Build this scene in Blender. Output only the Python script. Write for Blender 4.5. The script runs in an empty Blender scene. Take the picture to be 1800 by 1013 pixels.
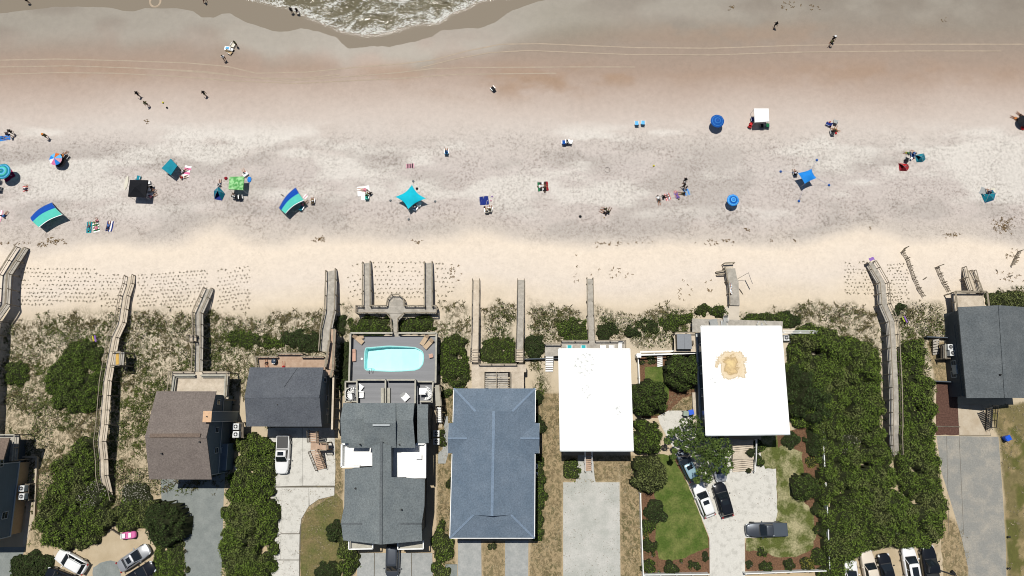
import bpy, math, random
import numpy as np
from mathutils import Vector
R = math.radians
rnd = random.Random(7)
C = bpy.context.scene.collection
sc = bpy.context.scene
# ------------------------------------------------------------------ camera, sky, sun
CH, FPX, TILT = 100.0, 1216.0, R(10.44)
cam_d = bpy.data.cameras.new('drone_camera')
cam = bpy.data.objects.new('drone_camera', cam_d); C.objects.link(cam)
cam.location = (0, 0, CH); cam.rotation_euler = (TILT, 0, 0)
cam_d.sensor_width = 36.0; cam_d.lens = 36.0 * FPX / 1800.0
cam_d.clip_start = 1.0; cam_d.clip_end = 3000.0
sc.camera = cam
world = bpy.data.worlds.new('World'); sc.world = world; world.use_nodes = True
wn = world.node_tree; wn.nodes.clear()
wo = wn.nodes.new('ShaderNodeOutputWorld'); wb = wn.nodes.new('ShaderNodeBackground'); sk = wn.nodes.new('ShaderNodeTexSky')
sk.sky_type = 'NISHITA'; sk.sun_disc = False
SUNV = Vector((-0.10, 0.265, 1.0)).normalized()      # towards the sun
SEL = math.asin(SUNV.z)
sk.sun_elevation = SEL; sk.sun_rotation = math.atan2(SUNV.x, SUNV.y)
sk.air_density = 1.0; sk.dust_density = 0.6; sk.ozone_density = 1.0
wb.inputs[1].default_value = 0.05
wn.links.new(sk.outputs[0], wb.inputs[0]); wn.links.new(wb.outputs[0], wo.inputs[0])
sd = bpy.data.lights.new('sun', 'SUN'); sd.energy = 4.45; sd.angle = R(0.5); sd.color = (1.0, 0.965, 0.90)
so = bpy.data.objects.new('sun', sd); C.objects.link(so)
so.rotation_euler = (-SUNV).to_track_quat('-Z', 'Y').to_euler(); so.location = (0, 0, 80)
sc.render.engine = 'CYCLES'; sc.cycles.filter_width = 1.0
vs = sc.view_settings
vs.view_transform = 'Standard'; vs.look = 'None'; vs.exposure = 0.0; vs.gamma = 1.0; vs.use_curve_mapping = False
# ------------------------------------------------------------------ photo pixel (1800 wide) <-> place
ct, st = math.cos(TILT), math.sin(TILT)
def W(px, py, z=0.0):
    u = (px - 900.0) / FPX; v = (506.5 - py) / FPX
    dy = v * ct + st; dz = v * st - ct
    t = (z - CH) / dz
    return (u * t, dy * t, z)
def P(x, y, z):
    z = z - CH
    cy = y * ct + z * st; cz = -y * st + z * ct
    return 900.0 + FPX * x / -cz, 506.5 - FPX * cy / -cz
def rng(seed): return np.random.default_rng(seed)
def _h(ix, iy, s):
    a = (ix.astype(np.int64) * 374761393 + iy.astype(np.int64) * 668265263 + s * 982451653) & 0x7fffffff
    a = ((a ^ (a >> 13)) * 1274126177) & 0x7fffffff
    a = a ^ (a >> 16)
    return (a & 0xffff) / 65535.0
def vnoise(x, y, s=0):
    x = np.asarray(x, float); y = np.asarray(y, float)
    ix = np.floor(x); iy = np.floor(y); fx = x - ix; fy = y - iy
    fx = fx * fx * (3 - 2 * fx); fy = fy * fy * (3 - 2 * fy)
    a = _h(ix, iy, s); b = _h(ix + 1, iy, s); c = _h(ix, iy + 1, s); d = _h(ix + 1, iy + 1, s)
    return (a * (1 - fx) + b * fx) * (1 - fy) + (c * (1 - fx) + d * fx) * fy
def fbm(x, y, s=0, o=4):
    r = 0; a = 0.5; t = 0
    for k in range(o):
        r = r + a * vnoise(x * 2 ** k + 17.3 * k, y * 2 ** k + 5.1 * k, s + k); t += a; a *= 0.5
    return r / t
def sstep(a, b, x):
    t = np.clip((np.asarray(x, float) - a) / (b - a), 0, 1); return t * t * (3 - 2 * t)
ZW = -1.6
SHORE = [(-400, 36), (-150, 30), (0, 24), (50, 18), (100, 12), (150, 12), (190, 13), (215, 19), (235, 21), (255, 15), (270, 15), (310, 14), (340, 20),
         (355, 30), (375, 31), (390, 24), (405, 24), (430, 38), (450, 45), (480, 55), (505, 56), (530, 50), (560, 56), (592, 66), (600, 76), (612, 86),
         (635, 83), (670, 81), (685, 83), (700, 78), (730, 74), (745, 68), (760, 65), (775, 54), (800, 51), (840, 50), (870, 40), (890, 25), (900, 19),
         (930, 8), (960, -1), (1050, -16), (1300, -22), (1800, -25), (2300, -10)]
_sx = np.array([W(a, b, ZW)[0] for a, b in SHORE]); _sy = np.array([W(a, b, ZW)[1] for a, b in SHORE])
def shore_y(x): return np.interp(x, _sx, _sy)
_ky = np.array([-400, 8.8, 12, 15.5, 18.5, 25, 35, 50, 57, 65, 80, 200, 600.])
_kz = np.array([0, 0, .45, .95, .65, -.55, -.8, -1.15, -1.5, -1.9, -2.6, -7, -12])
def T(x, y):
    x = np.asarray(x, float); y = np.asarray(y, float)
    z = np.interp(y, _ky, _kz)
    z = z + (fbm(x * .25, y * .25, 3, 3) - .5) * .5 * sstep(8.8, 13, y) * (1 - sstep(24, 29, y))
    z = z + (fbm(x * .5, y * .5, 9, 2) - .5) * .12 * sstep(20, 26, y) * (1 - sstep(38, 46, y))
    zs = ZW + .035 * np.clip(shore_y(x) - y, -60, 40)
    k = sstep(42, 52, y)
    return z * (1 - k) + zs * k
def Tf(x, y): return float(T(x, y))
def G(px, py, dz=0.0):
    """the point of the ground seen at a photo pixel, dz above it"""
    z = 0.0
    for _ in range(5):
        x, y, _z = W(px, py, z); z = Tf(x, y) + dz
    return (x, y, z)
def lin(c):
    c = c / 255.0
    return c / 12.92 if c <= .04045 else ((c + .055) / 1.055) ** 2.4
LK = 1.33
def A(r, g, b, k=1.0):
    """base colour of a surface that the sunlit photo shows as r,g,b"""
    return tuple(min(.85, lin(v) / LK * k) for v in (r, g, b))
# ------------------------------------------------------------------ materials
MC = {}
def _mat(name):
    m = bpy.data.materials.new(name); m.use_nodes = True; n = m.node_tree
    return m, n, n.nodes['Principled BSDF'], n.nodes.new, n.links.new
def mat(name, col, rough=.7, var=.12, scale=3.0, bump=0.0, bscale=20.0, metal=0.0, stretch=(1, 1, 1), col2=None, thr=(.35, .65), fine=0.0, coat=0.0, spec=None, objvar=0.0, fscale=14):
    """principled with broken-up colour: var = brightness variation, col2 = a second colour in blotches, fine = fine speckle"""
    if name in MC: return MC[name]
    m, n, b, N, L = _mat(name)
    tc = N('ShaderNodeNewGeometry'); mp = N('ShaderNodeMapping'); mp.inputs['Scale'].default_value = stretch
    L(tc.outputs['Position'], mp.inputs['Vector'])
    nz = N('ShaderNodeTexNoise'); nz.inputs['Scale'].default_value = scale; nz.inputs['Detail'].default_value = 5; nz.inputs['Roughness'].default_value = .62
    L(mp.outputs[0], nz.inputs['Vector'])
    cr = N('ShaderNodeMapRange'); cr.inputs[1].default_value = thr[0]; cr.inputs[2].default_value = thr[1]
    L(nz.outputs[0], cr.inputs[0])
    mx = N('ShaderNodeMix'); mx.data_type = 'RGBA'
    c2 = col2 if col2 else tuple(min(.9, v * (1 + var)) for v in col)
    c1 = col if col2 else tuple(v * (1 - var) for v in col)
    mx.inputs[6].default_value = (*c1, 1); mx.inputs[7].default_value = (*c2, 1)
    L(cr.outputs[0], mx.inputs[0]); out = mx.outputs[2]
    if fine or objvar:
        hs = N('ShaderNodeHueSaturation'); L(out, hs.inputs['Color'])
        if fine:
            n2 = N('ShaderNodeTexNoise'); n2.inputs['Scale'].default_value = fscale; n2.inputs['Detail'].default_value = 3; n2.inputs['Roughness'].default_value = .8
            L(mp.outputs[0], n2.inputs['Vector'])
            m2 = N('ShaderNodeMapRange'); m2.inputs[1].default_value = .3; m2.inputs[2].default_value = .7; m2.inputs[3].default_value = 1 - fine; m2.inputs[4].default_value = 1 + fine
            L(n2.outputs[0], m2.inputs[0]); v = m2.outputs[0]
        if objvar:
            oi = N('ShaderNodeObjectInfo'); m3 = N('ShaderNodeMapRange'); m3.inputs[3].default_value = 1 - objvar; m3.inputs[4].default_value = 1 + objvar
            L(oi.outputs['Random'], m3.inputs[0])
            if fine:
                mm = N('ShaderNodeMath'); mm.operation = 'MULTIPLY'; L(v, mm.inputs[0]); L(m3.outputs[0], mm.inputs[1]); v = mm.outputs[0]
            else: v = m3.outputs[0]
        L(v, hs.inputs['Value']); out = hs.outputs[0]
    L(out, b.inputs['Base Color'])
    b.inputs['Roughness'].default_value = rough; b.inputs['Metallic'].default_value = metal
    if spec is None and rough >= .6: spec = .2
    if spec is not None: b.inputs['Specular IOR Level'].default_value = spec
    if coat: b.inputs['Coat Weight'].default_value = coat; b.inputs['Coat Roughness'].default_value = .05
    if bump:
        nb = N('ShaderNodeTexNoise'); nb.inputs['Scale'].default_value = bscale; nb.inputs['Detail'].default_value = 4
        L(mp.outputs[0], nb.inputs['Vector'])
        bp = N('ShaderNodeBump'); bp.inputs['Strength'].default_value = bump; bp.inputs['Distance'].default_value = .05
        L(nb.outputs[0], bp.inputs['Height']); L(bp.outputs[0], b.inputs['Normal'])
    MC[name] = m; return m
def paint(name, col, rough=.6, metal=0, coat=0, spec=None):
    return mat(name, col, rough, .06, 2.0, metal=metal, coat=coat, spec=spec)
# ------------------------------------------------------------------ mesh builder
class MB:
    def __init__(s): s.v = []; s.f = []; s.m = []; s.cur = 0
    def add(s, vs, fs):
        o = len(s.v); s.v += [tuple(p) for p in vs]; s.f += [tuple(i + o for i in f) for f in fs]; s.m += [s.cur] * len(fs); return s
    def prism(s, poly, z0, z1):
        """vertical prism; z0/z1 number or list per corner"""
        n = len(poly)
        a = sum(poly[i][0] * poly[(i + 1) % n][1] - poly[(i + 1) % n][0] * poly[i][1] for i in range(n))
        if a < 0:
            poly = poly[::-1]
            if isinstance(z0, (list, tuple)): z0 = z0[::-1]
            if isinstance(z1, (list, tuple)): z1 = z1[::-1]
        Z0 = z0 if isinstance(z0, (list, tuple)) else [z0] * n; Z1 = z1 if isinstance(z1, (list, tuple)) else [z1] * n
        vs = [(p[0], p[1], Z0[i]) for i, p in enumerate(poly)] + [(p[0], p[1], Z1[i]) for i, p in enumerate(poly)]
        fs = [tuple(range(n))[::-1], tuple(range(n, 2 * n))] + [(i, (i + 1) % n, n + (i + 1) % n, n + i) for i in range(n)]
        return s.add(vs, fs)
    def box(s, c, sx, sy, sz, a=0.0):
        """box resting at c (base centre)"""
        ca, sa = math.cos(a), math.sin(a)
        poly = [(c[0] + x * ca - y * sa, c[1] + x * sa + y * ca) for x, y in ((-sx / 2, -sy / 2), (sx / 2, -sy / 2), (sx / 2, sy / 2), (-sx / 2, sy / 2))]
        return s.prism(poly, c[2], c[2] + sz)
    def bar(s, p0, p1, w, h):
        """beam from p0 to p1, w wide, h high (top at the points)"""
        p0 = Vector(p0); p1 = Vector(p1); d = p1 - p0
        side = Vector((-d.y, d.x, 0))
        if side.length < 1e-6: side = Vector((1, 0, 0))
        side = side.normalized() * (w / 2)
        up = d.cross(side).normalized() if side.length else Vector((0, 0, 1))
        if up.z < 0: up = -up
        if abs(d.normalized().z) > .98: up = Vector((0, 1, 0))
        dn = -up * h
        vs = [p0 - side + dn, p0 + side + dn, p0 + side, p0 - side, p1 - side + dn, p1 + side + dn, p1 + side, p1 - side]
        return s.add(vs, [(0, 1, 2, 3), (7, 6, 5, 4), (0, 4, 5, 1), (1, 5, 6, 2), (2, 6, 7, 3), (3, 7, 4, 0)])
    def slab(s, pts, th):
        """any planar polygon in space with thickness th straight down"""
        n = len(pts)
        a = sum(pts[i][0] * pts[(i + 1) % n][1] - pts[(i + 1) % n][0] * pts[i][1] for i in range(n))
        if a < 0: pts = pts[::-1]
        vs = [(p[0], p[1], p[2] - th) for p in pts] + [tuple(p) for p in pts]
        return s.add(vs, [tuple(range(n))[::-1], tuple(range(n, 2 * n))] + [(i, (i + 1) % n, n + (i + 1) % n, n + i) for i in range(n)])
    def tube(s, p0, p1, r0, r1=None, n=8, cap=True):
        r1 = r0 if r1 is None else r1
        p0 = Vector(p0); p1 = Vector(p1); d = (p1 - p0).normalized()
        a = d.orthogonal().normalized(); b = d.cross(a)
        vs = []
        for p, r in ((p0, r0), (p1, r1)):
            for k in range(n):
                t = 2 * math.pi * k / n; vs.append(p + (a * math.cos(t) + b * math.sin(t)) * r)
        fs = [(k, (k + 1) % n, n + (k + 1) % n, n + k) for k in range(n)]
        if cap: fs += [tuple(range(n))[::-1], tuple(range(n, 2 * n))]
        return s.add(vs, fs)
    def path(s, pts, r, n=6):
        for a, b in zip(pts, pts[1:]): s.tube(a, b, r, n=n)
        return s
    def lathe(s, c, prof, n=16, a0=0.0):
        """prof: (radius, z) list, bottom to top"""
        vs = []
        for r, z in prof:
            for k in range(n):
                t = a0 + 2 * math.pi * k / n; vs.append((c[0] + r * math.cos(t), c[1] + r * math.sin(t), c[2] + z))
        fs = []
        for i in range(len(prof) - 1):
            for k in range(n): fs.append((i * n + k, i * n + (k + 1) % n, (i + 1) * n + (k + 1) % n, (i + 1) * n + k))
        if prof[-1][0] > 1e-4: fs.append(tuple((len(prof) - 1) * n + k for k in range(n)))
        return s.add(vs, fs)
    def grid(s, f, nu, nv):
        """surface f(u,v) -> point, u,v in 0..1"""
        vs = [f(i / nu, j / nv) for j in range(nv + 1) for i in range(nu + 1)]
        fs = [(j * (nu + 1) + i, j * (nu + 1) + i + 1, (j + 1) * (nu + 1) + i + 1, (j + 1) * (nu + 1) + i) for j in range(nv) for i in range(nu)]
        return s.add(vs, fs)
    def mesh(s, name, mats, org=(0, 0, 0), smooth=False):
        me = bpy.data.meshes.new(name)
        me.from_pydata([(p[0] - org[0], p[1] - org[1], p[2] - org[2]) for p in s.v], [], s.f)
        for m in (mats if isinstance(mats, (list, tuple)) else [mats]): me.materials.append(m)
        if any(s.m): me.polygons.foreach_set('material_index', s.m)
        if smooth: me.polygons.foreach_set('use_smooth', [True] * len(me.polygons))
        me.update(); return me
    def build(s, name, mats, parent=None, smooth=False, kind=None):
        """one mesh object; under a parent, in the parent thing's coordinates"""
        if parent is not None:
            rt = parent
            while rt.parent: rt = rt.parent
            org = tuple(rt.location)
        else:
            xs = [p[0] for p in s.v]; ys = [p[1] for p in s.v]; org = ((min(xs) + max(xs)) / 2, (min(ys) + max(ys)) / 2, min(p[2] for p in s.v))
        o = bpy.data.objects.new(name, s.mesh(name, mats, org, smooth)); C.objects.link(o)
        if parent is not None: o.parent = parent
        else: o.location = org
        if kind: o['kind'] = kind
        return o
USED = {}
def tag(o, label, cat, group=None):
    if label in USED and not group: print('DUP LABEL', label)
    USED[label] = 1
    o['label'] = label; o['category'] = cat
    if group: o['group'] = group
    return o
def thing(name, label, cat, loc, group=None, rz=0.0):
    o = bpy.data.objects.new(name, None); C.objects.link(o); o.location = loc; o.rotation_euler = (0, 0, rz)
    o.empty_display_size = .3
    return tag(o, label, cat, group)
def struct(o): o['kind'] = 'structure'; return o
def kids(o): return KID.get(o.name, [])
def copy_tree(o, parent=None):
    c = o.copy(); C.objects.link(c)
    if parent is not None: c.parent = parent
    for ch in CH_(o): copy_tree(ch, c)
    return c
def CH_(o): return list(o.children)
def inst(me, name, loc, parent=None, rot=(0, 0, 0), scl=(1, 1, 1)):
    """another object on a shared mesh; loc in world coordinates"""
    o = bpy.data.objects.new(name, me); C.objects.link(o)
    if parent is not None:
        o.parent = parent; rt = parent
        while rt.parent: rt = rt.parent
        l = rt.location; loc = (loc[0] - l[0], loc[1] - l[1], loc[2] - l[2])
    o.location = loc; o.rotation_euler = rot; o.scale = scl
    return o
def lerp(a, b, t): return tuple(a[i] + (b[i] - a[i]) * t for i in range(len(a)))
def bil(q, u, v): return lerp(lerp(q[0], q[1], u), lerp(q[3], q[2], u), v)
def npmesh(name, V, F, mats, parent=None, mi=None, smooth=False, attrs=None, kind=None):
    """big mesh straight from arrays; F is (n,3) or (n,4)"""
    me = bpy.data.meshes.new(name); k = F.shape[1]
    me.vertices.add(len(V)); me.vertices.foreach_set('co', np.ascontiguousarray(V, dtype=np.float32).ravel())
    me.loops.add(F.size); me.loops.foreach_set('vertex_index', F.astype(np.int32).ravel())
    me.polygons.add(len(F)); me.polygons.foreach_set('loop_start', np.arange(0, F.size, k, dtype=np.int32))
    if mi is not None: me.polygons.foreach_set('material_index', np.asarray(mi, dtype=np.int32))
    if smooth: me.polygons.foreach_set('use_smooth', np.ones(len(F), dtype=bool))
    for m in (mats if isinstance(mats, (list, tuple)) else [mats]): me.materials.append(m)
    me.update(calc_edges=True)
    for an, (ty, dat) in (attrs or {}).items():
        at = me.attributes.new(an, ty, 'POINT'); at.data.foreach_set('color' if ty == 'FLOAT_COLOR' else 'value', np.ascontiguousarray(dat, dtype=np.float32).ravel())
    o = bpy.data.objects.new(name, me); C.objects.link(o)
    if parent is not None: o.parent = parent
    if kind: o['kind'] = kind
    return o
def inpoly(X, Y, poly):
    X = np.asarray(X); Y = np.asarray(Y); r = np.zeros(X.shape, bool); n = len(poly)
    for i in range(n):
        x0, y0 = poly[i][:2]; x1, y1 = poly[(i + 1) % n][:2]
        c = ((y0 > Y) != (y1 > Y))
        with np.errstate(divide='ignore', invalid='ignore'):
            r ^= c & (X < (x1 - x0) * (Y - y0) / ((y1 - y0) if y1 != y0 else 1e-9) + x0)
    return r
def edist(X, Y, poly):
    d = np.full(np.shape(X), 1e9); n = len(poly)
    for i in range(n):
        x0, y0 = poly[i][:2]; x1, y1 = poly[(i + 1) % n][:2]
        dx, dy = x1 - x0, y1 - y0; t = np.clip(((X - x0) * dx + (Y - y0) * dy) / (dx * dx + dy * dy + 1e-9), 0, 1)
        d = np.minimum(d, np.hypot(X - x0 - t * dx, Y - y0 - t * dy))
    return d
# ------------------------------------------------------------------ ground, beach and sea
def ground_material():
    m, n, b, N, L = _mat('sand_and_soil')
    zc = N('ShaderNodeAttribute'); zc.attribute_name = 'zone'
    sp = N('ShaderNodeAttribute'); sp.attribute_name = 'speck'
    wt = N('ShaderNodeAttribute'); wt.attribute_name = 'wet'
    gr = N('ShaderNodeAttribute'); gr.attribute_name = 'litter'
    g = N('ShaderNodeNewGeometry')
    def noise(sc_, det=4, ro=.6, st=(1, 1, 1), dist=0):
        mp = N('ShaderNodeMapping'); mp.inputs['Scale'].default_value = st; L(g.outputs['Position'], mp.inputs[0])
        z = N('ShaderNodeTexNoise'); z.inputs['Scale'].default_value = sc_; z.inputs['Detail'].default_value = det; z.inputs['Roughness'].default_value = ro
        z.inputs['Distortion'].default_value = dist
        L(mp.outputs[0], z.inputs[0]); return z.outputs[0]
    def rngn(x, a, b_, c, d):
        r = N('ShaderNodeMapRange'); r.inputs[1].default_value = a; r.inputs[2].default_value = b_; r.inputs[3].default_value = c; r.inputs[4].default_value = d; L(x, r.inputs[0]); return r.outputs[0]
    def mth(op, x, y):
        k = N('ShaderNodeMath'); k.operation = op
        for i, q in enumerate((x, y)):
            if isinstance(q, (int, float)): k.inputs[i].default_value = q
            else: L(q, k.inputs[i])
        return k.outputs[0]
    f1 = noise(2.5, 7, .82); f2 = noise(.22, 4, .6); f3 = noise(1.15, 4, .65); f4 = noise(10, 2, .6)
    foot = rngn(f1, .38, .53, 1, 0)                       # trampled hollows
    patch = rngn(f2, .38, .62, .35, 1)
    amt = mth('MULTIPLY', mth('MULTIPLY', foot, patch), sp.outputs['Fac'])
    mx = N('ShaderNodeMix'); mx.data_type = 'RGBA'; mx.blend_type = 'MULTIPLY'; mx.inputs[7].default_value = (.50, .475, .455, 1)
    L(amt, mx.inputs[0]); L(zc.outputs['Color'], mx.inputs[6])
    hs = N('ShaderNodeHueSaturation'); L(mx.outputs[2], hs.inputs['Color'])
    L(mth('MULTIPLY', rngn(f3, .3, .7, .95, 1.05), rngn(f4, .25, .75, .94, 1.06)), hs.inputs['Value'])
    # plant litter and dry stalks between the tufts
    l1 = noise(1.9, 7, .85, (1, .8, 1), .7); l2 = noise(.5, 3, .6)
    lm = mth('MULTIPLY', rngn(l1, .455, .53, 0, 1), rngn(l2, .30, .55, .45, 1)); lm = mth('MULTIPLY', lm, gr.outputs['Fac'])
    lc = N('ShaderNodeMix'); lc.data_type = 'RGBA'; lc.inputs[6].default_value = (.075, .060, .028, 1); lc.inputs[7].default_value = (.048, .054, .018, 1)
    L(rngn(noise(.8, 3), .4, .6, 0, 1), lc.inputs[0])
    m2 = N('ShaderNodeMix'); m2.data_type = 'RGBA'; L(lm, m2.inputs[0]); L(hs.outputs[0], m2.inputs[6]); L(lc.outputs[2], m2.inputs[7])
    L(m2.outputs[2], b.inputs['Base Color'])
    L(rngn(wt.outputs['Fac'], 0, 1, .95, .36), b.inputs['Roughness'])
    L(rngn(wt.outputs['Fac'], 0, 1, .1, .5), b.inputs['Specular IOR Level'])
    bp = N('ShaderNodeBump'); bp.inputs['Distance'].default_value = .12
    L(mth('ADD', mth('MULTIPLY', sp.outputs['Fac'], .8), mth('MULTIPLY', gr.outputs['Fac'], .6)), bp.inputs['Strength'])
    L(mth('ADD', f1, mth('MULTIPLY', l1, .5)), bp.inputs['Height']); L(bp.outputs[0], b.inputs['Normal'])
    return m
KEYS = [(-60, (150, 140, 124)), (0, (146, 136, 123)), (40, (150, 140, 127)), (85, (163, 147, 133)), (125, (175, 154, 138)), (160, (193, 175, 162)), (200, (209, 195, 184)),
        (240, (217, 207, 198)), (300, (214, 204, 197)), (380, (214, 203, 195)), (418, (216, 205, 193)), (442, (239, 224, 205)), (500, (232, 219, 204)),
        (545, (226, 210, 186)), (600, (218, 204, 180)), (700, (206, 190, 163)), (1100, (194, 172, 138))]
# where the plants of the dune grow, photo pixels on the ground, with a density
VEG = [([(0, 560), (60, 550), (130, 540), (200, 540), (300, 545), (380, 545), (430, 548), (500, 545), (575, 545), (620, 545), (620, 640), (600, 700), (470, 760), (420, 700), (420, 860), (290, 870), (240, 900), (60, 970), (0, 760)], 1.0),
       ([(600, 535), (625, 535), (625, 552), (770, 552), (770, 530), (800, 525), (830, 530), (830, 690), (795, 700), (770, 690), (765, 586), (615, 586), (600, 620), (592, 600)], 1.0),
       ([(843, 540), (870, 525), (908, 535), (908, 640), (845, 640)], 1.15), ([(922, 515), (960, 525), (1030, 545), (1030, 600), (985, 605), (960, 630), (985, 700), (945, 700), (925, 640)], 1.0),
       ([(1046, 535), (1120, 548), (1160, 530), (1210, 535), (1280, 550), (1280, 560), (1215, 560), (1215, 600), (1180, 615), (1120, 618), (1100, 600), (1046, 600)], 1.0),
       ([(1300, 548), (1380, 540), (1440, 525), (1500, 530), (1545, 545), (1555, 600), (1560, 780), (1550, 800), (1500, 620), (1460, 590), (1380, 580), (1300, 565)], .9),
       ([(1562, 540), (1600, 530), (1660, 530), (1672, 560), (1672, 600), (1640, 600), (1645, 690), (1640, 700), (1600, 640), (1575, 600)], 1.0),
       ([(1735, 515), (1770, 505), (1860, 500), (1860, 545), (1740, 545)], .8)]
DRY = [([(935, 690), (985, 690), (990, 850), (988, 1080), (930, 1080)], .75), ([(1088, 800), (1130, 800), (1130, 1080), (1092, 1080)], .8),
       ([(986, 800), (1090, 800), (1090, 848), (990, 848)], .7), ([(528, 870), (600, 830), (604, 960), (600, 1080), (526, 1080)], .6), ([(560, 775), (600, 770), (604, 870), (590, 870)], .8),
       ([(770, 690), (800, 690), (800, 1080), (765, 1080)], .85), ([(847, 950), (888, 950), (888, 1080), (847, 1080)], .6), ([(1075, 700), (1230, 690), (1230, 730), (1160, 730)], .8),
       ([(1628, 600), (1672, 600), (1680, 672), (1645, 675)], .6), ([(1640, 880), (1702, 940), (1702, 1080), (1650, 1080)], .65)]
LAWNY = [[(1735, 715), (1860, 700), (1860, 1080), (1772, 1080), (1765, 880), (1755, 770)]]
def build_ground():
    xs = np.concatenate([-np.geomspace(88, 900, 26)[::-1], np.arange(-87.7, 87.8, .32), np.geomspace(88, 900, 26)])
    ys = np.concatenate([-np.geomspace(30, 700, 24)[::-1], np.arange(-29.7, 69.8, .32), np.geomspace(70, 160, 16)])
    X, Y = np.meshgrid(xs, ys); X = X.ravel(); Y = Y.ravel(); Z = T(X, Y)
    nx, ny = len(xs), len(ys)
    i = np.arange(nx - 1)[None, :] + nx * np.arange(ny - 1)[:, None]; i = i.ravel()
    F = np.stack([i, i + 1, i + nx + 1, i + nx], 1)
    zc = Z - CH; cy = Y * ct + zc * st; cz = -Y * st + zc * ct
    px = 900 + FPX * X / -cz; py = 506.5 - FPX * cy / -cz
    wig = (fbm(X * .07, Y * .1, 21, 4) - .5)
    mid = sstep(150, 250, py) * (1 - sstep(540, 600, py))
    peak = 22 * np.exp(-((px - 850) / 70) ** 2) + 30 * np.exp(-((px - 1525) / 60) ** 2) + 14 * np.exp(-((px - 1690) / 50) ** 2) + 16 * np.exp(-((px - 385) / 60) ** 2) - 10 * np.exp(-((px - 60) / 60) ** 2)
    p2 = py + wig * (30 + 22 * mid) + peak * sstep(340, 400, py) * (1 - sstep(500, 560, py))
    kx = [k for k, _ in KEYS]
    col = np.stack([np.interp(p2, kx, [A(*c)[j] for _, c in KEYS]) for j in range(3)], 1)
    def mixc(c, w): 
        nonlocal col
        w = np.clip(w, 0, 1)[:, None]; col = col * (1 - w) + np.array(A(*c)) * w
    def blob(x, y, rx, ry): return np.exp(-(((px - x) / rx) ** 2 + ((py - y) / ry) ** 2))
    sn = fbm(X * .18, Y * .35, 41, 4)
    # rusty damp streaks where the tide has been, greyer film of water near the edge
    mixc((172, 145, 122), (blob(720, 125, 150, 16) + blob(1060, 133, 110, 17) + blob(915, 150, 130, 22) + blob(700, 92, 40, 10) + .7 * blob(1560, 130, 260, 22) + .6 * blob(150, 125, 150, 22) + .5 * blob(1300, 60, 300, 25) + .4 * blob(420, 60, 50, 20)) * sstep(.36, .62, sn) * .75)
    dsh = shore_y(X) - Y
    mixc((163, 155, 142), sstep(.30, .6, fbm(X * .12, Y * .2, 51, 3)) * (1 - sstep(3, 9, dsh)) * .9)
    mixc((146, 138, 122), blob(985, 35, 90, 40) * .7)
    # darker damp grey around the tide wrack and in the trampled strip
    mixc((191, 183, 175), sstep(.48, .62, fbm(X * .10, Y * .26, 61, 5)) * sstep(235, 275, py) * (1 - sstep(395, 425, p2)) * .6)
    mixc((236, 230, 221), sstep(.47, .62, fbm(X * .08, Y * .30, 71, 5)) * sstep(205, 245, py) * (1 - sstep(330, 400, p2)) * .8)
    # yards
    lit = np.zeros(len(X)); rag = (fbm(X * .5, Y * .5, 81, 3) - .5) * 26
    for poly, d in VEG:
        e = edist(px, py, poly); ins = inpoly(px, py, poly); sd_ = np.where(ins, e, -e) + rag
        lit = np.maximum(lit, d * sstep(-3, 16, sd_))
    for poly, d in DRY:
        e = edist(px, py, poly); ins = inpoly(px, py, poly); sd_ = np.where(ins, e, -e) + rag * .15
        w = sstep(-2, 3, sd_); lit = np.maximum(lit, d * w); mixc((176, 156, 122), w)
    for poly in LAWNY:
        e = edist(px, py, poly); ins = inpoly(px, py, poly); w = sstep(-2, 4, np.where(ins, e, -e) + rag * .2)
        mixc((128, 117, 78), w * .95); mixc((96, 100, 48), w * sstep(.48, .60, fbm(X * .45, Y * .45, 91, 4)) * .8); mixc((178, 156, 118), w * sstep(.56, .70, fbm(X * .8, Y * .8, 97, 4)) * .7); lit = np.maximum(lit, .35 * w)
    speck = sstep(205, 265, py) * (1 - sstep(404, 436, p2)) + .22 * sstep(404, 436, p2) * (1 - sstep(500, 560, py)) + .10 * sstep(85, 120, py) * (1 - sstep(205, 265, py))
    wet = (1 - sstep(2, 9, dsh)) * .8 + .25 * (1 - sstep(60, 130, py))
    col4 = np.concatenate([col, np.ones((len(X), 1))], 1)
    o = npmesh('ground', np.stack([X, Y, Z], 1), F, ground_material(), smooth=True,
               attrs={'zone': ('FLOAT_COLOR', col4), 'speck': ('FLOAT', speck), 'wet': ('FLOAT', np.clip(wet, 0, 1)), 'litter': ('FLOAT', lit)})
    struct(o); o['label'] = 'pale trampled beach sand rising to bright dry dune sand and the yards'
build_ground()
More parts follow.
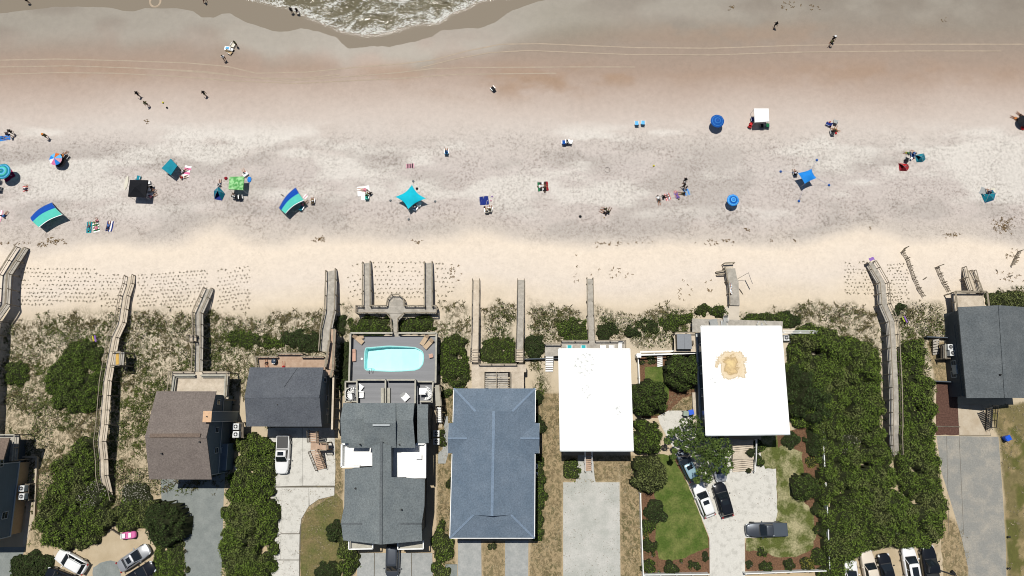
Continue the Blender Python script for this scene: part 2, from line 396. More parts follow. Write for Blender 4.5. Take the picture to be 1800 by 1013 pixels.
# the sea: a thin glassy sheet over the sand, rougher and foamy where the wave breaks
def water_material():
    m, n, b, N, L = _mat('sea_water')
    fo = N('ShaderNodeAttribute'); fo.attribute_name = 'foam'; de = N('ShaderNodeAttribute'); de.attribute_name = 'deep'
    g = N('ShaderNodeNewGeometry')
    def nz(s, st=(1, 1, 1), det=4, dist=0.):
        mp = N('ShaderNodeMapping'); mp.inputs['Scale'].default_value = st; L(g.outputs['Position'], mp.inputs[0])
        z = N('ShaderNodeTexNoise'); z.inputs['Scale'].default_value = s; z.inputs['Detail'].default_value = det; z.inputs['Distortion'].default_value = dist; L(mp.outputs[0], z.inputs[0]); return z.outputs[0]
    c = N('ShaderNodeMix'); c.data_type = 'RGBA'; c.inputs[6].default_value = (*A(148, 137, 121), 1); c.inputs[7].default_value = (*A(112, 106, 84), 1)
    L(de.outputs['Fac'], c.inputs[0])
    sb = N('ShaderNodeMath'); sb.operation = 'SUBTRACT'; L(nz(3.6, (.6, 1.7, 1), 7, 1.2), sb.inputs[0])
    iv = N('ShaderNodeMapRange'); iv.inputs[3].default_value = .80; iv.inputs[4].default_value = .43; L(fo.outputs['Fac'], iv.inputs[0]); L(iv.outputs[0], sb.inputs[1])
    r = N('ShaderNodeMapRange'); r.inputs[1].default_value = 0; r.inputs[2].default_value = .07; L(sb.outputs[0], r.inputs[0])
    c2 = N('ShaderNodeMix'); c2.data_type = 'RGBA'; c2.inputs[7].default_value = (.66, .66, .62, 1); L(c.outputs[2], c2.inputs[6])  # white streaks: foam together with sun glints put into the colour
    k = N('ShaderNodeMath'); k.operation = 'MULTIPLY'; k.inputs[1].default_value = .8; L(r.outputs[0], k.inputs[0]); L(k.outputs[0], c2.inputs[0])
    L(c2.outputs[2], b.inputs['Base Color'])
    rr = N('ShaderNodeMapRange'); rr.inputs[3].default_value = .12; rr.inputs[4].default_value = .5; L(r.outputs[0], rr.inputs[0]); L(rr.outputs[0], b.inputs['Roughness'])
    b.inputs['IOR'].default_value = 1.33
    bp = N('ShaderNodeBump'); bp.inputs['Distance'].default_value = .15; L(fo.outputs['Fac'], bp.inputs['Strength']); L(nz(3.0, (1, 1.6, 1), 3), bp.inputs['Height']); L(bp.outputs[0], b.inputs['Normal'])
    return m
def build_water():
    xs = np.concatenate([-np.geomspace(92, 900, 22)[::-1], np.arange(-91.7, -37, .8), np.arange(-37, 0, .10), np.arange(0.1, 91.8, .8), np.geomspace(92, 900, 22)])
    ys = np.concatenate([np.arange(52, 68, .10), np.arange(68.2, 80, .4), np.geomspace(80.5, 900, 30)])
    X, Y = np.meshgrid(xs, ys); X = X.ravel(); Y = Y.ravel()
    px, py = P(X, Y, ZW)
    edge = np.interp(px, [-500, 300, 400, 450, 500, 530, 560, 600, 640, 690, 730, 770, 800, 840, 900, 1100, 2600], [-26, -8, -6, 2, 14, 28, 38, 55, 62, 55, 46, 40, 22, 6, -6, -30, -36])
    e = edge - py + (fbm(X * .5, Y * .5, 5, 3) - .5) * 9
    foam = sstep(-2, 10, e); band = np.exp(-((e - 3) / 7) ** 2)
    wv = np.sin((Y + 1.6 * fbm(X * .22, Y * .2, 7, 3) * 4 + .02 * (X + 18) ** 2) * 2.2)
    chop = fbm(X * 1.1 + Y * .3, Y * 1.9, 13, 4) - .5
    Z = ZW + foam * (.05 + .07 * wv + .48 * chop) + .012 * (fbm(X * .8, Y * .8, 19, 3) - .5)
    fa = np.clip(foam * (.28 + .75 * sstep(.0, .9, wv) * .5 + .9 * (fbm(X * .35, Y * .4, 31, 3) - .45)) + .62 * band + .12 * sstep(0, .3, foam), 0, 1)
    fa = fa * sstep(20, 60, px + 2000) 
    nx, ny = len(xs), len(ys); i = (np.arange(nx - 1)[None, :] + nx * np.arange(ny - 1)[:, None]).ravel()
    o = npmesh('sea_water', np.stack([X, Y, Z], 1), np.stack([i, i + 1, i + nx + 1, i + nx], 1), water_material(), smooth=True,
               attrs={'foam': ('FLOAT', fa), 'deep': ('FLOAT', np.clip(foam * .9 + .1 * (shore_y(X) < Y - 6), 0, 1))})
    struct(o); o['label'] = 'thin glassy wash of the sea with a foamy glittering wave'
build_water()
# pale wheel tracks along the wet sand
RB = [0]
def ribbon(name, pts, w, m, dz=.015, step=6):
    """strip laid on the terrain through photo pixels"""
    dens = []; RB[0] += 1; dz = .004 + .003 * RB[0]
    xs = [p[0] for p in pts]; ys = [p[1] for p in pts]
    for x in np.arange(xs[0], xs[-1] + .1, step * (1 if xs[-1] > xs[0] else -1)):
        dens.append((x, float(np.interp(x, xs, ys))))
    P3 = [Vector(G(x, y)) for x, y in dens]; mb = MB(); vs = []
    for i, p in enumerate(P3):
        d = (P3[min(i + 1, len(P3) - 1)] - P3[max(i - 1, 0)]); s = Vector((-d.y, d.x, 0)).normalized() * w / 2
        ww = .8 + .4 * rnd.random()
        for q in (p - s * ww, p + s * ww): vs.append((q.x, q.y, Tf(q.x, q.y) + dz))
    mb.add(vs, [(2 * i, 2 * i + 2, 2 * i + 3, 2 * i + 1) for i in range(len(P3) - 1)])
    return struct(mb.build(name, m, smooth=True))
trk = mat('rolled_sand', A(183, 166, 147), .85, .07, 1.2, fine=.08)
trk2 = mat('rolled_dry_sand', A(192, 181, 168), .9, .06, 1.2, fine=.08)
for pts in ([(0, 106), (100, 104), (220, 107), (330, 111), (400, 117), (450, 129), (540, 127), (620, 119), (700, 113), (760, 106), (820, 90), (880, 78), (950, 77), (1020, 80), (1120, 84), (1250, 85), (1400, 80), (1550, 78), (1800, 78)],
            [(0, 118), (120, 116), (240, 120), (350, 127), (430, 135), (500, 143), (600, 136), (700, 128), (760, 121), (830, 119), (1000, 118), (1120, 118)],
            [(0, 131), (100, 128), (200, 129), (300, 134), (420, 143), (520, 147), (620, 142), (720, 137), (800, 131), (900, 130), (980, 129)],
            [(280, 122), (360, 126), (440, 137), (520, 139), (600, 131)],
            [(740, 119), (800, 104), (860, 93), (930, 89), (1000, 92), (1100, 96), (1250, 97), (1400, 92), (1600, 90), (1760, 90)]):
    ribbon('wheel_track', pts, .19, trk)
# ------------------------------------------------------------------ drives, lawns, beds
def sheet(name, pts, m, z=.012, th=.06, label=None):
    mb = MB(); mb.prism([W(x, y, z)[:2] for x, y in pts], z - th, z)
    o = mb.build(name, m); struct(o)
    if label: o['label'] = label
    return o
def wavy(pts, amp=2.0, step=7, seed=1):
    """densify an outline in photo pixels and roughen it"""
    r = random.Random(seed); out = []; n = len(pts)
    for i in range(n):
        a, b = pts[i], pts[(i + 1) % n]; L_ = math.hypot(b[0] - a[0], b[1] - a[1]); k = max(1, int(L_ / step))
        for j in range(k):
            t = j / k; out.append((a[0] + (b[0] - a[0]) * t + (r.random() - .5) * amp, a[1] + (b[1] - a[1]) * t + (r.random() - .5) * amp))
    return out
def conc(name, c, **k):
    return mat(name, A(*c), .85, .1, .5, bump=.1, fine=.07, **k)
m_conc = mat('pale_concrete', A(218, 215, 206), .85, 0, 1.1, col2=A(196, 193, 184), thr=(.50, .66), fine=.09, fscale=5, bump=.1, objvar=.02)
m_concg = mat('grey_concrete', A(160, 163, 161), .85, 0, 1.1, col2=A(180, 181, 178), fine=.10, fscale=5, bump=.1, objvar=.03)
m_concb = mat('bluish_concrete', A(132, 138, 135), .85, 0, .8, col2=A(148, 153, 149), fine=.12, fscale=5, bump=.1, objvar=.02)
m_concd = mat('worn_grey_drive', A(150, 149, 143), .85, 0, .5, col2=A(178, 171, 158), thr=(.44, .72), fine=.16, fscale=5, bump=.2)
m_conc4 = mat('speckled_pale_drive', A(183, 184, 176), .85, 0, .45, col2=A(206, 204, 197), fine=.12, fscale=5, bump=.2)
m_concc = mat('cream_concrete', A(206, 193, 172), .85, 0, .8, col2=A(188, 172, 148), fine=.08, bump=.15)
m_sandp = mat('sandy_drive', A(205, 188, 160), .95, 0, .35, col2=A(188, 170, 140), fine=.10, bump=.3)
m_mulch = mat('bark_mulch', A(134, 102, 78), .95, 0, 5, col2=A(98, 72, 54), fine=.35, bump=.6)
m_mulchd = mat('dark_bark_mulch', A(112, 84, 72), .95, 0, 5, col2=A(84, 60, 52), fine=.3, bump=.6)
m_lawn = mat('mown_grass', A(82, 102, 42), .95, 0, .6, col2=A(126, 130, 74), thr=(.40, .72), fine=.34, fscale=4, bump=.5)
m_patchy = mat('patchy_dry_lawn', A(94, 102, 50), .95, 0, .5, col2=A(176, 168, 130), thr=(.42, .66), fine=.30, fscale=4, bump=.5)
m_dryl = mat('brownish_grass', A(132, 118, 82), .95, 0, .4, col2=A(104, 106, 60), thr=(.38, .62), fine=.34, fscale=4, bump=.5)
def slabs(name, pts, m, cuts, label, kid='concrete_slab'):
    """a drive cast in slabs: pts = outline in pixels; cuts = list of convex pieces (pixels); leaves narrow joints"""
    root = sheet(name, pts, mat('joint_dirt', A(112, 106, 94), .95), .004, .05, label)
    org = root.location
    for q in cuts:
        g = [Vector(W(x, y, 0)[:2]) for x, y in q]; c = sum(g, Vector((0, 0))) / len(g)
        g2 = []
        for p in g:
            d = c - p; g2.append(p + d.normalized() * .022)
        mb = MB(); mb.prism([tuple(p) for p in g2], -.03, .045 + .004 * rnd.random()); o = mb.build(kid, m, root); 
    return root
slabs('driveway', [(470, 752), (588, 752), (590, 822), (588, 872), (560, 878), (540, 893), (530, 915), (526, 1060), (469, 1060), (480, 950), (474, 900), (478, 860)], m_conc,
      [[(470, 752), (532, 752), (532, 854), (478, 856), (474, 800)], [(532, 752), (588, 752), (590, 822), (589, 854), (532, 854)], [(478, 857), (496, 857), (494, 938), (481, 946), (474, 900)],
       [(496, 857), (543, 857), (543, 890), (530, 912), (526, 938), (494, 938)], [(543, 857), (588, 857), (588, 871), (560, 878), (544, 889)], [(480, 948), (494, 939), (493, 984), (476, 984)], [(494, 939), (527, 939), (526, 984), (493, 984)],
       [(474, 985), (526, 985), (526, 1060), (469, 1060)]], 'long pale concrete driveway curving past the white pickup')
slabs('driveway', [(628, 972), (760, 972), (762, 1060), (627, 1060)], m_concg, [[(628, 972), (658, 972), (657, 1060), (627, 1060)], [(659, 972), (692, 972), (691, 1060), (658, 1060)], [(693, 972), (723, 972), (723, 1060), (692, 1060)], [(724, 972), (760, 972), (762, 1060), (724, 1060)]], 'grey concrete apron in front of the pool house')
slabs('driveway', [(1683, 712), (1727, 712), (1742, 766), (1686, 766)], m_concc, [[(1683, 712), (1727, 712), (1741, 765), (1686, 765)]], 'small cream concrete pad beside the mulch bed')
sheet('driveway', [(282, 830), (396, 830), (393, 880), (388, 1060), (326, 1060), (323, 905), (300, 885), (284, 884)], m_concb, .01, .05, 'bluish concrete driveway below the taupe roofed house')
sheet('driveway', [(-30, 962), (44, 962), (38, 985), (34, 1060), (-30, 1060)], m_concb, .01, .05, 'bluish concrete driveway in the bottom left corner')
sheet('parking_court', wavy([(95, 968), (165, 958), (190, 935), (215, 930), (262, 935), (275, 955), (270, 990), (280, 1060), (85, 1060)], 4, 8, 3), m_sandp, .01, .05, 'sandy parking court with two white cars')
sheet('gravel_patch', wavy([(165, 1000), (185, 985), (210, 990), (214, 1060), (150, 1060)], 5, 8, 4), m_concb, .016, .05)
for q, c in (([(805, 950), (846, 950), (847, 1060), (804, 1060)], m_concg), ([(888, 950), (929, 950), (928, 1060), (887, 1060)], m_concg), ([(783, 992), (804, 992), (803, 1060), (782, 1060)], m_concb)):
    slabs('driveway_strip', q, c, [q], 'narrow grey concrete strip below the blue roofed house')
sheet('driveway', [(990, 848), (1012, 848), (1013, 838), (1016, 800), (1042, 800), (1045, 838), (1047, 848), (1089, 848), (1091, 1060), (990, 1060)], m_conc4, .012, .05, 'pale speckled concrete driveway below the plain white roof')
sheet('driveway', [(1156, 732), (1175, 722), (1236, 722), (1240, 766), (1330, 776), (1345, 822), (1364, 822), (1367, 906), (1366, 945), (1309, 946), (1310, 1060), (1248, 1060), (1247, 945), (1190, 800), (1160, 745)], m_conc, .012, .05, 'broad pale driveway where the cars park below the stained white roof')
sheet('driveway', [(1646, 766), (1755, 768), (1762, 860), (1768, 960), (1770, 1060), (1703, 1060), (1702, 1000), (1690, 945), (1672, 885), (1655, 830)], m_concd, .01, .05, 'long worn grey driveway at the right')
for xx in ((1664, 767, 1664, 1000), (1686, 767, 1690, 1000)):
    mb = MB(); a = W(xx[0], xx[1], .014); b_ = W(xx[2] + 4, 940, .014); mb.bar(a, b_, .05, .01)
    struct(mb.build('drive_joint', mat('joint_dirt', A(112, 106, 94), .95)))
sheet('mulch_bed', wavy([(1646, 670), (1682, 672), (1686, 765), (1645, 765)], 1.5, 8, 9), m_mulchd, .014, .05, 'dark reddish mulch bed beside the right hand house')
sheet('parking_court', wavy([(1470, 1000), (1500, 975), (1530, 960), (1600, 945), (1655, 950), (1657, 1000), (1655, 1060), (1460, 1060)], 3, 8, 5), m_sandp, .01, .05, 'sandy parking court crowded with cars at the bottom right')
sheet('street', [(-700, 1110), (2500, 1110), (2500, 1210), (-700, 1210)], mat('street_asphalt', (.055, .055, .056), .9, .1, .6, fine=.12, fscale=5), .012, .05, 'grey asphalt street running behind the houses')
# garden of the stained white house
sheet('mulch_bed', [(1124, 626), (1236, 626), (1236, 690), (1200, 700), (1165, 735), (1128, 735)], m_mulch, .01, .05, 'brown mulch bed behind the white pergola beams')
sheet('mulch_bed', [(1127, 850), (1165, 800), (1190, 806), (1247, 948), (1248, 1008), (1132, 1012)], m_mulch, .01, .05, 'brown mulch bed along the white fence')
sheet('mulch_bed', [(1364, 765), (1446, 740), (1456, 880), (1458, 1006), (1310, 1004), (1310, 955), (1364, 950)], m_mulch, .008, .05, 'brown mulch bed around the patchy lawn')
sheet('lawn', wavy([(1134, 645), (1172, 644), (1177, 668), (1176, 700), (1160, 730), (1132, 728)], 2, 6, 11), m_lawn, .018, .05, 'small green lawn between the round shrubs')
sheet('lawn', wavy([(1150, 800), (1168, 798), (1186, 806), (1215, 865), (1245, 944), (1246, 962), (1222, 972), (1205, 980), (1180, 986), (1160, 984), (1152, 960), (1153, 925), (1160, 900), (1150, 870)], 2, 6, 12), m_lawn, .018, .05, 'green wedge of lawn left of the parked cars')
sheet('lawn', wavy([(1365, 790), (1372, 782), (1410, 795), (1412, 830), (1405, 850), (1412, 880), (1430, 900), (1434, 940), (1428, 965), (1400, 978), (1365, 980), (1345, 970), (1312, 968), (1312, 946), (1364, 944), (1366, 900)], 3, 6, 13), m_patchy, .018, .05, 'patchy half dry lawn beside the grey pickup')
sheet('lawn', wavy([(1338, 764), (1366, 764), (1368, 800), (1365, 824), (1344, 824), (1338, 800)], 1.5, 6, 16), m_patchy, .022, .05, 'scrap of patchy lawn right of the broad pale steps')
sheet('lawn', wavy([(540, 900), (590, 868), (603, 880), (604, 935), (600, 1000), (590, 1060), (528, 1060), (529, 925)], 2, 6, 14), m_dryl, .010, .05, 'brownish lawn beside the curved driveway')
sheet('sand_path', wavy([(1283, 530), (1299, 534), (1300, 575), (1270, 575), (1272, 548)], 2, 6, 15), mat('swept_sand', A(214, 203, 186), .95, .06, .6, fine=.06), 1.15, .9)
# strewn small stones and leaf litter on the drives
def litter(name, polys, n, m, zs, size, seed, label):
    g = rng(seed); V = []; F = []
    for poly, z in polys:
        wp = [W(x, y, z)[:2] for x, y in poly]; xs = [p[0] for p in wp]; ys = [p[1] for p in wp]
        X = g.uniform(min(xs), max(xs), n); Y = g.uniform(min(ys), max(ys), n); k = inpoly(X, Y, wp) & (fbm(X * .6, Y * .6, seed) > .46 - .1 * (edist(X, Y, wp) < .5)); X = X[k]; Y = Y[k]
        s = size * (.5 + g.random(len(X))); 
        for x, y, q in zip(X, Y, s):
            o = len(V); a = g.random() * 6.28
            for t in range(3): V.append((x + q * math.cos(a + t * 2.09), y + q * math.sin(a + t * 2.09), z + .01))
            V.append((x, y, z + q * .6)); F += [(o, o + 1, o + 3), (o + 1, o + 2, o + 3), (o + 2, o, o + 3)]
    o = npmesh(name, np.array(V), np.array(F), m, kind='stuff'); o['label'] = label
    return o
litter('leaf_litter', [([(990, 848), (1089, 848), (1091, 1020), (990, 1020)], .015), ([(470, 860), (590, 860), (526, 1010), (470, 1010)], .055), ([(1160, 735), (1235, 735), (1364, 822), (1364, 900), (1247, 940), (1190, 800)], .015)], 700,
       mat('dry_leaf_litter', A(120, 104, 82), .95, .2), 0, .045, 77, 'dry leaf litter scattered over the pale driveways')
# ------------------------------------------------------------------ plants
def leafmat(name, c1, c2, c3=None):
    """leaf colour broken up per leaf and per clump"""
    m, n, b, N, L = _mat(name)
    g = N('ShaderNodeNewGeometry')
    n1 = N('ShaderNodeTexNoise'); n1.inputs['Scale'].default_value = 1.5; n1.inputs['Detail'].default_value = 6; n1.inputs['Roughness'].default_value = .8
    L(g.outputs['Position'], n1.inputs[0])
    r = N('ShaderNodeMapRange'); r.inputs[1].default_value = .34; r.inputs[2].default_value = .66; L(n1.outputs[0], r.inputs[0])
    mx = N('ShaderNodeMix'); mx.data_type = 'RGBA'; mx.inputs[6].default_value = (*c1, 1); mx.inputs[7].default_value = (*c2, 1); L(r.outputs[0], mx.inputs[0]); out = mx.outputs[2]
    if c3:
        n2 = N('ShaderNodeTexNoise'); n2.inputs['Scale'].default_value = .35; n2.inputs['Detail'].default_value = 4; L(g.outputs['Position'], n2.inputs[0])
        r2 = N('ShaderNodeMapRange'); r2.inputs[1].default_value = .50; r2.inputs[2].default_value = .66; L(n2.outputs[0], r2.inputs[0])
        m3 = N('ShaderNodeMix'); m3.data_type = 'RGBA'; m3.inputs[7].default_value = (*c3, 1); L(out, m3.inputs[6]); L(r2.outputs[0], m3.inputs[0]); out = m3.outputs[2]
    rp = N('ShaderNodeHueSaturation'); L(out, rp.inputs['Color'])
    v = N('ShaderNodeMapRange'); v.inputs[3].default_value = .45; v.inputs[4].default_value = 1.75; L(g.outputs['Random Per Island'], v.inputs[0]); L(v.outputs[0], rp.inputs['Value'])
    L(rp.outputs[0], b.inputs['Base Color']); b.inputs['Roughness'].default_value = .7; b.inputs['Specular IOR Level'].default_value = .12
    return m
LM = {'green': leafmat('leaf_mid_green', (.036, .060, .010), (.100, .150, .023), (.062, .084, .022)),
      'dark': leafmat('leaf_dark_green', (.018, .032, .010), (.044, .066, .018)),
      'olive': leafmat('leaf_olive', (.065, .082, .026), (.140, .155, .052), (.060, .078, .020)),
      'thicket': leafmat('leaf_thicket', (.036, .060, .011), (.125, .180, .028), (.105, .118, .040)),
      'deep': leafmat('leaf_evergreen', (.024, .044, .010), (.078, .112, .022), (.040, .060, .014)),
      'scrub': leafmat('leaf_dune_scrub', (.046, .060, .018), (.115, .130, .048), (.066, .066, .026)),
      'grey': leafmat('bare_grey_twig', (.16, .15, .12), (.25, .24, .20)),
      'yellow': leafmat('leaf_yellowish', (.13, .14, .025), (.20, .18, .035))}
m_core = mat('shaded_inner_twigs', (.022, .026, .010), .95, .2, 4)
m_bark = mat('grey_bark', (.16, .14, .12), .9, .2, 8)
def leaves(V, F, P_, Nn, size, g, aspect=.55):
    """diamond leaves at points P_ facing Nn"""
    n = len(P_); a = g.random(n) * 6.283
    t = np.stack([np.cos(a), np.sin(a), g.normal(0, .35, n)], 1)
    t -= Nn * (t * Nn).sum(1)[:, None]; t /= np.linalg.norm(t, axis=1)[:, None] + 1e-9
    bb = np.cross(Nn, t); s = size * (.55 + .9 * g.random(n))[:, None]
    o = sum(len(v) for v in V)
    q = np.stack([P_ - t * s, P_ + bb * s * aspect, P_ + t * s, P_ - bb * s * aspect], 1).reshape(-1, 3)
    V.append(q); F.append(o + np.arange(4 * n).reshape(-1, 4))
def crown_mesh(poly, H, z0=0.0, clump=.9, dens=70, size=.13, seed=1, edge=1.0, rough=.4, ragged=.25):
    """heap of leaf clumps over a world outline. returns (V,F,mi)"""
    g = rng(seed); xs = [p[0] for p in poly]; ys = [p[1] for p in poly]
    bx0, bx1, by0, by1 = min(xs), max(xs), min(ys), max(ys)
    k = max(1, int((bx1 - bx0) * (by1 - by0) / clump ** 2 * 1.25))
    cx = g.uniform(bx0, bx1, k); cy = g.uniform(by0, by1, k)
    ins = inpoly(cx, cy, poly); cx = cx[ins]; cy = cy[ins]
    if len(cx) == 0: cx = np.array([(bx0 + bx1) / 2]); cy = np.array([(by0 + by1) / 2])
    ed = edist(cx, cy, poly); big = min(edge * 2.2, max(.3, ed.max()))
    ch = H * (.55 + .45 * np.clip(ed / big, 0, 1) ** .6) * (1 + rough * (g.random(len(cx)) - .6)) 
    crr = clump * (.65 + .7 * g.random(len(cx)))
    def hf(x, y):
        out = np.full(x.shape, -1.0)
        for s in range(0, len(x), 8000):
            xx = x[s:s + 8000, None]; yy = y[s:s + 8000, None]
            d2 = ((xx - cx) ** 2 + (yy - cy) ** 2) / crr ** 2
            hh = ch - crr * 1.0 * (1 - np.sqrt(np.clip(1 - d2, 0, 1))) - np.where(d2 > 1, 9, 0)
            out[s:s + 8000] = hh.max(1)
        out = np.where(out > 0, out + H * .30 * (vnoise(x * .42, y * .42, seed + 3) - .6), out)
        pit = np.clip(.62 - vnoise(x * 1.9, y * 1.9, seed), 0, 1) * .75 + np.clip(.55 - vnoise(x * 4.1, y * 4.1, seed + 9), 0, 1) * .45
        return np.where(out > 0, np.maximum(out - pit * min(1.2, H * .55), .02), out)
    st_ = max(.18, min(.35, (bx1 - bx0) / 8))
    gx = np.arange(bx0 - .3, bx1 + .3 + st_, st_); gy = np.arange(by0 - .3, by1 + .3 + st_, st_); X, Y = np.meshgrid(gx, gy); xr = X.ravel(); yr = Y.ravel()
    h = hf(xr, yr); nx = len(gx); ok = h > 0
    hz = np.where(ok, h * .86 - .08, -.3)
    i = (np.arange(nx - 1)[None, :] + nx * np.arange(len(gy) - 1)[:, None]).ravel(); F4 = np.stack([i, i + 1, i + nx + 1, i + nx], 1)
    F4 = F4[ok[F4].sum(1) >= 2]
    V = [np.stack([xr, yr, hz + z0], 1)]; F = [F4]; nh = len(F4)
    n = int((bx1 - bx0) * (by1 - by0) * dens); x = g.uniform(bx0 - ragged, bx1 + ragged, n); y = g.uniform(by0 - ragged, by1 + ragged, n)
    h = hf(x, y); k = (h > 0) | ((edist(x, y, poly) < ragged) & (g.random(n) < .25)); x = x[k]; y = y[k]; h = np.maximum(h[k], H * .35 * g.random(k.sum()))
    h = h * (1 - .0 * g.random(len(x))) - .22 * g.random(len(x)) * clump
    e = .12; nzx = hf(x - e, y) - hf(x + e, y); nzy = hf(x, y - e) - hf(x, y + e)
    Nn = np.stack([np.clip(nzx, -1, 1) * 1.2, np.clip(nzy, -1, 1) * 1.2, np.full(len(x), .5)], 1) + g.normal(0, .42, (len(x), 3)); Nn[:, 2] = np.abs(Nn[:, 2]) + .05
    Nn /= np.linalg.norm(Nn, axis=1)[:, None]
    leaves(V, F, np.stack([x, y, h + z0], 1), Nn, size, g)
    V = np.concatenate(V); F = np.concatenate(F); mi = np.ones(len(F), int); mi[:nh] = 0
    return V, F, mi
def bigpoly(pts, z): return [W(x, y, z)[:2] for x, y in pts]
SEED = [100]
def shrub(label, pts, H, leaf='green', cat='shrub', name='shrub', zb=None, group=None, kind=None, **kw):
    SEED[0] += 1; z0 = 0.0
    if len(pts) == 1:        # (x, y, r) a round one
        x, y, r = pts[0]; rr = random.Random(SEED[0]); k = 12; pts = [(x + r * (1 + .16 * (rr.random() - .5)) * math.cos(t * 6.283 / k), y + r * (1 + .16 * (rr.random() - .5)) * math.sin(t * 6.283 / k)) for t in range(k)]
    if len(pts) > 3: pts = wavy(pts, 3.5 if len(pts) == 12 else 9, 9, SEED[0])
    cx = sum(p[0] for p in pts) / len(pts); cy = sum(p[1] for p in pts) / len(pts)
    g0 = G(cx, cy); z0 = g0[2] - .05 if zb is None else zb
    poly = bigpoly(pts, z0 + H * .6); ox = sum(p[0] for p in poly) / len(poly); oy = sum(p[1] for p in poly) / len(poly)
    root = thing(name, label, cat, (ox, oy, z0), group)
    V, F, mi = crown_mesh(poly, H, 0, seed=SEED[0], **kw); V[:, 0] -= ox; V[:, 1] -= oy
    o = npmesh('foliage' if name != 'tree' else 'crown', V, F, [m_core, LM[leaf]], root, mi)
    mb = MB(); r = .03 + .02 * H
    mb.tube((ox, oy, z0 - .1), (ox + .1, oy, z0 + H * .6), r * 1.5, r)
    for k in range(5):
        a = k * 1.3; q = min(1.0, H * .3); mb.tube((ox, oy, z0 + .1 * H), (ox + q * math.cos(a), oy + q * math.sin(a), z0 + H * .55), r * .8, r * .3, 5)
    mb.build('stem' if name != 'tree' else 'trunk', m_bark, root)
    if kind: root['kind'] = kind; del root['category']
    return root
TH = dict(clump=.6, dens=105, size=.095)
shrub('big rounded dark green dune shrub beside the long left boardwalk', [(150, 600), (173, 606), (180, 622), (166, 632), (182, 640), (180, 690), (168, 712), (140, 722), (112, 722), (92, 706), (80, 682), (79, 658), (90, 640), (106, 620), (130, 603)], 1.9, 'green', zb=None, **TH)
shrub('small round dark shrub alone on the dune left of the big rounded one', [(27, 657, 20)], 1.2, 'green', **TH)
shrub('large tangled evergreen mass above the white hatchback', [(110, 795), (135, 780), (160, 765), (168, 790), (172, 830), (176, 860), (188, 880), (196, 905), (186, 928), (165, 950), (130, 962), (100, 965), (75, 950), (62, 925), (58, 897), (80, 880), (88, 850), (92, 820)], 2.8, 'thicket', rough=.55, **TH)
shrub('bare grey twiggy bush on top of the tangled evergreen mass', [(150, 872, 27)], 3.0, 'grey', dens=40, clump=.7, size=.09)
shrub('bushy dark green shrub at the foot of the left boardwalk', [(222, 908, 27)], 2.3, 'thicket', **TH)
shrub('bare greyish shrub between the boardwalk foot and the dark tree', [(236, 876, 22)], 1.6, 'grey', dens=38, clump=.7, size=.09)
shrub('round dark tree overhanging the bluish driveway', [(288, 921, 36)], 4.0, 'dark', 'tree', 'tree', **TH)
shrub('grey green bush touching the left side of the dark tree', [(262, 905, 22)], 2.6, 'olive', **TH)
shrub('low green hedge down the left edge of the bluish driveway', [(272, 955), (300, 948), (312, 955), (318, 985), (316, 1050), (262, 1050), (268, 990)], 1.3, 'green', **TH)
for q, t in (((312, 957, 6), 'upper'), ((311, 986, 9), 'middle'), ((324, 1003, 5), 'lowest'), ((325, 970, 4), 'tiny second')):
    shrub('%s clipped ball shrub beside the bluish driveway' % t, [q], .9, 'olive', clump=.4, dens=110, size=.08, group=None)
shrub('scruffy bush in the bottom left corner by the driveway', [(22, 990), (48, 975), (80, 982), (82, 1000), (74, 1050), (16, 1050)], 1.6, 'dark', **TH)
shrub('long tall hedge between the bluish driveway and the curved concrete one', [(412, 772), (440, 762), (468, 775), (476, 800), (474, 850), (480, 885), (484, 925), (480, 960), (472, 1050), (386, 1050), (388, 960), (392, 885), (398, 845), (418, 825), (412, 800)], 2.2, 'thicket', 'hedge', 'hedge', clump=.65, dens=105, size=.10)
shrub('light olive shrub in the middle of the long tall hedge', [(432, 905, 34)], 2.5, 'olive', **TH)
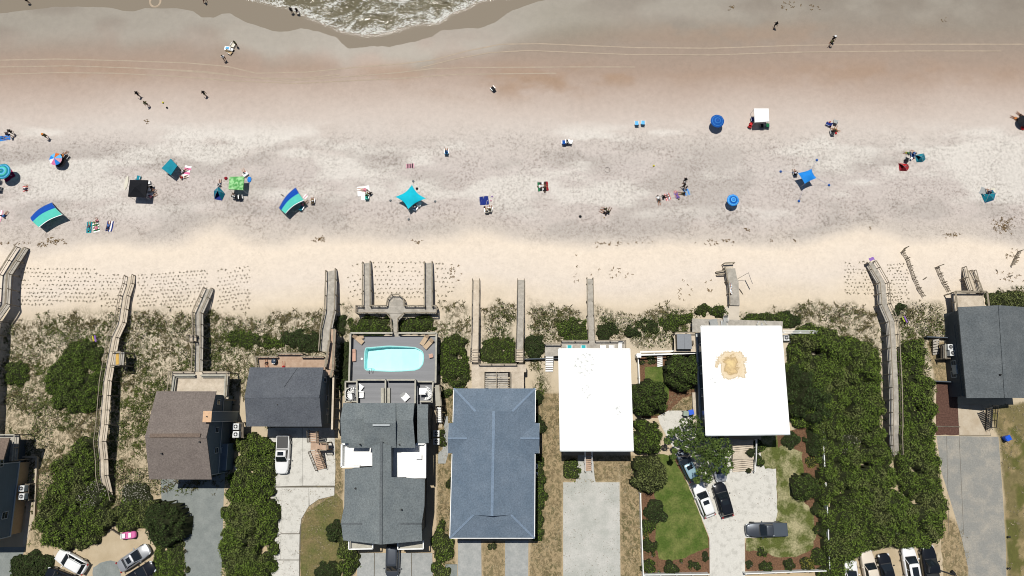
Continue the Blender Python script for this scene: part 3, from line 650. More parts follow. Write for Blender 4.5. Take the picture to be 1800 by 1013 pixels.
# dune shrubs in front of the houses
DS = [('low dark shrub left of the grey roofed deck', [(402, 590), (425, 580), (455, 580), (480, 592), (495, 600), (490, 608), (440, 610), (405, 604)], .7, 'green'),
      ('dark shrub patch between the deck and its boardwalk', [(490, 590), (515, 578), (548, 578), (563, 590), (562, 614), (520, 612), (495, 606)], .8, 'dark'),
      ('small dark shrub right of the boardwalk with the ramp', [(590, 560), (605, 552), (608, 570), (598, 588), (588, 584)], .7, 'dark'),
      ('dark hedge left of the pool deck steps', [(612, 565), (640, 557), (682, 558), (686, 584), (650, 586), (616, 584)], 1.0, 'green'),
      ('dark hedge right of the pool deck steps', [(706, 562), (735, 556), (764, 556), (766, 583), (706, 584)], 1.0, 'green'),
      ('narrow dark shrub between the ramp and the pool deck', [(597, 600), (612, 590), (614, 660), (600, 690), (594, 650)], .9, 'dark'),
      ('dense upright dark green shrub right of the pool deck', [(778, 600), (800, 593), (818, 600), (822, 640), (818, 675), (800, 680), (780, 665), (772, 630)], 1.5, 'green'),
      ('small green shrub at the corner of the pool house', [(773, 680), (788, 678), (794, 690), (782, 700), (772, 696)], 1.0, 'green'),
      ('dark low shrub between the two straight walkways', [(846, 605), (870, 590), (900, 592), (907, 610), (906, 638), (862, 640), (846, 634)], .8, 'green'),
      ('dark shrub right of the second straight walkway', [(924, 590), (945, 580), (958, 598), (952, 628), (930, 636), (924, 620)], .8, 'dark'),
      ('dark green shrub left of the narrow walkway', [(985, 565), (1005, 550), (1030, 560), (1032, 598), (1000, 600), (980, 590)], .9, 'green'),
      ('dark green shrub right of the narrow walkway', [(1048, 575), (1060, 562), (1082, 570), (1084, 590), (1065, 598), (1048, 592)], .9, 'dark'),
      ('ragged dune shrubs in the middle of the sandy gap', [(1095, 575), (1120, 562), (1150, 562), (1155, 580), (1130, 590), (1098, 590)], .8, 'dark'),
      ('small dark dune shrub left of the spa platform', [(1160, 560), (1190, 548), (1222, 548), (1218, 562), (1190, 578), (1165, 574)], .7, 'green'),
      ('low dense shrub left of the sand path', [(1225, 545), (1245, 535), (1270, 538), (1283, 550), (1270, 556), (1235, 555)], .8, 'green'),
      ('low dense shrub strip right of the sand path', [(1300, 550), (1325, 546), (1360, 548), (1385, 552), (1392, 566), (1375, 570), (1340, 563), (1303, 562)], .9, 'green'),
      ('small dune shrub beyond the end of the white beams', [(1355, 548), (1385, 545), (1405, 560), (1400, 575), (1380, 572)], .8, 'dark'),
      ('dark bush at the right edge beside the last deck', [(1738, 520), (1755, 510), (1785, 515), (1830, 520), (1830, 538), (1745, 538)], 1.0, 'olive'),
      ('little green dune bush between the two curved fences', [(1575, 535), (1590, 532), (1592, 548), (1578, 552)], .6, 'dark')]
for lb, pts, H, lf in DS: shrub(lb, pts, H, lf, clump=.45, dens=110, size=.085, rough=.6)
# hedges beside houses
shrub('clipped round bush at the upper corner of the blue roof', [(942, 702, 13)], 1.2, 'dark', clump=.5, dens=100, size=.09)
shrub('clipped oval bush below the first one beside the blue roof', [(944, 746, 15)], 1.2, 'dark', clump=.5, dens=100, size=.09)
shrub('long clipped hedge along the right side of the blue roofed house', [(936, 802), (948, 800), (955, 820), (956, 925), (950, 945), (934, 945)], 1.2, 'green', 'hedge', 'hedge', clump=.5, dens=100, size=.09)
shrub('bright green bush beside the brown steps of the plain white roof', [(1000, 812), (1014, 805), (1017, 835), (1006, 848), (992, 832)], 1.0, 'thicket', clump=.5, dens=100, size=.09)
shrub('tall green bush at the lower left of the pool house', [(597, 952), (612, 950), (622, 965), (625, 1000), (614, 1014), (596, 1005)], 2.0, 'thicket', **TH)
shrub('dark palm like bush against the pool house wall', [(588, 935, 17)], 1.8, 'dark', **TH)
shrub('dark low bush at the bottom edge beside the brownish lawn', [(573, 1012, 20)], 1.5, 'dark', **TH)
shrub('rounded green bush right of the pool house', [(763, 925), (780, 920), (792, 945), (791, 972), (776, 986), (762, 978)], 1.5, 'thicket', **TH)
shrub('small green bush below the rounded one right of the pool house', [(774, 1004, 14)], 1.2, 'thicket', **TH)
shrub('slim green bush among the dry strip beside the blue roofed house', [(792, 850, 6)], 1.2, 'green', clump=.4, dens=100, size=.08)
shrub('round topiary shrub between the grey concrete strips', [(865, 962, 5)], .8, 'olive', clump=.35, dens=120, size=.07)
# garden of the stained white house
GR = [('large round dark tree beside the stained white roof', (1206, 654, 31), 4.5, 'deep', 'tree'), ('round dark tree below the small green lawn', (1143, 700, 31), 4.2, 'deep', 'tree'),
      ('round green tree touching the top of the driveway', (1141, 770, 28), 4.0, 'green', 'tree'), ('round paler tree below it along the white fence', (1143, 836, 30), 3.8, 'olive', 'tree'),
      ('spiky dark shrub on the mulch beside the white fence', (1152, 903, 18), 1.6, 'dark', 'shrub'), ('small dark shrub just below the spiky one', (1139, 926, 10), 1.0, 'green', 'shrub'),
      ('rounded shrub halfway down the white fence', (1142, 961, 12), 1.1, 'deep', 'shrub'), ('rounded shrub in the corner of the white fence', (1141, 999, 12), 1.2, 'green', 'shrub'),
      ('rounded dark shrub in the bottom mulch bed', (1182, 998, 10), 1.0, 'deep', 'shrub'), ('rounded shrub left of the driveway mouth', (1222, 997, 10), 1.0, 'deep', 'shrub'),
      ('tiny shrub between the two rounded ones in the bottom bed', (1199, 990, 4), .5, 'green', 'shrub'), ('tiny round shrub at the tip of the lawn wedge', (1239, 980, 5), .6, 'dark', 'shrub'),
      ('large dark round shrub overhanging the patchy lawn', (1421, 857, 23), 2.6, 'deep', 'shrub'), ('dark bushy shrub above the patchy lawn', (1440, 775, 21), 2.0, 'dark', 'shrub'),
      ('small dark shrub at the lower right corner of the stained white roof', (1392, 775, 14), 1.0, 'dark', 'shrub'), ('leafy bush right of the broad steps', (1334, 788, 12), 1.0, 'green', 'shrub'), ('smaller leafy bush below it right of the broad steps', (1333, 812, 9), .9, 'green', 'shrub'),
      ('round clipped shrub upper of the pair beside the right fence', (1442, 897, 11), 1.2, 'deep', 'shrub'), ('round clipped shrub lower of the pair beside the right fence', (1445, 933, 12), 1.2, 'deep', 'shrub'),
      ('green shrub in the lower right corner of the patchy garden', (1443, 980, 13), 1.2, 'green', 'shrub'), ('reddish green shrub next to the garden corner', (1423, 995, 11), 1.1, 'yellow', 'shrub'),
      ('small round shrub in the middle of the bottom right bed', (1389, 995, 9), .9, 'deep', 'shrub'), ('small round shrub right of the driveway mouth', (1320, 995, 6), .7, 'dark', 'shrub'),
      ('dark round shrub further right of the driveway mouth', (1348, 998, 9), .9, 'deep', 'shrub'), ('flat dark ground shrub below the grey pickup', (1338, 969, 9), .5, 'green', 'shrub'),
      ('pale leafed plant upper left in the small mulch bed', (1144, 632, 7), .6, 'olive', 'shrub'), ('small leafy plant beside the white garden steps', (1178, 633, 6), .6, 'olive', 'shrub'),
      ('low plant at the corner post of the white fence', (1131, 640, 5), .5, 'olive', 'shrub'), ('small yellow green shrub below the fence post', (1137, 943, 6), .6, 'yellow', 'shrub'),
      ('tiny yellow green shrub by the white fence', (1146, 978, 5), .5, 'yellow', 'shrub'), ('yellow green plant beside the patchy lawn', (1425, 812, 8), .6, 'yellow', 'shrub'),
      ('small plant in the bottom bed beside the white fence', (1157, 1003, 5), .5, 'green', 'shrub')]
for lb, q, H, lf, kd in GR:
    small = q[2] < 14
    shrub(lb, [q], H, lf, kd, kd, clump=.4 if small else .6, dens=120 if small else 105, size=.08 if small else .10, rough=.35, edge=1.2)
# the two thickets
shrub('huge dense maritime thicket between the garden and the right boardwalk', [(1398, 590), (1412, 575), (1445, 572), (1475, 585), (1500, 603), (1540, 606), (1551, 640), (1552, 700), (1548, 770), (1566, 792), (1577, 820), (1580, 872), (1606, 884), (1660, 905), (1667, 935), (1650, 955), (1600, 958), (1560, 962), (1530, 962), (1512, 975), (1500, 992), (1490, 1050), (1458, 1050), (1457, 940), (1452, 872), (1446, 850), (1450, 800), (1446, 760), (1400, 738), (1390, 700), (1396, 660), (1391, 630)], 3.0, 'thicket', 'thicket', 'thicket', clump=.75, dens=95, size=.10, rough=.6, ragged=.35)
shrub('long narrow thicket right of the right boardwalk', [(1584, 606), (1600, 612), (1618, 600), (1640, 615), (1630, 650), (1648, 690), (1646, 750), (1652, 800), (1660, 850), (1668, 900), (1640, 893), (1595, 872), (1584, 850), (1584, 700), (1582, 640)], 2.4, 'thicket', 'thicket', 'thicket', clump=.7, dens=95, size=.10, rough=.6, ragged=.3)
shrub('dark oak like tree on the left flank of the huge thicket', [(1395, 650), (1420, 645), (1450, 670), (1462, 700), (1452, 735), (1430, 745), (1404, 735), (1390, 700)], 4.2, 'dark', 'tree', 'tree', clump=.7, dens=80, size=.11)
shrub('pale bare twigs poking out of the thicket top', [(1492, 779, 16)], 3.2, 'grey', dens=26, clump=.7, size=.08)
shrub('second pale twiggy patch low in the huge thicket', [(1560, 930, 17)], 3.3, 'grey', dens=16, clump=.7, size=.08)
# the open crown tree over the driveway: trunk, forking limbs, separate leaf clusters
def open_tree():
    base = W(1243, 800, 0); root = thing('tree', 'open crowned tree spreading over the parked cars', 'tree', base)
    g = random.Random(5); mb = MB(); top = W(1245, 795, 2.2)
    mb.tube(base, top, .22, .16, 8); mb.build('trunk', m_bark, root)
    blobs = [(1205, 745, 10, 4.6), (1190, 757, 6, 4.4), (1222, 742, 12, 5.0), (1180, 762, 7, 4.2), (1199, 765, 8, 4.6), (1217, 768, 14, 5.4), (1233, 762, 14, 5.6), (1174, 776, 6, 4.0), (1190, 780, 6, 4.2), (1207, 785, 10, 5.0), (1238, 782, 17, 6.0),
             (1255, 796, 16, 6.2), (1228, 800, 12, 5.4), (1270, 782, 15, 5.6), (1281, 795, 9, 5.2), (1248, 818, 16, 5.6), (1266, 808, 12, 5.2), (1236, 830, 12, 4.8), (1281, 817, 9, 4.6), (1275, 827, 7, 4.4), (1224, 845, 6, 4.0), (1183, 803, 5, 3.8), (1186, 793, 4, 4.0), (1244, 842, 8, 4.2), (1257, 768, 12, 5.4)]
    V = []; F = []; mi = []; lm = MB(); o = 0
    for k, (x, y, r, z) in enumerate(blobs):
        c = W(x, y, z); rr = r / 12.6 * 1.0; gg = rng(900 + k); n = int(120 * rr * rr + 50)
        d = gg.normal(0, 1, (n, 3)); d[:, 2] = np.abs(d[:, 2]) * .9 - .15; d /= np.linalg.norm(d, axis=1)[:, None]
        rad = rr * (.55 + .55 * gg.random(n))[:, None]; pp = np.array(c) + d * rad * np.array([1, 1, .55]); pp[:, 2] = np.minimum(pp[:, 2], c[2] + .8)
        Vv = []; Ff = []; nn = d * .6 + np.array([0, 0, .7]) + gg.normal(0, .35, (n, 3)); nn /= np.linalg.norm(nn, axis=1)[:, None]
        leaves(Vv, Ff, pp - np.array(base), nn, .16, gg); V.append(Vv[0]); F.append(Ff[0] + o); o += len(Vv[0])
        mid = lerp(top, c, .5); mid = (mid[0] + g.uniform(-.3, .3), mid[1] + g.uniform(-.3, .3), mid[2] - .3)
        lm.tube(top, mid, .08, .055, 5); lm.tube(mid, (c[0], c[1], c[2]), .055, .02, 5)
    lm.build('limbs', m_bark, root)
    npmesh('crown', np.concatenate(V), np.concatenate(F), [LM['deep']], root)
open_tree()
# ------------------------------------------------------------------ dune grass: loose tufts, sprawling blades
def blades(PX, PY, PZ, g, length, width, nb, flat=.5, cmb=None):
    """nb blades per tuft as bent slim triangles pairs"""
    n = len(PX); V = []; F = []
    X = np.repeat(PX, nb); Y = np.repeat(PY, nb); Z = np.repeat(PZ, nb); m = n * nb
    a = g.random(m) * 6.283; l = np.repeat(length * (.6 + .8 * g.random(n)), nb) * (.6 + .6 * g.random(m)); w = width * (.6 + .8 * g.random(m))
    dx, dy = np.cos(a), np.sin(a); up = .35 + .65 * g.random(m)
    p0 = np.stack([X + dx * .03 - dy * w, Y + dy * .03 + dx * w, Z], 1); p1 = np.stack([X + dx * .03 + dy * w, Y + dy * .03 - dx * w, Z], 1)
    mx = l * .45; q0 = np.stack([X + dx * mx - dy * w, Y + dy * mx + dx * w, Z + l * up * flat], 1); q1 = np.stack([X + dx * mx + dy * w, Y + dy * mx - dx * w, Z + l * up * flat], 1)
    tp = np.stack([X + dx * l, Y + dy * l, Z + l * up * flat * .75], 1); t2 = tp + np.stack([dy * w * .2, -dx * w * .2, 0 * w], 1)
    V = np.stack([p0, p1, q1, q0, tp, t2], 1).reshape(-1, 3); b = 6 * np.arange(m)[:, None]
    F = np.concatenate([b + np.array([[0, 1, 2, 3]]), b + np.array([[3, 2, 5, 4]])])
    return V, F
m_tuft = leafmat('dune_grass_blade', (.058, .050, .020), (.120, .100, .048), (.055, .062, .016))
m_tuft2 = leafmat('green_dune_grass_blade', (.036, .050, .010), (.075, .088, .018))
m_straw = leafmat('dry_straw_blade', (.13, .11, .06), (.26, .22, .14))
m_sprig = leafmat('planted_sprig_blade', (.085, .075, .042), (.13, .11, .06))
BLOCK = []       # world outlines where nothing may grow
def rag_(x, y): return (fbm(x * .5, y * .5, 81, 3) - .5) * 26
def grass_fill():
    g = rng(55); NX = 60000; x = g.uniform(-80, 82, NX); y = g.uniform(-24, 22, NX)
    z = T(x, y); px, py = P(x, y, z); rag = (fbm(x * .5, y * .5, 81, 3) - .5) * 26
    d = np.zeros(NX)
    for poly, k in VEG: e = edist(px, py, poly); d = np.maximum(d, k * sstep(-4, 20, np.where(inpoly(px, py, poly), e, -e) + rag))
    clump = fbm(x * .55, y * .55, 33, 4); d = d * sstep(.40, .60, clump) * sstep(.30, .62, fbm(x * 1.6, y * 1.6, 35, 3)) * 1.5
    k = g.random(NX) < d; x = x[k]; y = y[k]; z = z[k]; px = px[k]; py = py[k]
    ok = np.ones(len(x), bool)
    for b in BLOCK: ok &= ~inpoly(x, y, b)
    x = x[ok]; y = y[ok]; z = z[ok]; px = px[ok]; py = py[ok]
    gr = (fbm(x * .2, y * .2, 44, 3) > .54) & (py > 560)
    for nm, sel, m, lb in (('dune_grass', ~gr, m_tuft, 'olive and brown dune grass covering the sand between the walkways'), ('green_dune_grass', gr, m_tuft2, 'greener low growth in patches of the dune')):
        V, F = blades(x[sel], y[sel], z[sel] - .02, g, .46, .030, 7)
        o = npmesh(nm, V, F, m, kind='stuff'); o['label'] = lb
    # low leafy scrub creeping through the dune grass
    NX = 150000; x = g.uniform(-80, 82, NX); y = g.uniform(-22, 17, NX); z = T(x, y); px, py = P(x, y, z); d = np.zeros(NX)
    for poly, k in VEG: e = edist(px, py, poly); d = np.maximum(d, k * sstep(2, 26, np.where(inpoly(px, py, poly), e, -e) + rag_(x, y)))
    cl_ = fbm(x * .30, y * .38, 133, 5); d = d * sstep(.468, .54, cl_ + .045 * sstep(555, 585, py) + .03 * (px > 430)); k = g.random(NX) < d; x = x[k]; y = y[k]; z = z[k]; V = []; F = []
    Nn = g.normal(0, .6, (len(x), 3)); Nn[:, 2] = np.abs(Nn[:, 2]) + .5; Nn /= np.linalg.norm(Nn, axis=1)[:, None]
    hh = .38 * sstep(.48, .60, fbm(x * .30, y * .38, 133, 5)) + .30 * vnoise(x * 2.2, y * 2.2, 5) * g.random(len(x))
    leaves(V, F, np.stack([x, y, z + hh], 1), Nn, .11, g)
    o = npmesh('dune_scrub', V[0], F[0], LM['scrub'], kind='stuff'); o['label'] = 'low olive green scrub in ragged patches over the dune'
    # straw verges beside the drives
    NX = 42000; x = g.uniform(-80, 85, NX); y = g.uniform(-24, 8, NX); z = T(x, y); px, py = P(x, y, z); d = np.zeros(NX)
    for poly, k in DRY: d = np.maximum(d, k * inpoly(px, py, poly))
    for poly in LAWNY: d = np.maximum(d, .5 * inpoly(px, py, poly))
    d = d * sstep(.34, .60, fbm(x * .6, y * .6, 66, 4)); k = g.random(NX) < d; x = x[k]; y = y[k]; z = z[k]
    V, F = blades(x, y, z, g, .20, .02, 6, .35)
    h = len(F) // 2; o = npmesh('dry_verge_grass', V, F, m_straw, kind='stuff'); o['label'] = 'dry straw coloured grass on the verges beside the driveways'
# planted sprigs of beach grass in rows
def sprigs():
    g = rng(12); me = None; S = []
    for (x0, x1, yl, yr, y1, dx, dy) in ((34, 172, 472, 474, 536, 6.6, 7.0), (176, 222, 484, 484, 540, 6.4, 6.0), (243, 364, 484, 476, 540, 6.2, 6.0), (384, 441, 476, 468, 545, 6.4, 6.6), (656, 745, 462, 462, 530, 7.4, 7.6),
                                      (766, 800, 463, 466, 525, 7.0, 8.0), (612, 640, 470, 462, 528, 8.5, 9.0), (1486, 1536, 462, 462, 520, 6.2, 6.0), (1560, 1598, 466, 464, 536, 5.6, 5.6)):
        r = 0; yy = 0
        while True:
            row = []; x = x0 + (dx / 2 if r % 2 else 0)
            while x < x1:
                y = yl + (yr - yl) * (x - x0) / (x1 - x0) + r * dy
                if y < y1: row.append((x + g.normal(0, .5), y + g.normal(0, .5)))
                x += dx
            if not row: break
            S += row; r += 1
    S = [s for s in S if g.random() < .86]
    g2 = rng(3); V, F = blades(np.array([0.]), np.array([0.]), np.array([0.]), g2, .17, .022, 8, .8)
    mes = bpy.data.meshes.new('beach_grass_sprig'); mes.from_pydata(V.tolist(), [], F.tolist()); mes.materials.append(m_sprig); mes.update()
    order = sorted(S, key=lambda s: -(s[1] + rnd.random() * 4)); big = order[:290]; rest = order[290:]
    for x, y in big:
        p = G(x, y); o = inst(mes, 'beach_grass_sprig', (p[0], p[1], p[2] - .02), rot=(0, 0, rnd.random() * 6.28), scl=(1, 1, 1) if rnd.random() < .5 else (1.2, 1.2, 1.2))
        o['label'] = 'small planted sprig of beach grass in the rows on the bare dune sand'; o['category'] = 'grass'; o['group'] = 'planted beach grass sprigs'
    pp = np.array([G(x, y) for x, y in rest]); V, F = blades(pp[:, 0], pp[:, 1], pp[:, 2], g2, .17, .022, 8, .8)
    o = npmesh('beach_grass_rows', V, F, m_sprig, kind='stuff'); o['label'] = 'more rows of planted beach grass sprigs on the bare dune sand'
    # wrack and drift debris
    V = []; F = []; pts = []
    for cx, cy, rx, ry, n in ((75, 431, 7, 3, 26), (100, 424, 22, 5, 60), (562, 421, 11, 4, 45), (735, 425, 9, 3, 20), (1090, 428, 50, 3, 40), (1260, 425, 40, 4, 45), (1310, 403, 4, 4, 14), (1765, 397, 16, 11, 130), (1668, 412, 20, 4, 30),
                              (258, 214, 8, 3, 14), (1384, 12, 10, 8, 24), (1428, 12, 14, 7, 16), (1286, 12, 6, 5, 14), (1655, 36, 8, 4, 8), (1530, 403, 2, 2, 4), (1395, 422, 3, 3, 6), (1355, 422, 3, 3, 6), (20, 428, 22, 2, 26), (1780, 452, 14, 12, 30), (1775, 490, 14, 12, 30), (1245, 500, 8, 14, 16), (800, 480, 9, 14, 26), (1012, 480, 4, 20, 12), (1075, 480, 30, 12, 22), (1205, 512, 14, 18, 22)):
        for _ in range(int(n * .55)): pts.append((cx + g.normal(0, rx * .6), cy + g.normal(0, ry * .6)))
    pp = np.array([G(x, y) for x, y in pts]); V, F = blades(pp[:, 0], pp[:, 1], pp[:, 2], g, .24, .03, 5, .3)
    o = npmesh('seaweed_debris', V, F, mat('dry_seaweed', A(120, 98, 66), .95, .3), kind='stuff'); o['label'] = 'brown dried seaweed and drift debris along the tide line'
sprigs()
# ------------------------------------------------------------------ timber: boardwalks, decks, stairs
def woodmat(name, c, c2=None, objvar=.0):
    return mat(name, A(*c), .85, .14, 1.6, col2=A(*c2) if c2 else None, stretch=(1, 1, 1), fine=.16, bump=.15, objvar=objvar)
m_wg = woodmat('weathered_grey_timber', (170, 164, 153), (200, 193, 181), .04)
m_wl = woodmat('pale_bleached_timber', (206, 191, 170), (228, 214, 194), .04)
m_wd = woodmat('dark_stained_timber', (96, 88, 78), (128, 118, 104))
m_wr = woodmat('new_reddish_timber', (192, 162, 138), (212, 184, 160), .05)
m_rail = woodmat('weathered_rail', (134, 124, 108), (168, 157, 138))
m_comp = mat('grey_deck_board', A(150, 151, 154), .7, .06, .8, stretch=(.3, 6, 1), fine=.05)
m_cap = woodmat('pale_grey_cap_rail', (176, 172, 158), (198, 194, 180))
m_white = paint('white_painted_wood', (.74, .74, .72), .55)
m_dkside = mat('dark_grey_siding', A(84, 92, 98), .7, .08, 1.0, stretch=(.4, .4, 9))
PB = MB().box((0, 0, 0), 1, 1, 1).mesh('post', m_rail)
PBW = MB().box((0, 0, 0), 1, 1, 1).mesh('post', m_white)
PBC = MB().box((0, 0, 0), 1, 1, 1).mesh('post', m_cap)
def post(x, y, z0, z1, parent, s=.10, me=None, rz=0): return inst(me or PB, 'post', (x, y, z0), parent, (0, 0, rz), (s, s, z1 - z0))
def offs(P3, d):
    """polyline offset sideways by d (left positive) in plan, mitred"""
    out = []
    for i, p in enumerate(P3):
        a = P3[max(i - 1, 0)]; b = P3[min(i + 1, len(P3) - 1)]
        d1 = Vector((p[0] - a[0], p[1] - a[1])); d2 = Vector((b[0] - p[0], b[1] - p[1]))
        if d1.length < 1e-6: d1 = d2
        if d2.length < 1e-6: d2 = d1
        d1.normalize(); d2.normalize(); t = (d1 + d2).normalized(); n = Vector((-t.y, t.x)); k = max(.5, n.dot(Vector((-d1.y, d1.x))))
        out.append((p[0] + n.x * d / k, p[1] + n.y * d / k, p[2]))
    return out
def planks(mb, Lp, Rp, pitch=.15, gap=.012, th=.04):
    for i in range(len(Lp) - 1):
        ln = (math.dist(Lp[i], Lp[i + 1]) + math.dist(Rp[i], Rp[i + 1])) / 2; n = max(1, round(ln / pitch)); e = gap / ln
        for k in range(n):
            a, b = k / n + e / 2, (k + 1) / n - e / 2; dz = (rnd.random() - .5) * .012
            q = [lerp(Lp[i], Lp[i + 1], a), lerp(Rp[i], Rp[i + 1], a), lerp(Rp[i], Rp[i + 1], b), lerp(Lp[i], Lp[i + 1], b)]
            mb.slab([(p[0], p[1], p[2] + dz) for p in q], th)
    return mb
def rail(pts, parent, h=1.0, sp=1.9, cap=.15, m=None, mids=(.55,), pme=None, ground=True, ps=.10, mname='handrail', slats=0):
    """posts, cap rail and lower rails along a 3-D line of deck-level points"""
    mb = MB(); m = m or m_rail; pts = [Vector(p) for p in pts]
    for a, b in zip(pts, pts[1:]):
        mb.bar(a + Vector((0, 0, h)), b + Vector((0, 0, h)), cap, .045)
        for k in mids: mb.bar(a + Vector((0, 0, h * k)), b + Vector((0, 0, h * k)), .035, .06)
        if slats:
            n = int((b - a).length / slats)
            for j in range(1, n): p = a + (b - a) * (j / n); mb.box((p.x, p.y, p.z), .035, .035, h - .05)
        n = max(1, round((b - a).length / sp))
        for j in range(n + 1):
            if j == n and b is not pts[-1]: continue
            p = a + (b - a) * (j / n); z0 = Tf(p.x, p.y) - .1 if ground else p.z - .05
            post(p.x, p.y, min(z0, p.z - .05), p.z + h - .046, parent, ps, pme)
    return mb.build(mname, m, parent)
def boardwalk(label, path, w=1.25, m=None, rails=(1, 1), h=1.0, cap=.15, group=None, mr=None, name='boardwalk', side_from=(0, 0), side_to=(0, 0), cat='boardwalk'):
    """path: (px, py, z) with z the height above the ground there"""
    pts = []
    for x, y, z in path: pts.append(G(x, y, z))
    mid = pts[len(pts) // 2]; root = thing(name, label, cat, (mid[0], mid[1], mid[2] - path[len(pts) // 2][2]), group)
    Lp, Rp = offs(pts, w / 2), offs(pts, -w / 2)
    planks(MB(), Lp, Rp).build('decking', m or m_wg, root, kind='stuff')
    mb = MB()
    for q in (offs(pts, w / 2 - .1), offs(pts, -w / 2 + .1)):
        for a, b in zip(q, q[1:]): mb.bar((a[0], a[1], a[2] - .06), (b[0], b[1], b[2] - .06), .05, .2)
    mb.build('joist', m_wd, root)
    for s, on in zip((1, -1), rails):
        if on:
            q = offs(pts, s * (w / 2 - .02)); i = 0 if s == 1 else 1
            q = q[side_from[i]:len(q) - side_to[i]]
            rail(q, root, h, cap=cap, m=mr)
    return root
def stairs(label, a, b, w, n, mt, mr=None, rails=(1, 1), parent=None, cat='stairs', group=None, h=.95, name='stairs', slim=0):
    """a = top (px,py,z), b = bottom; n separate treads"""
    A_ = Vector(W(*a)); B_ = Vector(W(*b)); root = parent
    if root is None: root = thing(name, label, cat, (B_.x, B_.y, 0), group)
    d = B_ - A_; s = Vector((-d.y, d.x, 0)).normalized() * w / 2; run = Vector((d.x, d.y, 0)) / n; dep = run.length * (.72 if not slim else .6)
    me = None
    for k in range(n):
        c = A_ + Vector((run.x, run.y, 0)) * (k + .5); c.z = A_.z + d.z * (k + 1) / (n + 1)
        if me is None: me = MB().box((0, 0, -.04), w, dep, .04).mesh('tread', mt)
        inst(me, 'tread', c, root, (0, 0, math.atan2(s.y, s.x)))
    mb = MB()
    for q in (s * .96, -s * .96): mb.bar(A_ + q + Vector((0, 0, -.05)), B_ + q + Vector((0, 0, .02)), .05, .22)
    mb.build('stringer', mr or m_wd, root)
    for q, on in ((s, rails[0]), (-s, rails[1])):
        if on: rail([A_ + q, B_ + q], root, h, 1.2, .09, mr or m_rail, (.5,), ground=False, ps=.08)
    return root
def deck(label, corners, z, m=None, along=0, rail_on=(), parent=None, name='deck', cat='deck', h=1.0, cap=.16, mr=None, pitch=.15, slats=0, ground=True, mids=(.5,), legs=True, pme=None):
    """four corners in pixels seen at height z; boards run along edge 0-1 (along=0) or 1-2"""
    c = [W(x, y, z) for x, y in corners]
    if along: c = c[1:] + c[:1]
    root = parent or thing(name, label, cat, ((c[0][0] + c[2][0]) / 2, (c[0][1] + c[2][1]) / 2, 0))
    planks(MB(), [c[0], c[3]], [c[1], c[2]], pitch).build('decking', m or m_wg, root, kind='stuff')
    MB().slab([bil([(p[0], p[1], z - .06) for p in c], u, v) for u, v in ((.01, .01), (.99, .01), (.99, .99), (.01, .99))], .2).build('joist', m_wd, root)
    if legs:
        for u, v in ((.02, .02), (.98, .02), (.98, .98), (.02, .98), (.5, .02), (.5, .98)):
            p = bil(c, u, v); post(p[0], p[1], Tf(p[0], p[1]) - .1, z - .05, root, .15)
    for e in rail_on:
        if isinstance(e, int): a, b = W(*corners[e], z), W(*corners[(e + 1) % 4], z)
        else: a, b = W(*e[0], z), W(*e[1], z)
        rail([a, b], root, h, 1.8, cap, mr, mids, ground=False, slats=slats, pme=pme)
    return root
# long walks over the dune ------------------------------------------------------
boardwalk('weathered boardwalk cut off by the left edge of the photo', [(43, 437, .15), (28, 460, .9), (13, 484, 1.7), (10, 534, 1.8), (-10, 562, 1.9), (-16, 640, 2.0), (-22, 760, 2.0)], 1.35, h=1.05, cap=.26)
bw1 = boardwalk('very long weathered boardwalk zigzagging down the left dune', [(231, 486, .05), (229, 500, .25), (222, 521, .5), (215, 567, .9), (203, 593, 1.2), (197.5, 622, 1.7), (189, 670, 1.9), (183, 747, 2.2), (179, 776, 2.3), (182.5, 808, 1.6), (183, 836, 1.5), (190, 866, .5), (193, 880, .1)], 1.2, mr=m_rail, m=m_wl, cap=.09)
deck('small railed platform with a yellow board beside the long left boardwalk', [(202, 619), (219, 619), (217, 643), (200, 643)], 2.65, m_wg, 0, (0, 1, 2), name='viewing_platform', cat='platform', cap=.12)
mb = MB(); a = W(206, 621, 2.7); b_ = W(206, 641, 2.7); mb.bar(a, b_, .42, .03); tag(mb.build('yellow_board', mat('yellow_plank', A(222, 178, 92), .8)), 'yellowish board lying across the platform of the left boardwalk', 'board')
bw2 = boardwalk('narrow boardwalk with a small side bench leading to the taupe house deck', [(369, 508, .1), (362, 524, .7), (350, 551, 1.5), (350.5, 592, 1.8), (349, 655, 2.2)], 1.15, m=m_wg, h=1.0)
deck('tiny railed landing beside the narrow boardwalk', [(333, 590), (345, 590), (345, 601), (333, 601)], 2.7, m_wl, 0, (0, 2, 3), name='bench_landing', cat='platform', cap=.08)
bw3 = boardwalk('grey boardwalk that splits into a ramp above the dark roofed house', [(583.5, 476, .1), (583.5, 494, .8), (582.5, 520, 1.2), (582, 546, 1.5), (575, 578, 2.0), (572, 618, 2.6)], 1.45, m=m_wg, h=1.0, cap=.14)
deck('slanting timber ramp with solid rails beside the dark roofed house', [(580, 578), (591, 580), (588, 652), (575, 648)], 3.2, m_wr, 0, (1, ((582, 600), (575, 646))), name='ramp', cat='ramp', cap=.3, h=1.0)
w4a = boardwalk('left twin walkway ending in steps in the planted sand', [(646, 462, .05), (646, 484, .6), (646, 512, 1.0), (646, 541, 1.1)], 1.15, m=m_wg, h=.95)
w4b = boardwalk('right twin walkway ending in steps in the planted sand', [(754, 462, .05), (754, 484, .6), (754, 512, 1.0), (754, 541, 1.1)], 1.15, m=m_wg, h=.95)
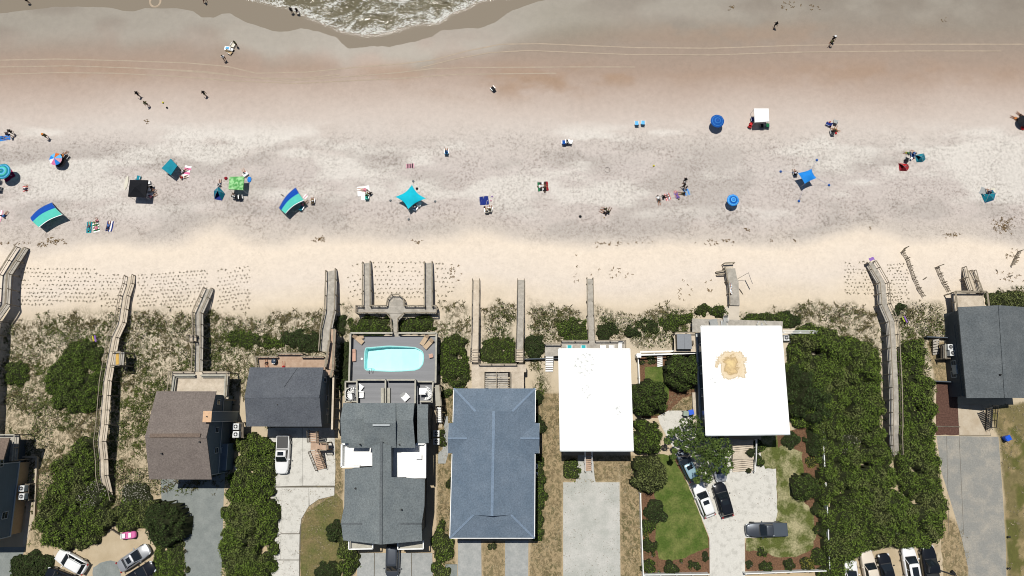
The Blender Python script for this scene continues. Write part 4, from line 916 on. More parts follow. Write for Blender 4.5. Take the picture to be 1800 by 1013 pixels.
def crosswalk():
    z = 2.0; root = deck('cross shaped lookout deck with an octagonal bay above the pool', [(628, 539), (768, 539), (768, 551.5), (628, 551.5)], z, m_wg, 1, (), name='lookout_deck')
    oc = [(681, 539), (683, 527), (690, 519.5), (702, 519.5), (711, 527), (712, 539)]
    w8 = [W(x, y, z - .005) for x, y in oc]; mb = MB()
    ys = [p[1] for p in w8]; n = int((max(ys) - min(ys)) / .15)
    for k in range(n):
        y0 = min(ys) + k * .15; ym = y0 + .07; xx = []
        for i in range(6):
            a, b = w8[i], w8[(i + 1) % 6]
            if (a[1] > ym) != (b[1] > ym): xx.append(a[0] + (b[0] - a[0]) * (ym - a[1]) / (b[1] - a[1]))
        if len(xx) >= 2: mb.prism([(min(xx), y0), (max(xx), y0), (max(xx), y0 + .13), (min(xx), y0 + .13)], z - .045, z - .004)
    q = [W(x, y, z - .004) for x, y in ((684, 552), (711, 552), (700, 566), (700, 585), (690, 585), (690, 566))]
    planks(mb, [q[0], q[5], q[4]], [q[1], q[2], q[3]]); mb.build('bay_decking', m_wg, root, kind='stuff')
    def rl(pts, **k): rail([W(x, y, z) for x, y in pts], root, .95, 1.5, .15, None, (.5,), ground=True, slats=.3, **k)
    rl([(652, 539), (681, 539), (683, 527), (690, 519.5), (702, 519.5), (711, 527), (712, 539), (748, 539)])
    rl([(640, 539), (628, 539), (628, 551.5), (681, 551.5), (689, 562), (690, 584)]); rl([(760, 539), (768, 539), (768, 551.5), (712, 551.5), (701, 562), (700, 584)])
crosswalk()
for x0, lb in ((837, 'left straight walkway'), (915.5, 'right straight walkway')):
    k = 1 if x0 < 900 else 0
    boardwalk('long weathered %s above the blue roofed house' % lb, [(x0, 492, .05), (x0 - .3, 512, .35), (x0 - 1, 560, .9), (x0 - 2.5, 614, 1.5)], 1.05, m=m_wl if k else m_wg, h=.85, cap=.09)
    stairs('short flight of pale treads on the %s' % lb, (x0 - 3, 637, 1.3), (x0 - 2.6, 614, 2.1), 1.1, 8, m_wl, name='steps', rails=(1, 1))
boardwalk('narrow straight boardwalk leading to the deck of the plain white roof', [(1036.3, 490, .05), (1036.5, 500, .3), (1036.8, 530, .8), (1038.6, 580, 1.6), (1039.8, 603, 2.0)], .92, m=m_wg, h=.85, cap=.09)
bw8 = boardwalk('short wide timber walk with a sunbather on it', [(1282, 472, .6), (1286, 493, .8), (1288, 496, .85), (1290, 537, .5)], 1.7, m=m_wg, h=.9, side_from=(0, 0), rails=(0, 1), side_to=(0, 0))
boardwalk('tiny railed landing at the top of the short wide walk', [(1271, 470, .5), (1289, 469, .6)], .9, m=m_wl, h=.9, rails=(1, 0), name='landing', cat='platform', cap=.2)
boardwalk('low ramp with pointed rails beside the short wide walk', [(1258, 482, .05), (1276, 479, .5)], .5, m=m_wl, h=.6, rails=(1, 1), name='ramp', cat='ramp')
bw9 = boardwalk('long curving boardwalk between the thickets at the right', [(1527, 463, .1), (1534, 474, .4), (1548.5, 499, 1.0), (1551.5, 536, 1.3), (1564.5, 566, 1.6), (1567.5, 613, 1.8), (1571, 682, 2.1), (1572, 748, 2.3), (1571, 764, 2.0), (1573, 800, .7)], 1.3, m=m_wg, h=1.05, cap=.12)
bw10 = boardwalk('forked wooden stairs climbing from the sand to the right hand deck', [(1700, 474, .1), (1704, 492, 1.0), (1712, 514, 2.0)], 1.5, m=m_wl, h=1.0, cap=.12)
boardwalk('right branch of the forked wooden stairs', [(1708, 478, .1), (1719, 498, 1.2), (1724, 516, 2.2)], 1.0, m=m_wl, h=1.0, rails=(0, 1), cap=.12, name='steps')
deck('bleached timber deck at the top of the right hand house', [(1672, 515), (1727, 515), (1731, 545), (1676, 550)], 2.6, m_wl, 0, (0, 1, 3), cap=.28)
# sand fences
def sand_fence(label, pts, group='sand fences'):
    P3 = [G(x, y) for x, y in pts]; root = thing('sand_fence', label, 'fence', P3[len(P3) // 2], group)
    me = None; tot = 0
    for i, (a, b) in enumerate(zip(P3, P3[1:])):
        ln = math.dist(a, b); n = int(ln / .14)
        for k in range(n):
            p = lerp(a, b, k / n); 
            if me is None: me = MB().box((0, 0, 0), .05, .02, 1.15).mesh('slat', m_rail)
            if tot < 110: inst(me, 'slat', (p[0], p[1], Tf(p[0], p[1]) - .1), root, ((rnd.random() - .5) * .12, (rnd.random() - .5) * .12, math.atan2(b[1] - a[1], b[0] - a[0])), (1.6, 1, .85 + .2 * rnd.random()))
            tot += 1
        post(a[0], a[1], a[2] - .2, a[2] + 1.35, root, .09)
        MB().bar((a[0], a[1], a[2] + .9), (b[0], b[1], b[2] + .9), .03, .05).bar((a[0], a[1], a[2] + .45), (b[0], b[1], b[2] + .45), .03, .05).build('wire', m_rail, root)
sand_fence('longest curved slatted sand fence at the right end of the beach', [(1589, 437), (1583, 444), (1591, 456), (1596, 470), (1603, 490), (1611, 508), (1621, 523)])
sand_fence('shorter curved slatted sand fence beside the longest one', [(1650, 468), (1643, 471), (1648, 483), (1655, 498), (1665, 515)])
sand_fence('short leaning slatted sand fence alone near the right edge', [(1788, 443), (1781, 456), (1775, 469)])
# ------------------------------------------------------------------ houses
def shingle(name, c, c2, fine=.30):
    m = mat(name, A(*c), .92, .1, .5, col2=A(*c2), fine=fine, fscale=5, bump=.35, bscale=8, thr=(.3, .7))
    return m
m_taupe = shingle('taupe_shingles', (122, 112, 106), (134, 124, 117))
m_slate = shingle('dark_slate_shingles', (92, 96, 103), (106, 110, 116))
m_grey = shingle('grey_green_shingles', (114, 122, 125), (130, 137, 138))
m_greyr = shingle('grey_blue_shingles', (96, 102, 105), (112, 117, 119))
m_blue = shingle('blue_shingles', (104, 120, 136), (120, 134, 149), .25)
m_blueb = shingle('pale_blue_ridge_shingles', (122, 140, 160), (134, 151, 170), .2)
m_brownr = shingle('brown_shingles', (118, 104, 94), (130, 114, 102))
m_membrane = mat('white_roof_membrane', (.80, .80, .78), .6, .03, .4)
m_side = mat('blue_grey_siding', (.125, .165, .20), .7, .07, 1.2, stretch=(.3, .3, 10))
m_sided = mat('charcoal_siding', (.07, .085, .10), .7, .07, 1.2, stretch=(.3, .3, 10))
m_trim = paint('pale_trim', (.42, .45, .46), .6)
m_glass = mat('window_glass', (.02, .028, .035), .08, .05, 1, spec=.6)
m_navy = mat('navy_siding', (.045, .065, .085), .7, .07, 1.2, stretch=(.3, .3, 10))
m_alum = paint('grey_metal', (.45, .46, .47), .4, .7)
m_black = mat('black_plastic', (.012, .012, .013), .5, .1)
m_acw = paint('white_metal_casing', (.62, .63, .62), .5)
m_vent = paint('dark_vent_metal', (.03, .03, .03), .6)
def part(mb, name, m, parent, **k): return mb.build(name, m, parent, **k)
def wall_prism(root, poly, z0, z1, m, name='wall'): return MB().prism([p[:2] for p in poly], z0, z1).build(name, m, root)
def inset(poly, d):
    c = Vector((sum(p[0] for p in poly) / len(poly), sum(p[1] for p in poly) / len(poly)))
    out = []
    for p in poly:
        v = Vector(p[:2]) - c; out.append((c.x + v.x - math.copysign(min(d, abs(v.x)), v.x), c.y + v.y - math.copysign(min(d, abs(v.y)), v.y)))
    return out
def onX(px, py, xe):
    u = (px - 900.0) / FPX; v = (506.5 - py) / FPX; t = xe / u
    return (xe, (v * ct + st) * t, CH + (v * st - ct) * t)
def winX(root, p, w, h, s, parent_name='window'):
    """window on a wall facing +x (s=1) or -x; p = centre on the wall"""
    x, y, z = p; f = MB()
    for dy, dz, a, b in ((-w / 2, 0, .09, h + .09), (w / 2, 0, .09, h + .09)): f.box((x + s * .03, y + dy, z - h / 2 - .045), .09, a, b)
    for dz in (-h / 2, h / 2): f.box((x + s * .03, y, z + dz - .045), .09, w, .09)
    f.box((x + s * .02, y, z - .02), .06, w, .04)
    fo = f.build('window', m_trim, root); MB().box((x + s * .012, y, z - h / 2), .04, w - .06, h - .06).build('pane', m_glass, fo)
    return fo
def vent(root, p, r=.12):
    MB().tube((p[0], p[1], p[2] - .1), (p[0], p[1], p[2] + .35), r, r * .9, 8).build('roof_vent', m_vent, root)
def gable_ew(root, nw, ne, se, sw, rw, re, ze, zr, mr, mw, over=.4, z0=0.0, th=.16, zn=None, body=True, cap=True):
    """gable with its ridge left-right; corners in pixels at their heights"""
    zn = ze if zn is None else zn
    NW, NE = W(*nw, zn), W(*ne, zn); SE, SW = W(*se, ze), W(*sw, ze); RW, RE = W(*rw, zr), W(*re, zr)
    MB().slab([NW, NE, RE, RW], th).build('roof_plane', mr, root); MB().slab([RW, RE, SE, SW], th).build('roof_plane', mr, root)
    if cap: MB().bar((RW[0], RW[1], zr + .045), (RE[0], RE[1], zr + .045), .34, .07).build('ridge_cap', mr, root)
    if body:
        x0 = max(NW[0], SW[0]) + over; x1 = min(NE[0], SE[0]) - over; yn = NW[1] - over; ys = SE[1] + over; yr = (RW[1] + RE[1]) / 2
        k = over * (zr - ze) / abs(yr - SE[1])
        kn = over * (zr - zn) / abs(NW[1] - yr)
        prof = [(yn, z0), (yn, zn + kn - th - .02), (yr, zr - th - .02), (ys, ze + k - th - .02), (ys, z0)]
        vs = [(x0, y, z) for y, z in prof] + [(x1, y, z) for y, z in prof]
        MB().add(vs, [(0, 1, 2, 3, 4), (9, 8, 7, 6, 5), (0, 5, 6, 1), (1, 6, 7, 2), (2, 7, 8, 3), (3, 8, 9, 4), (4, 9, 5, 0)]).build('wall', mw, root)
        return x0, x1, yn, ys
# ---- taupe roofed house
def ac_unit(label, p, s=.78, group=None, light=True):
    root = thing('air_conditioner', label, 'air conditioner', p, group)
    MB().box(p, s, s, .75).build('casing', m_acw if light else m_alum, root)
    MB().lathe((p[0], p[1], p[2] + .75), [(s * .43, 0), (s * .43, .05), (s * .36, .05), (s * .36, .01)], 18).build('fan_ring', m_acw, root)
    MB().lathe((p[0], p[1], p[2] + .755), [(s * .35, 0), (s * .34, .006)], 16).build('fan_well', m_black, root)
    mb = MB()
    for k in range(4): a = k * 1.57; mb.bar((p[0], p[1], p[2] + .80), (p[0] + s * .38 * math.cos(a), p[1] + s * .38 * math.sin(a), p[2] + .80), .03, .012)
    mb.lathe((p[0], p[1], p[2] + .77), [(s * .13, 0), (s * .13, .05)], 12).build('fan_guard', m_alum, root)
    return root
def house_taupe():
    root = thing('beach_house', 'blue grey beach house under a taupe shingle roof with a copper capped chimney', 'house', W(330, 770, 0))
    x0, x1, yn, ys = gable_ew(root, (275, 688), (380, 688), (372, 843), (262, 843), (255, 767), (363, 768), 6.8, 8.8, m_taupe, m_side, .4)
    part(MB().prism([(x1 - .2, yn - 6.6), (x1 + .75, yn - 6.6), (x1 + .75, ys + .4), (x1 - .2, ys + .4)], 0, 2.6), 'lower_storey', m_side, root)
    part(MB().box((x1 + .06, (yn + ys) / 2, 3.2), .06, yn - ys - .1, .14), 'trim_board', m_trim, root)
    part(MB().box((x1 + .78, (yn - 6.6 + ys + .4) / 2, 2.5), .06, (yn - ys) - 7.0, .1), 'trim_board', m_trim, root)
    part(MB().box((x1 + .06, ys + .06, 0), .1, .1, 6.3), 'corner_board', m_trim, root)
    for px, py in ((384, 707), (381, 756), (380, 792)): winX(root, onX(px, py, x1), .7, 1.1, 1)
    winX(root, onX(391.5, 791.5, x1), .7, 1.1, 1)
    c0 = W(369, 723.5, 9.1); c1 = W(369, 741.5, 9.1); cw = 1.0; cx = (x1 + .45); w = c0[1] - c1[1]
    ch = part(MB().prism([(cx - .5, c1[1]), (cx + .5, c1[1]), (cx + .5, c0[1]), (cx - .5, c0[1])], 0, 9.0), 'chimney', m_side, root)
    for yy in (c1[1], c0[1]):
        part(MB().box((cx + .5, yy, 0), .1, .1, 9.0), 'corner_board', m_trim, ch)
    part(MB().box((cx, (c0[1] + c1[1]) / 2, 9.0), 1.12, w + .12, .08), 'chimney_cap', mat('copper_sheet', A(224, 184, 146), .6, .1, 3), ch)
    part(MB().tube((cx, (c0[1] + c1[1]) / 2, 9.08), (cx, (c0[1] + c1[1]) / 2, 9.3), .07), 'flue', m_vent, ch)
    vent(root, W(285.5, 797.5, 8.0)); vent(root, W(352, 777, 8.5))
    r = MB(); a, b = W(263, 766, 8.98), W(352, 765.5, 8.98); r.bar(a, b, .5, .1); r.build('ridge_vent', m_brownr, root)
    # platform with two air conditioners
    p = W(420, 757, 0)
    pl = deck('raised timber platform carrying two air conditioners beside the taupe house', [(411, 743), (428, 743), (428, 770), (411, 770)], 2.4, m_wd, 0, (), name='equipment_platform', cat='platform')
    for y, t in ((750, 'upper'), (763.5, 'lower')): ac_unit('%s of the two air conditioners beside the taupe roofed house' % t, W(418, y, 2.42), .85, 'air conditioners on platforms')
    # white lounge dinghy shape by the hedge
    q = W(416.5, 818, .5); mb = MB(); mb.lathe((q[0], q[1], 0), [(.02, 0), (.34, .06), (.42, .35), (.36, .42), (.30, .36), (.25, .12)], 16)
    for i, v in enumerate(mb.v): mb.v[i] = (v[0], q[1] + (v[1] - q[1]) * 1.9, v[2])
    tag(mb.build('white_tub', m_white, smooth=True), 'white oval tub standing beside the taupe house and the hedge', 'tub')
    return root
house_taupe()
dk1 = deck('weathered deck with built in benches above the taupe roof', [(303, 654), (404, 654), (401, 704), (298, 704)], 3.2, m_wl, 0, (((303, 654), (342, 654)), ((356, 654), (404, 654)), 1, 3), cap=.12, h=1.0)
for q in (((307, 661), (343, 661)), ((354, 661), (397, 661)), ((308, 660), (304, 690)), ((398, 660), (396, 696))):
    a, b = W(*q[0], 3.65), W(*q[1], 3.65); part(MB().bar(a, b, .45, .05).bar((a[0], a[1], a[2] + .4), (b[0], b[1], b[2] + .4), .16, .04), 'bench', m_cap, dk1)
# ---- dark slate house
def house_slate():
    root = thing('beach_house', 'dark slate roofed house with the white pickup parked below it', 'house', W(505, 700, 0))
    x0, x1, yn, ys = gable_ew(root, (439, 646), (568.5, 646), (565.5, 750), (433, 750), (430, 697.5), (561.5, 697), 6.4, 7.8, m_slate, m_side, .35)
    a, b, c, d = W(499, 646.5, 6.95), W(523, 646.5, 6.5), W(499, 681, 7.48), W(486, 646.5, 6.5)
    part(MB().add([a, b, c, d, (a[0], a[1] + .02, 6.2)], [(0, 2, 1), (3, 2, 0), (1, 4, 0), (4, 3, 0)]), 'roof_cricket', m_slate, root)
    vent(root, W(489, 711.5, 7.2), .1)
    part(MB().box((x1 + .04, (yn + ys) / 2 , 1.9), .06, yn - ys, .12), 'trim_board', m_trim, root)
    winX(root, onX(571, 668, x1), .6, 1.3, 1)
    for k in range(2): winX(root, onX(575, 700 + 24 * k, x1), .8, 1.0, 1)
    return root
house_slate()
dk2 = deck('reddish timber deck where people sit above the dark slate roof', [(453, 628), (570, 628), (572, 650), (455, 650)], 3.0, m_wr, 0, (3, ((453, 628), (490, 628)), ((532, 628), (570, 628))), cap=.22, h=.95, slats=.35)
deck('narrow bay of the reddish timber deck', [(490, 622.5), (533, 622.5), (533, 627.8), (490, 627.8)], 3.0, m_wr, 0, (0,), cap=.22, h=.95, name='deck_bay', slats=.35)
deck('small landing at the foot of the slanting ramp', [(573, 650), (587, 651), (584, 664), (572, 660)], 3.0, m_wr, 0, (1,), name='landing', cat='platform', cap=.3)
wl = thing('privacy_rail', 'tall beige timber railing along the side passage of the slate house', 'railing', W(588, 710, 0))
a, b = W(586, 664, 3.6), W(583.5, 755, 3.6); part(MB().bar(a, b, .26, .06), 'handrail', m_wl, wl); part(MB().bar((a[0], a[1], 3.45), (b[0], b[1], 3.45), .1, 1.2), 'panel', m_wd, wl)
for k in range(6): p = lerp(a, b, k / 5); post(p[0], p[1], 0, 3.5, wl, .12)
st1 = stairs('reddish wooden stairs coming down onto the concrete beside the white pickup', (553, 792, 2.0), (566, 825, .1), 1.3, 11, m_wr, m_wd)
deck('landing halfway down the reddish wooden stairs', [(546, 778), (577, 778), (577, 791), (546, 791)], 2.05, m_wr, 0, (((565, 778), (577, 778)), ((565, 791), (577, 791)), 1), name='stair_landing', cat='platform', cap=.1)
stairs('upper flight of the reddish stairs in the shade of the slate roof', (551, 758, 3.2), (552, 778, 2.15), 1.3, 6, m_wr, m_wd)
# ---- pool house
def zr(px): return 9.2 - .036 * abs(px - 669.5)
def pool_house():
    root = thing('beach_house', 'large twin house with intersecting grey roofs and a pool deck', 'house', W(670, 850, 0))
    S = lambda pts, m, n='roof_plane', th=.16: MB().slab([W(*p) for p in pts], th).build(n, m, root)
    def gab(xl, xr, yn, yr, ys, ze, zrr, dxl=0, dxr=0, xs=None):
        xs = xs or (xl, xr)
        S([(xl, yn, ze), (xr, yn, ze), (xr - dxr, yr, zrr), (xl - dxl, yr, zrr)], m_grey); S([(xl - dxl, yr, zrr), (xr - dxr, yr, zrr), (xs[1], ys, ze), (xs[0], ys, ze)], m_grey)
    gab(603.4, 640, 708.7, 736.5, 779.5, 7.9, 8.7, 5, 0, (600, 640.5)); gab(640, 695.5, 708.7, 744, 787.5, 8.3, 9.9, 0, 0, (640.5, 696)); gab(695.5, 728.5, 708.7, 738, 787.6, 8.0, 9.2, 0, 2.5, (696, 730))
    S([(612.7, 779, 7.9), (641, 779, 7.9), (641, 787.6, 7.6), (612.7, 787.6, 7.6)], m_grey)
    S([(655, 746, 10.06), (685, 746, 10.06), (685, 749, 10.0), (655, 749, 10.0)], m_trim, 'ridge_vent', .12)
    gab(733.5, 752.8, 711, 736, 779, 6.6, 7.2, 0, .8, (733.2, 753.5))
    for x0, y0, x1, y1, z in ((609, 713, 724, 780, 7.4), (736, 714, 750, 775, 6.3), (612, 844, 738, 940, 6.4), (612, 826, 668, 843, 6.4), (656, 785, 685, 830, 8.0), (606, 786, 655, 820, 5.2), (688, 790, 741, 838, 5.2)):
        a, b = W(x0, y0, z), W(x1, y1, z); part(MB().prism([(a[0], b[1]), (b[0], b[1]), (b[0], a[1]), (a[0], a[1])], 0, z), 'wall', m_dkside, root)
    # south wing: ridge towards the viewer's bottom, two long slopes
    Lw = [(670, 778), (654.3, 784), (654.3, 820.5), (633, 822.5), (606, 825), (605, 890), (599.5, 917), (603, 950), (669.4, 957.5)]
    Rw = [(670, 778), (669.4, 957.5), (730.5, 952), (742, 951), (741, 921), (746, 890), (746.8, 843), (715, 840), (688, 839), (687.6, 784)]
    S([(x, y, zr(x)) for x, y in Lw], m_grey); S([(x, y, zr(x)) for x, y in Rw], m_grey)
    a, b = W(670, 776, 9.27), W(669.4, 957, 9.27); part(MB().bar(a, b, .36, .07), 'ridge_cap', m_greyr, root)
    for q in (((599, 921), (636, 921)), ((704, 921), (741, 921))):
        a, b = W(*q[0], zr(q[0][0]) + .06), W(*q[1], zr(q[1][0]) + .06); part(MB().bar(a, b, .22, .05), 'ridge_cap', m_greyr, root)
    for x, y, z in ((633, 781.5, 8.1), (702.5, 781.5, 8.1), (625, 858.5, 7.7), (706, 896, 8.0)): vent(root, W(x, y, z), .11)
    # white terraces
    z = 5.5
    part(MB().slab([W(x, y, z) for x, y in ((601, 781), (655, 781), (655, 819), (631, 820), (601, 821))], .25), 'terrace', m_membrane, root)
    part(MB().slab([W(x, y, z) for x, y in ((688, 781), (747, 781), (747, 841), (715, 841), (714, 839), (688, 839))], .25), 'terrace', m_membrane, root)
    def parapet(pts, h=.9, t=.22):
        for p, q in zip(pts, pts[1:]): a, b = W(*p, z + h), W(*q, z + h); part(MB().bar(a, b, t, h + .1), 'parapet', m_white, root)
    parapet([(612, 781), (600.5, 781), (600, 821), (632, 820.5)]); parapet([(731, 780.5), (747.5, 780.5), (747, 841)])
    p = W(737, 803, z); part(MB().box((p[0], p[1], z), .75, .6, .55), 'roof_hatch', m_membrane, root)
    # south balconies
    for x0, x1, t in ((613, 655, 0), (699, 744, 1)):
        q = [(x0, 951), (x1, 951), (x1, 965), (x0, 966)]; zb = 3.6
        part(MB().slab([W(x, y, zb) for x, y in q], .2), 'balcony', m_cap, root)
        for p_, q_ in ((q[3], q[2]), (q[0], q[3]), (q[1], q[2])): a, b = W(*p_, zb + 1.0), W(*q_, zb + 1.0); part(MB().bar(a, b, .14, .08).bar((a[0], a[1], zb + .5), (b[0], b[1], zb + .5), .04, .06), 'balcony_rail', m_white, root)
    for k in range(2):
        for j in range(3):
            x = (622, 708)[k] + j * 14; a = W(x, 940, 2.2); mb = MB().box((a[0], W(612, 940, 6.4)[1] - .02, 1.0), 1.1, .06, 1.6)
            f = part(mb, 'window', m_white, root); part(MB().box((a[0], W(612, 940, 6.4)[1] - .06, 1.1), .95, .04, 1.4), 'pane', m_glass, f)
    for k in range(5): winX(root, onX(741 + .4 * k, 850 + 18 * k, W(738, 900, 6.4)[0]), .8, 1.1, 1)
    # upper decks towards the pool
    z = 4.4
    for c in ([(627.5, 669), (677, 669), (677, 711), (628, 711)], [(680, 669), (730, 669), (729, 711), (680, 711)]):
        w_ = [W(x, y, z) for x, y in c]; part(planks(MB(), [w_[0], w_[3]], [w_[1], w_[2]], .16), 'upper_decking', m_comp, root, kind='stuff'); part(MB().slab([(p[0], p[1], z - .05) for p in w_], .25), 'upper_deck_frame', m_dkside, root)
    z2 = 3.0
    for c in ([(607, 672), (627, 672), (627, 708), (607, 708)], [(731, 672), (762, 672), (760, 711), (731, 711)]):
        w_ = [W(x, y, z2) for x, y in c]; part(planks(MB(), [w_[0], w_[3]], [w_[1], w_[2]], .16), 'lower_decking', m_comp, root, kind='stuff'); part(MB().slab([(p[0], p[1], z2 - .05) for p in w_], .25), 'lower_deck_frame', m_dkside, root)
    def para(p, q, zt, h, t=.2, m=None):
        a, b = W(*p, zt), W(*q, zt); o = part(MB().bar((a[0], a[1], zt - .04), (b[0], b[1], zt - .04), t * .8, h), 'deck_parapet', m_dkside, root); part(MB().bar(a, b, t, .035), 'parapet_cap', m or m_cap, o)
    for p, q in (((627, 668), (677, 668)), ((680, 668), (730, 668)), ((627, 668), (628, 709)), ((677.5, 668), (677.5, 709)), ((730, 668), (729.5, 709))): para(p, q, z + 1.05, 1.1)
    for p, q in (((606, 671), (627, 671)), ((607, 671), (607, 707)), ((607, 706), (627, 706)), ((731, 671), (761, 671)), ((761, 671), (759, 708)), ((738, 706), (759, 706)), ((608, 683), (613, 683))): para(p, q, z2 + 1.05, 1.1)
    for x in (672, 683): a, b = W(x, 682, z + .5), W(x, 709, z + .5); part(MB().bar(a, b, .4, .45), 'deck_bench', m_cap, root)
    # spiral stairs: central pole and wedge treads
    for cx, cy, s, a0, a1 in ((623, 692, .85, 1.6, 4.9), (750.5, 692, .85, -1.9, 1.5)):
        c = W(cx, cy, z2); n = 10; pole = part(MB().tube((c[0], c[1], z2), (c[0], c[1], z + 1.0), .06), 'spiral_stair', m_white, root)
        for k in range(n):
            t0 = a0 + (a1 - a0) * k / n; t1 = a0 + (a1 - a0) * (k + .74) / n; zz = z2 + .15 + (z - z2) * k / n
            part(MB().prism([(c[0], c[1]), (c[0] + s * math.cos(t0), c[1] + s * math.sin(t0)), (c[0] + s * math.cos(t1), c[1] + s * math.sin(t1))], zz, zz + .04), 'tread', m_white, pole)
        pts = [(c[0] + (s + .03) * math.cos(a0 + (a1 - a0) * k / 16), c[1] + (s + .03) * math.sin(a0 + (a1 - a0) * k / 16), z2 + 1.1 + (z - z2) * k / 16) for k in range(17)]
        part(MB().path(pts, .035, 5), 'handrail', m_white, pole)
    a = W(743, 688, z); part(MB().box((a[0], a[1], z - .1), 1.0, .9, .08), 'stair_landing', m_white, root)
    return root
pool_house()
def pool_deck():
    z = 1.8; root = thing('pool_deck', 'grey railed pool deck with a bright turquoise swimming pool', 'deck', W(690, 630, 0))
    pool = [(643, 612), (653, 611), (666, 610), (676, 608.9), (685, 608.6), (706, 609.4), (729, 611), (738, 615), (742, 618), (744, 622), (744.7, 631), (743, 640.5), (737, 648), (729, 651), (706, 652.5), (685, 653), (664, 652), (644.5, 651), (640.5, 648), (640.6, 631), (641.6, 617)]
    pw = [W(x, y, z)[:2] for x, y in pool]
    c = [W(x, y, z) for x, y in ((619, 590), (766, 590), (765, 674), (616, 674))]
    y0, y1 = c[2][1], c[0][1]; x0, x1 = (c[0][0] + c[3][0]) / 2 - .1, (c[1][0] + c[2][0]) / 2 + .1; mb = MB(); n = int((y1 - y0) / .16)
    big = [(p[0], p[1]) for p in pw]; cx = sum(p[0] for p in big) / len(big); cy = sum(p[1] for p in big) / len(big)
    for k in range(n):
        a = y0 + k * .16; ym = a + .075; xx = []
        for i in range(len(big)):
            p, q = big[i], big[(i + 1) % len(big)]
            if (p[1] > ym) != (q[1] > ym): xx.append(p[0] + (q[0] - p[0]) * (ym - p[1]) / (q[1] - p[1]))
        segs = [(x0, x1)] if len(xx) < 2 else [(x0, min(xx)), (max(xx), x1)]
        for s, e in segs: mb.prism([(s, a), (e, a), (e, a + .15), (s, a + .15)], z - .05, z)
    part(mb, 'decking', m_comp, root, kind='stuff')
    mb = MB()
    ins = [(cx + (p[0] - cx) * 1.0, cy + (p[1] - cy) * 1.0) for p in big]; N = len(big)
    m_basin = mat('pale_aqua_basin', (.60, .92, .90), .5, .03, 1.0)
    def zf(x):
        t = (x - min(p[0] for p in big)) / (max(p[0] for p in big) - min(p[0] for p in big)); return .62 + .45 * min(t, .55) + (.62 * min(1, max(0, (t - .55) / .38)))
    tp = [(p[0], p[1], z - .02) for p in ins]; bt = [(cx + (p[0] - cx) * .965, cy + (p[1] - cy) * .93, zf(p[0])) for p in big]
    mb.add(tp + bt, [(i, N + i, N + (i + 1) % N, (i + 1) % N) for i in range(N)])
    cl_ = [(bt[0][0] + (p[0] - bt[0][0]) * .999, cy, zf(p[0])) for p in bt]
    mb.add(bt + cl_, [((i + 1) % N, i, N + i, N + (i + 1) % N) for i in range(N)])
    basin = part(mb, 'pool_basin', m_basin, root)
    rim = MB()
    for i in range(N): a, b = big[i], big[(i + 1) % N]; rim.bar((a[0], a[1], z + .03), (b[0], b[1], z + .03), .13, .1)
    part(rim, 'pool_coping', mat('aqua_coping', (.20, .56, .54), .5), root)
    m, nt, b_, Nn, L = _mat('pool_water'); nt.nodes.remove(b_); o_ = nt.nodes['Material Output']
    tr = Nn('ShaderNodeBsdfTransparent'); tr.inputs[0].default_value = (.84, 1.0, 1.0, 1); gl = Nn('ShaderNodeBsdfGlossy'); gl.inputs['Roughness'].default_value = .06
    fr = Nn('ShaderNodeFresnel'); fr.inputs[0].default_value = 1.33; mx = Nn('ShaderNodeMixShader'); nz = Nn('ShaderNodeTexNoise'); nz.inputs['Scale'].default_value = 2.5
    bp = Nn('ShaderNodeBump'); bp.inputs['Strength'].default_value = .25; bp.inputs['Distance'].default_value = .05; gg = Nn('ShaderNodeNewGeometry'); L(gg.outputs['Position'], nz.inputs[0]); L(nz.outputs[0], bp.inputs['Height'])
    L(bp.outputs[0], gl.inputs['Normal']); L(fr.outputs[0], mx.inputs[0]); L(tr.outputs[0], mx.inputs[1]); L(gl.outputs[0], mx.inputs[2]); L(mx.outputs[0], o_.inputs[0])
    part(MB().add([(p[0], p[1], 1.66) for p in big], [tuple(range(N))[::-1] if False else tuple(range(N))]), 'pool_water', m, root)
    # parapets round the deck, cap tops at 3.0
    zt = 2.95
    def pr(p, q, t=.24):
        a, b = W(*p, zt), W(*q, zt); o = part(MB().bar((a[0], a[1], zt - .04), (b[0], b[1], zt - .04), t * .7, 1.2), 'deck_parapet', m_dkside, root); part(MB().bar(a, b, t, .04), 'parapet_cap', m_cap, o)
    pr((616, 585.5), (690, 585.5)); pr((700, 585.5), (767, 585.5)); pr((616, 585.5), (613.3, 672)); pr((767, 585.5), (765.5, 673)); pr((606, 672), (614, 672))
    part(MB().slab([W(x, y, z + .003) for x, y in ((689.5, 583), (700.5, 583), (700.5, 592), (689.5, 592))], .08), 'threshold', m_wg, root)
    part(MB().prism([(c[3][0], c[3][1]), (c[2][0], c[2][1]), (c[1][0], c[1][1]), (c[0][0], c[0][1])], -.1, .3), 'skirt', m_dkside, root)
    part(MB().lathe(W(636, 631, z), [(.16, 0), (.16, .04), (.02, .05)], 14), 'skimmer_lid', m_white, root)
    # ladder
    l = MB()
    for dx in (-.25, .25):
        q = W(652, 651, z); x = q[0] + dx; l.path([(x, q[1] - .35, z), (x, q[1] - .35, z + .6), (x, q[1] - .1, z + .8), (x, q[1] + .25, z + .6), (x, q[1] + .3, z - .6)], .03, 6)
    for k in range(2): l.tube((q[0] - .25, q[1] + .3, z - .25 - .3 * k), (q[0] + .25, q[1] + .3, z - .25 - .3 * k), .03)
    part(l, 'pool_ladder', m_alum, root)
    return root
pool_deck()
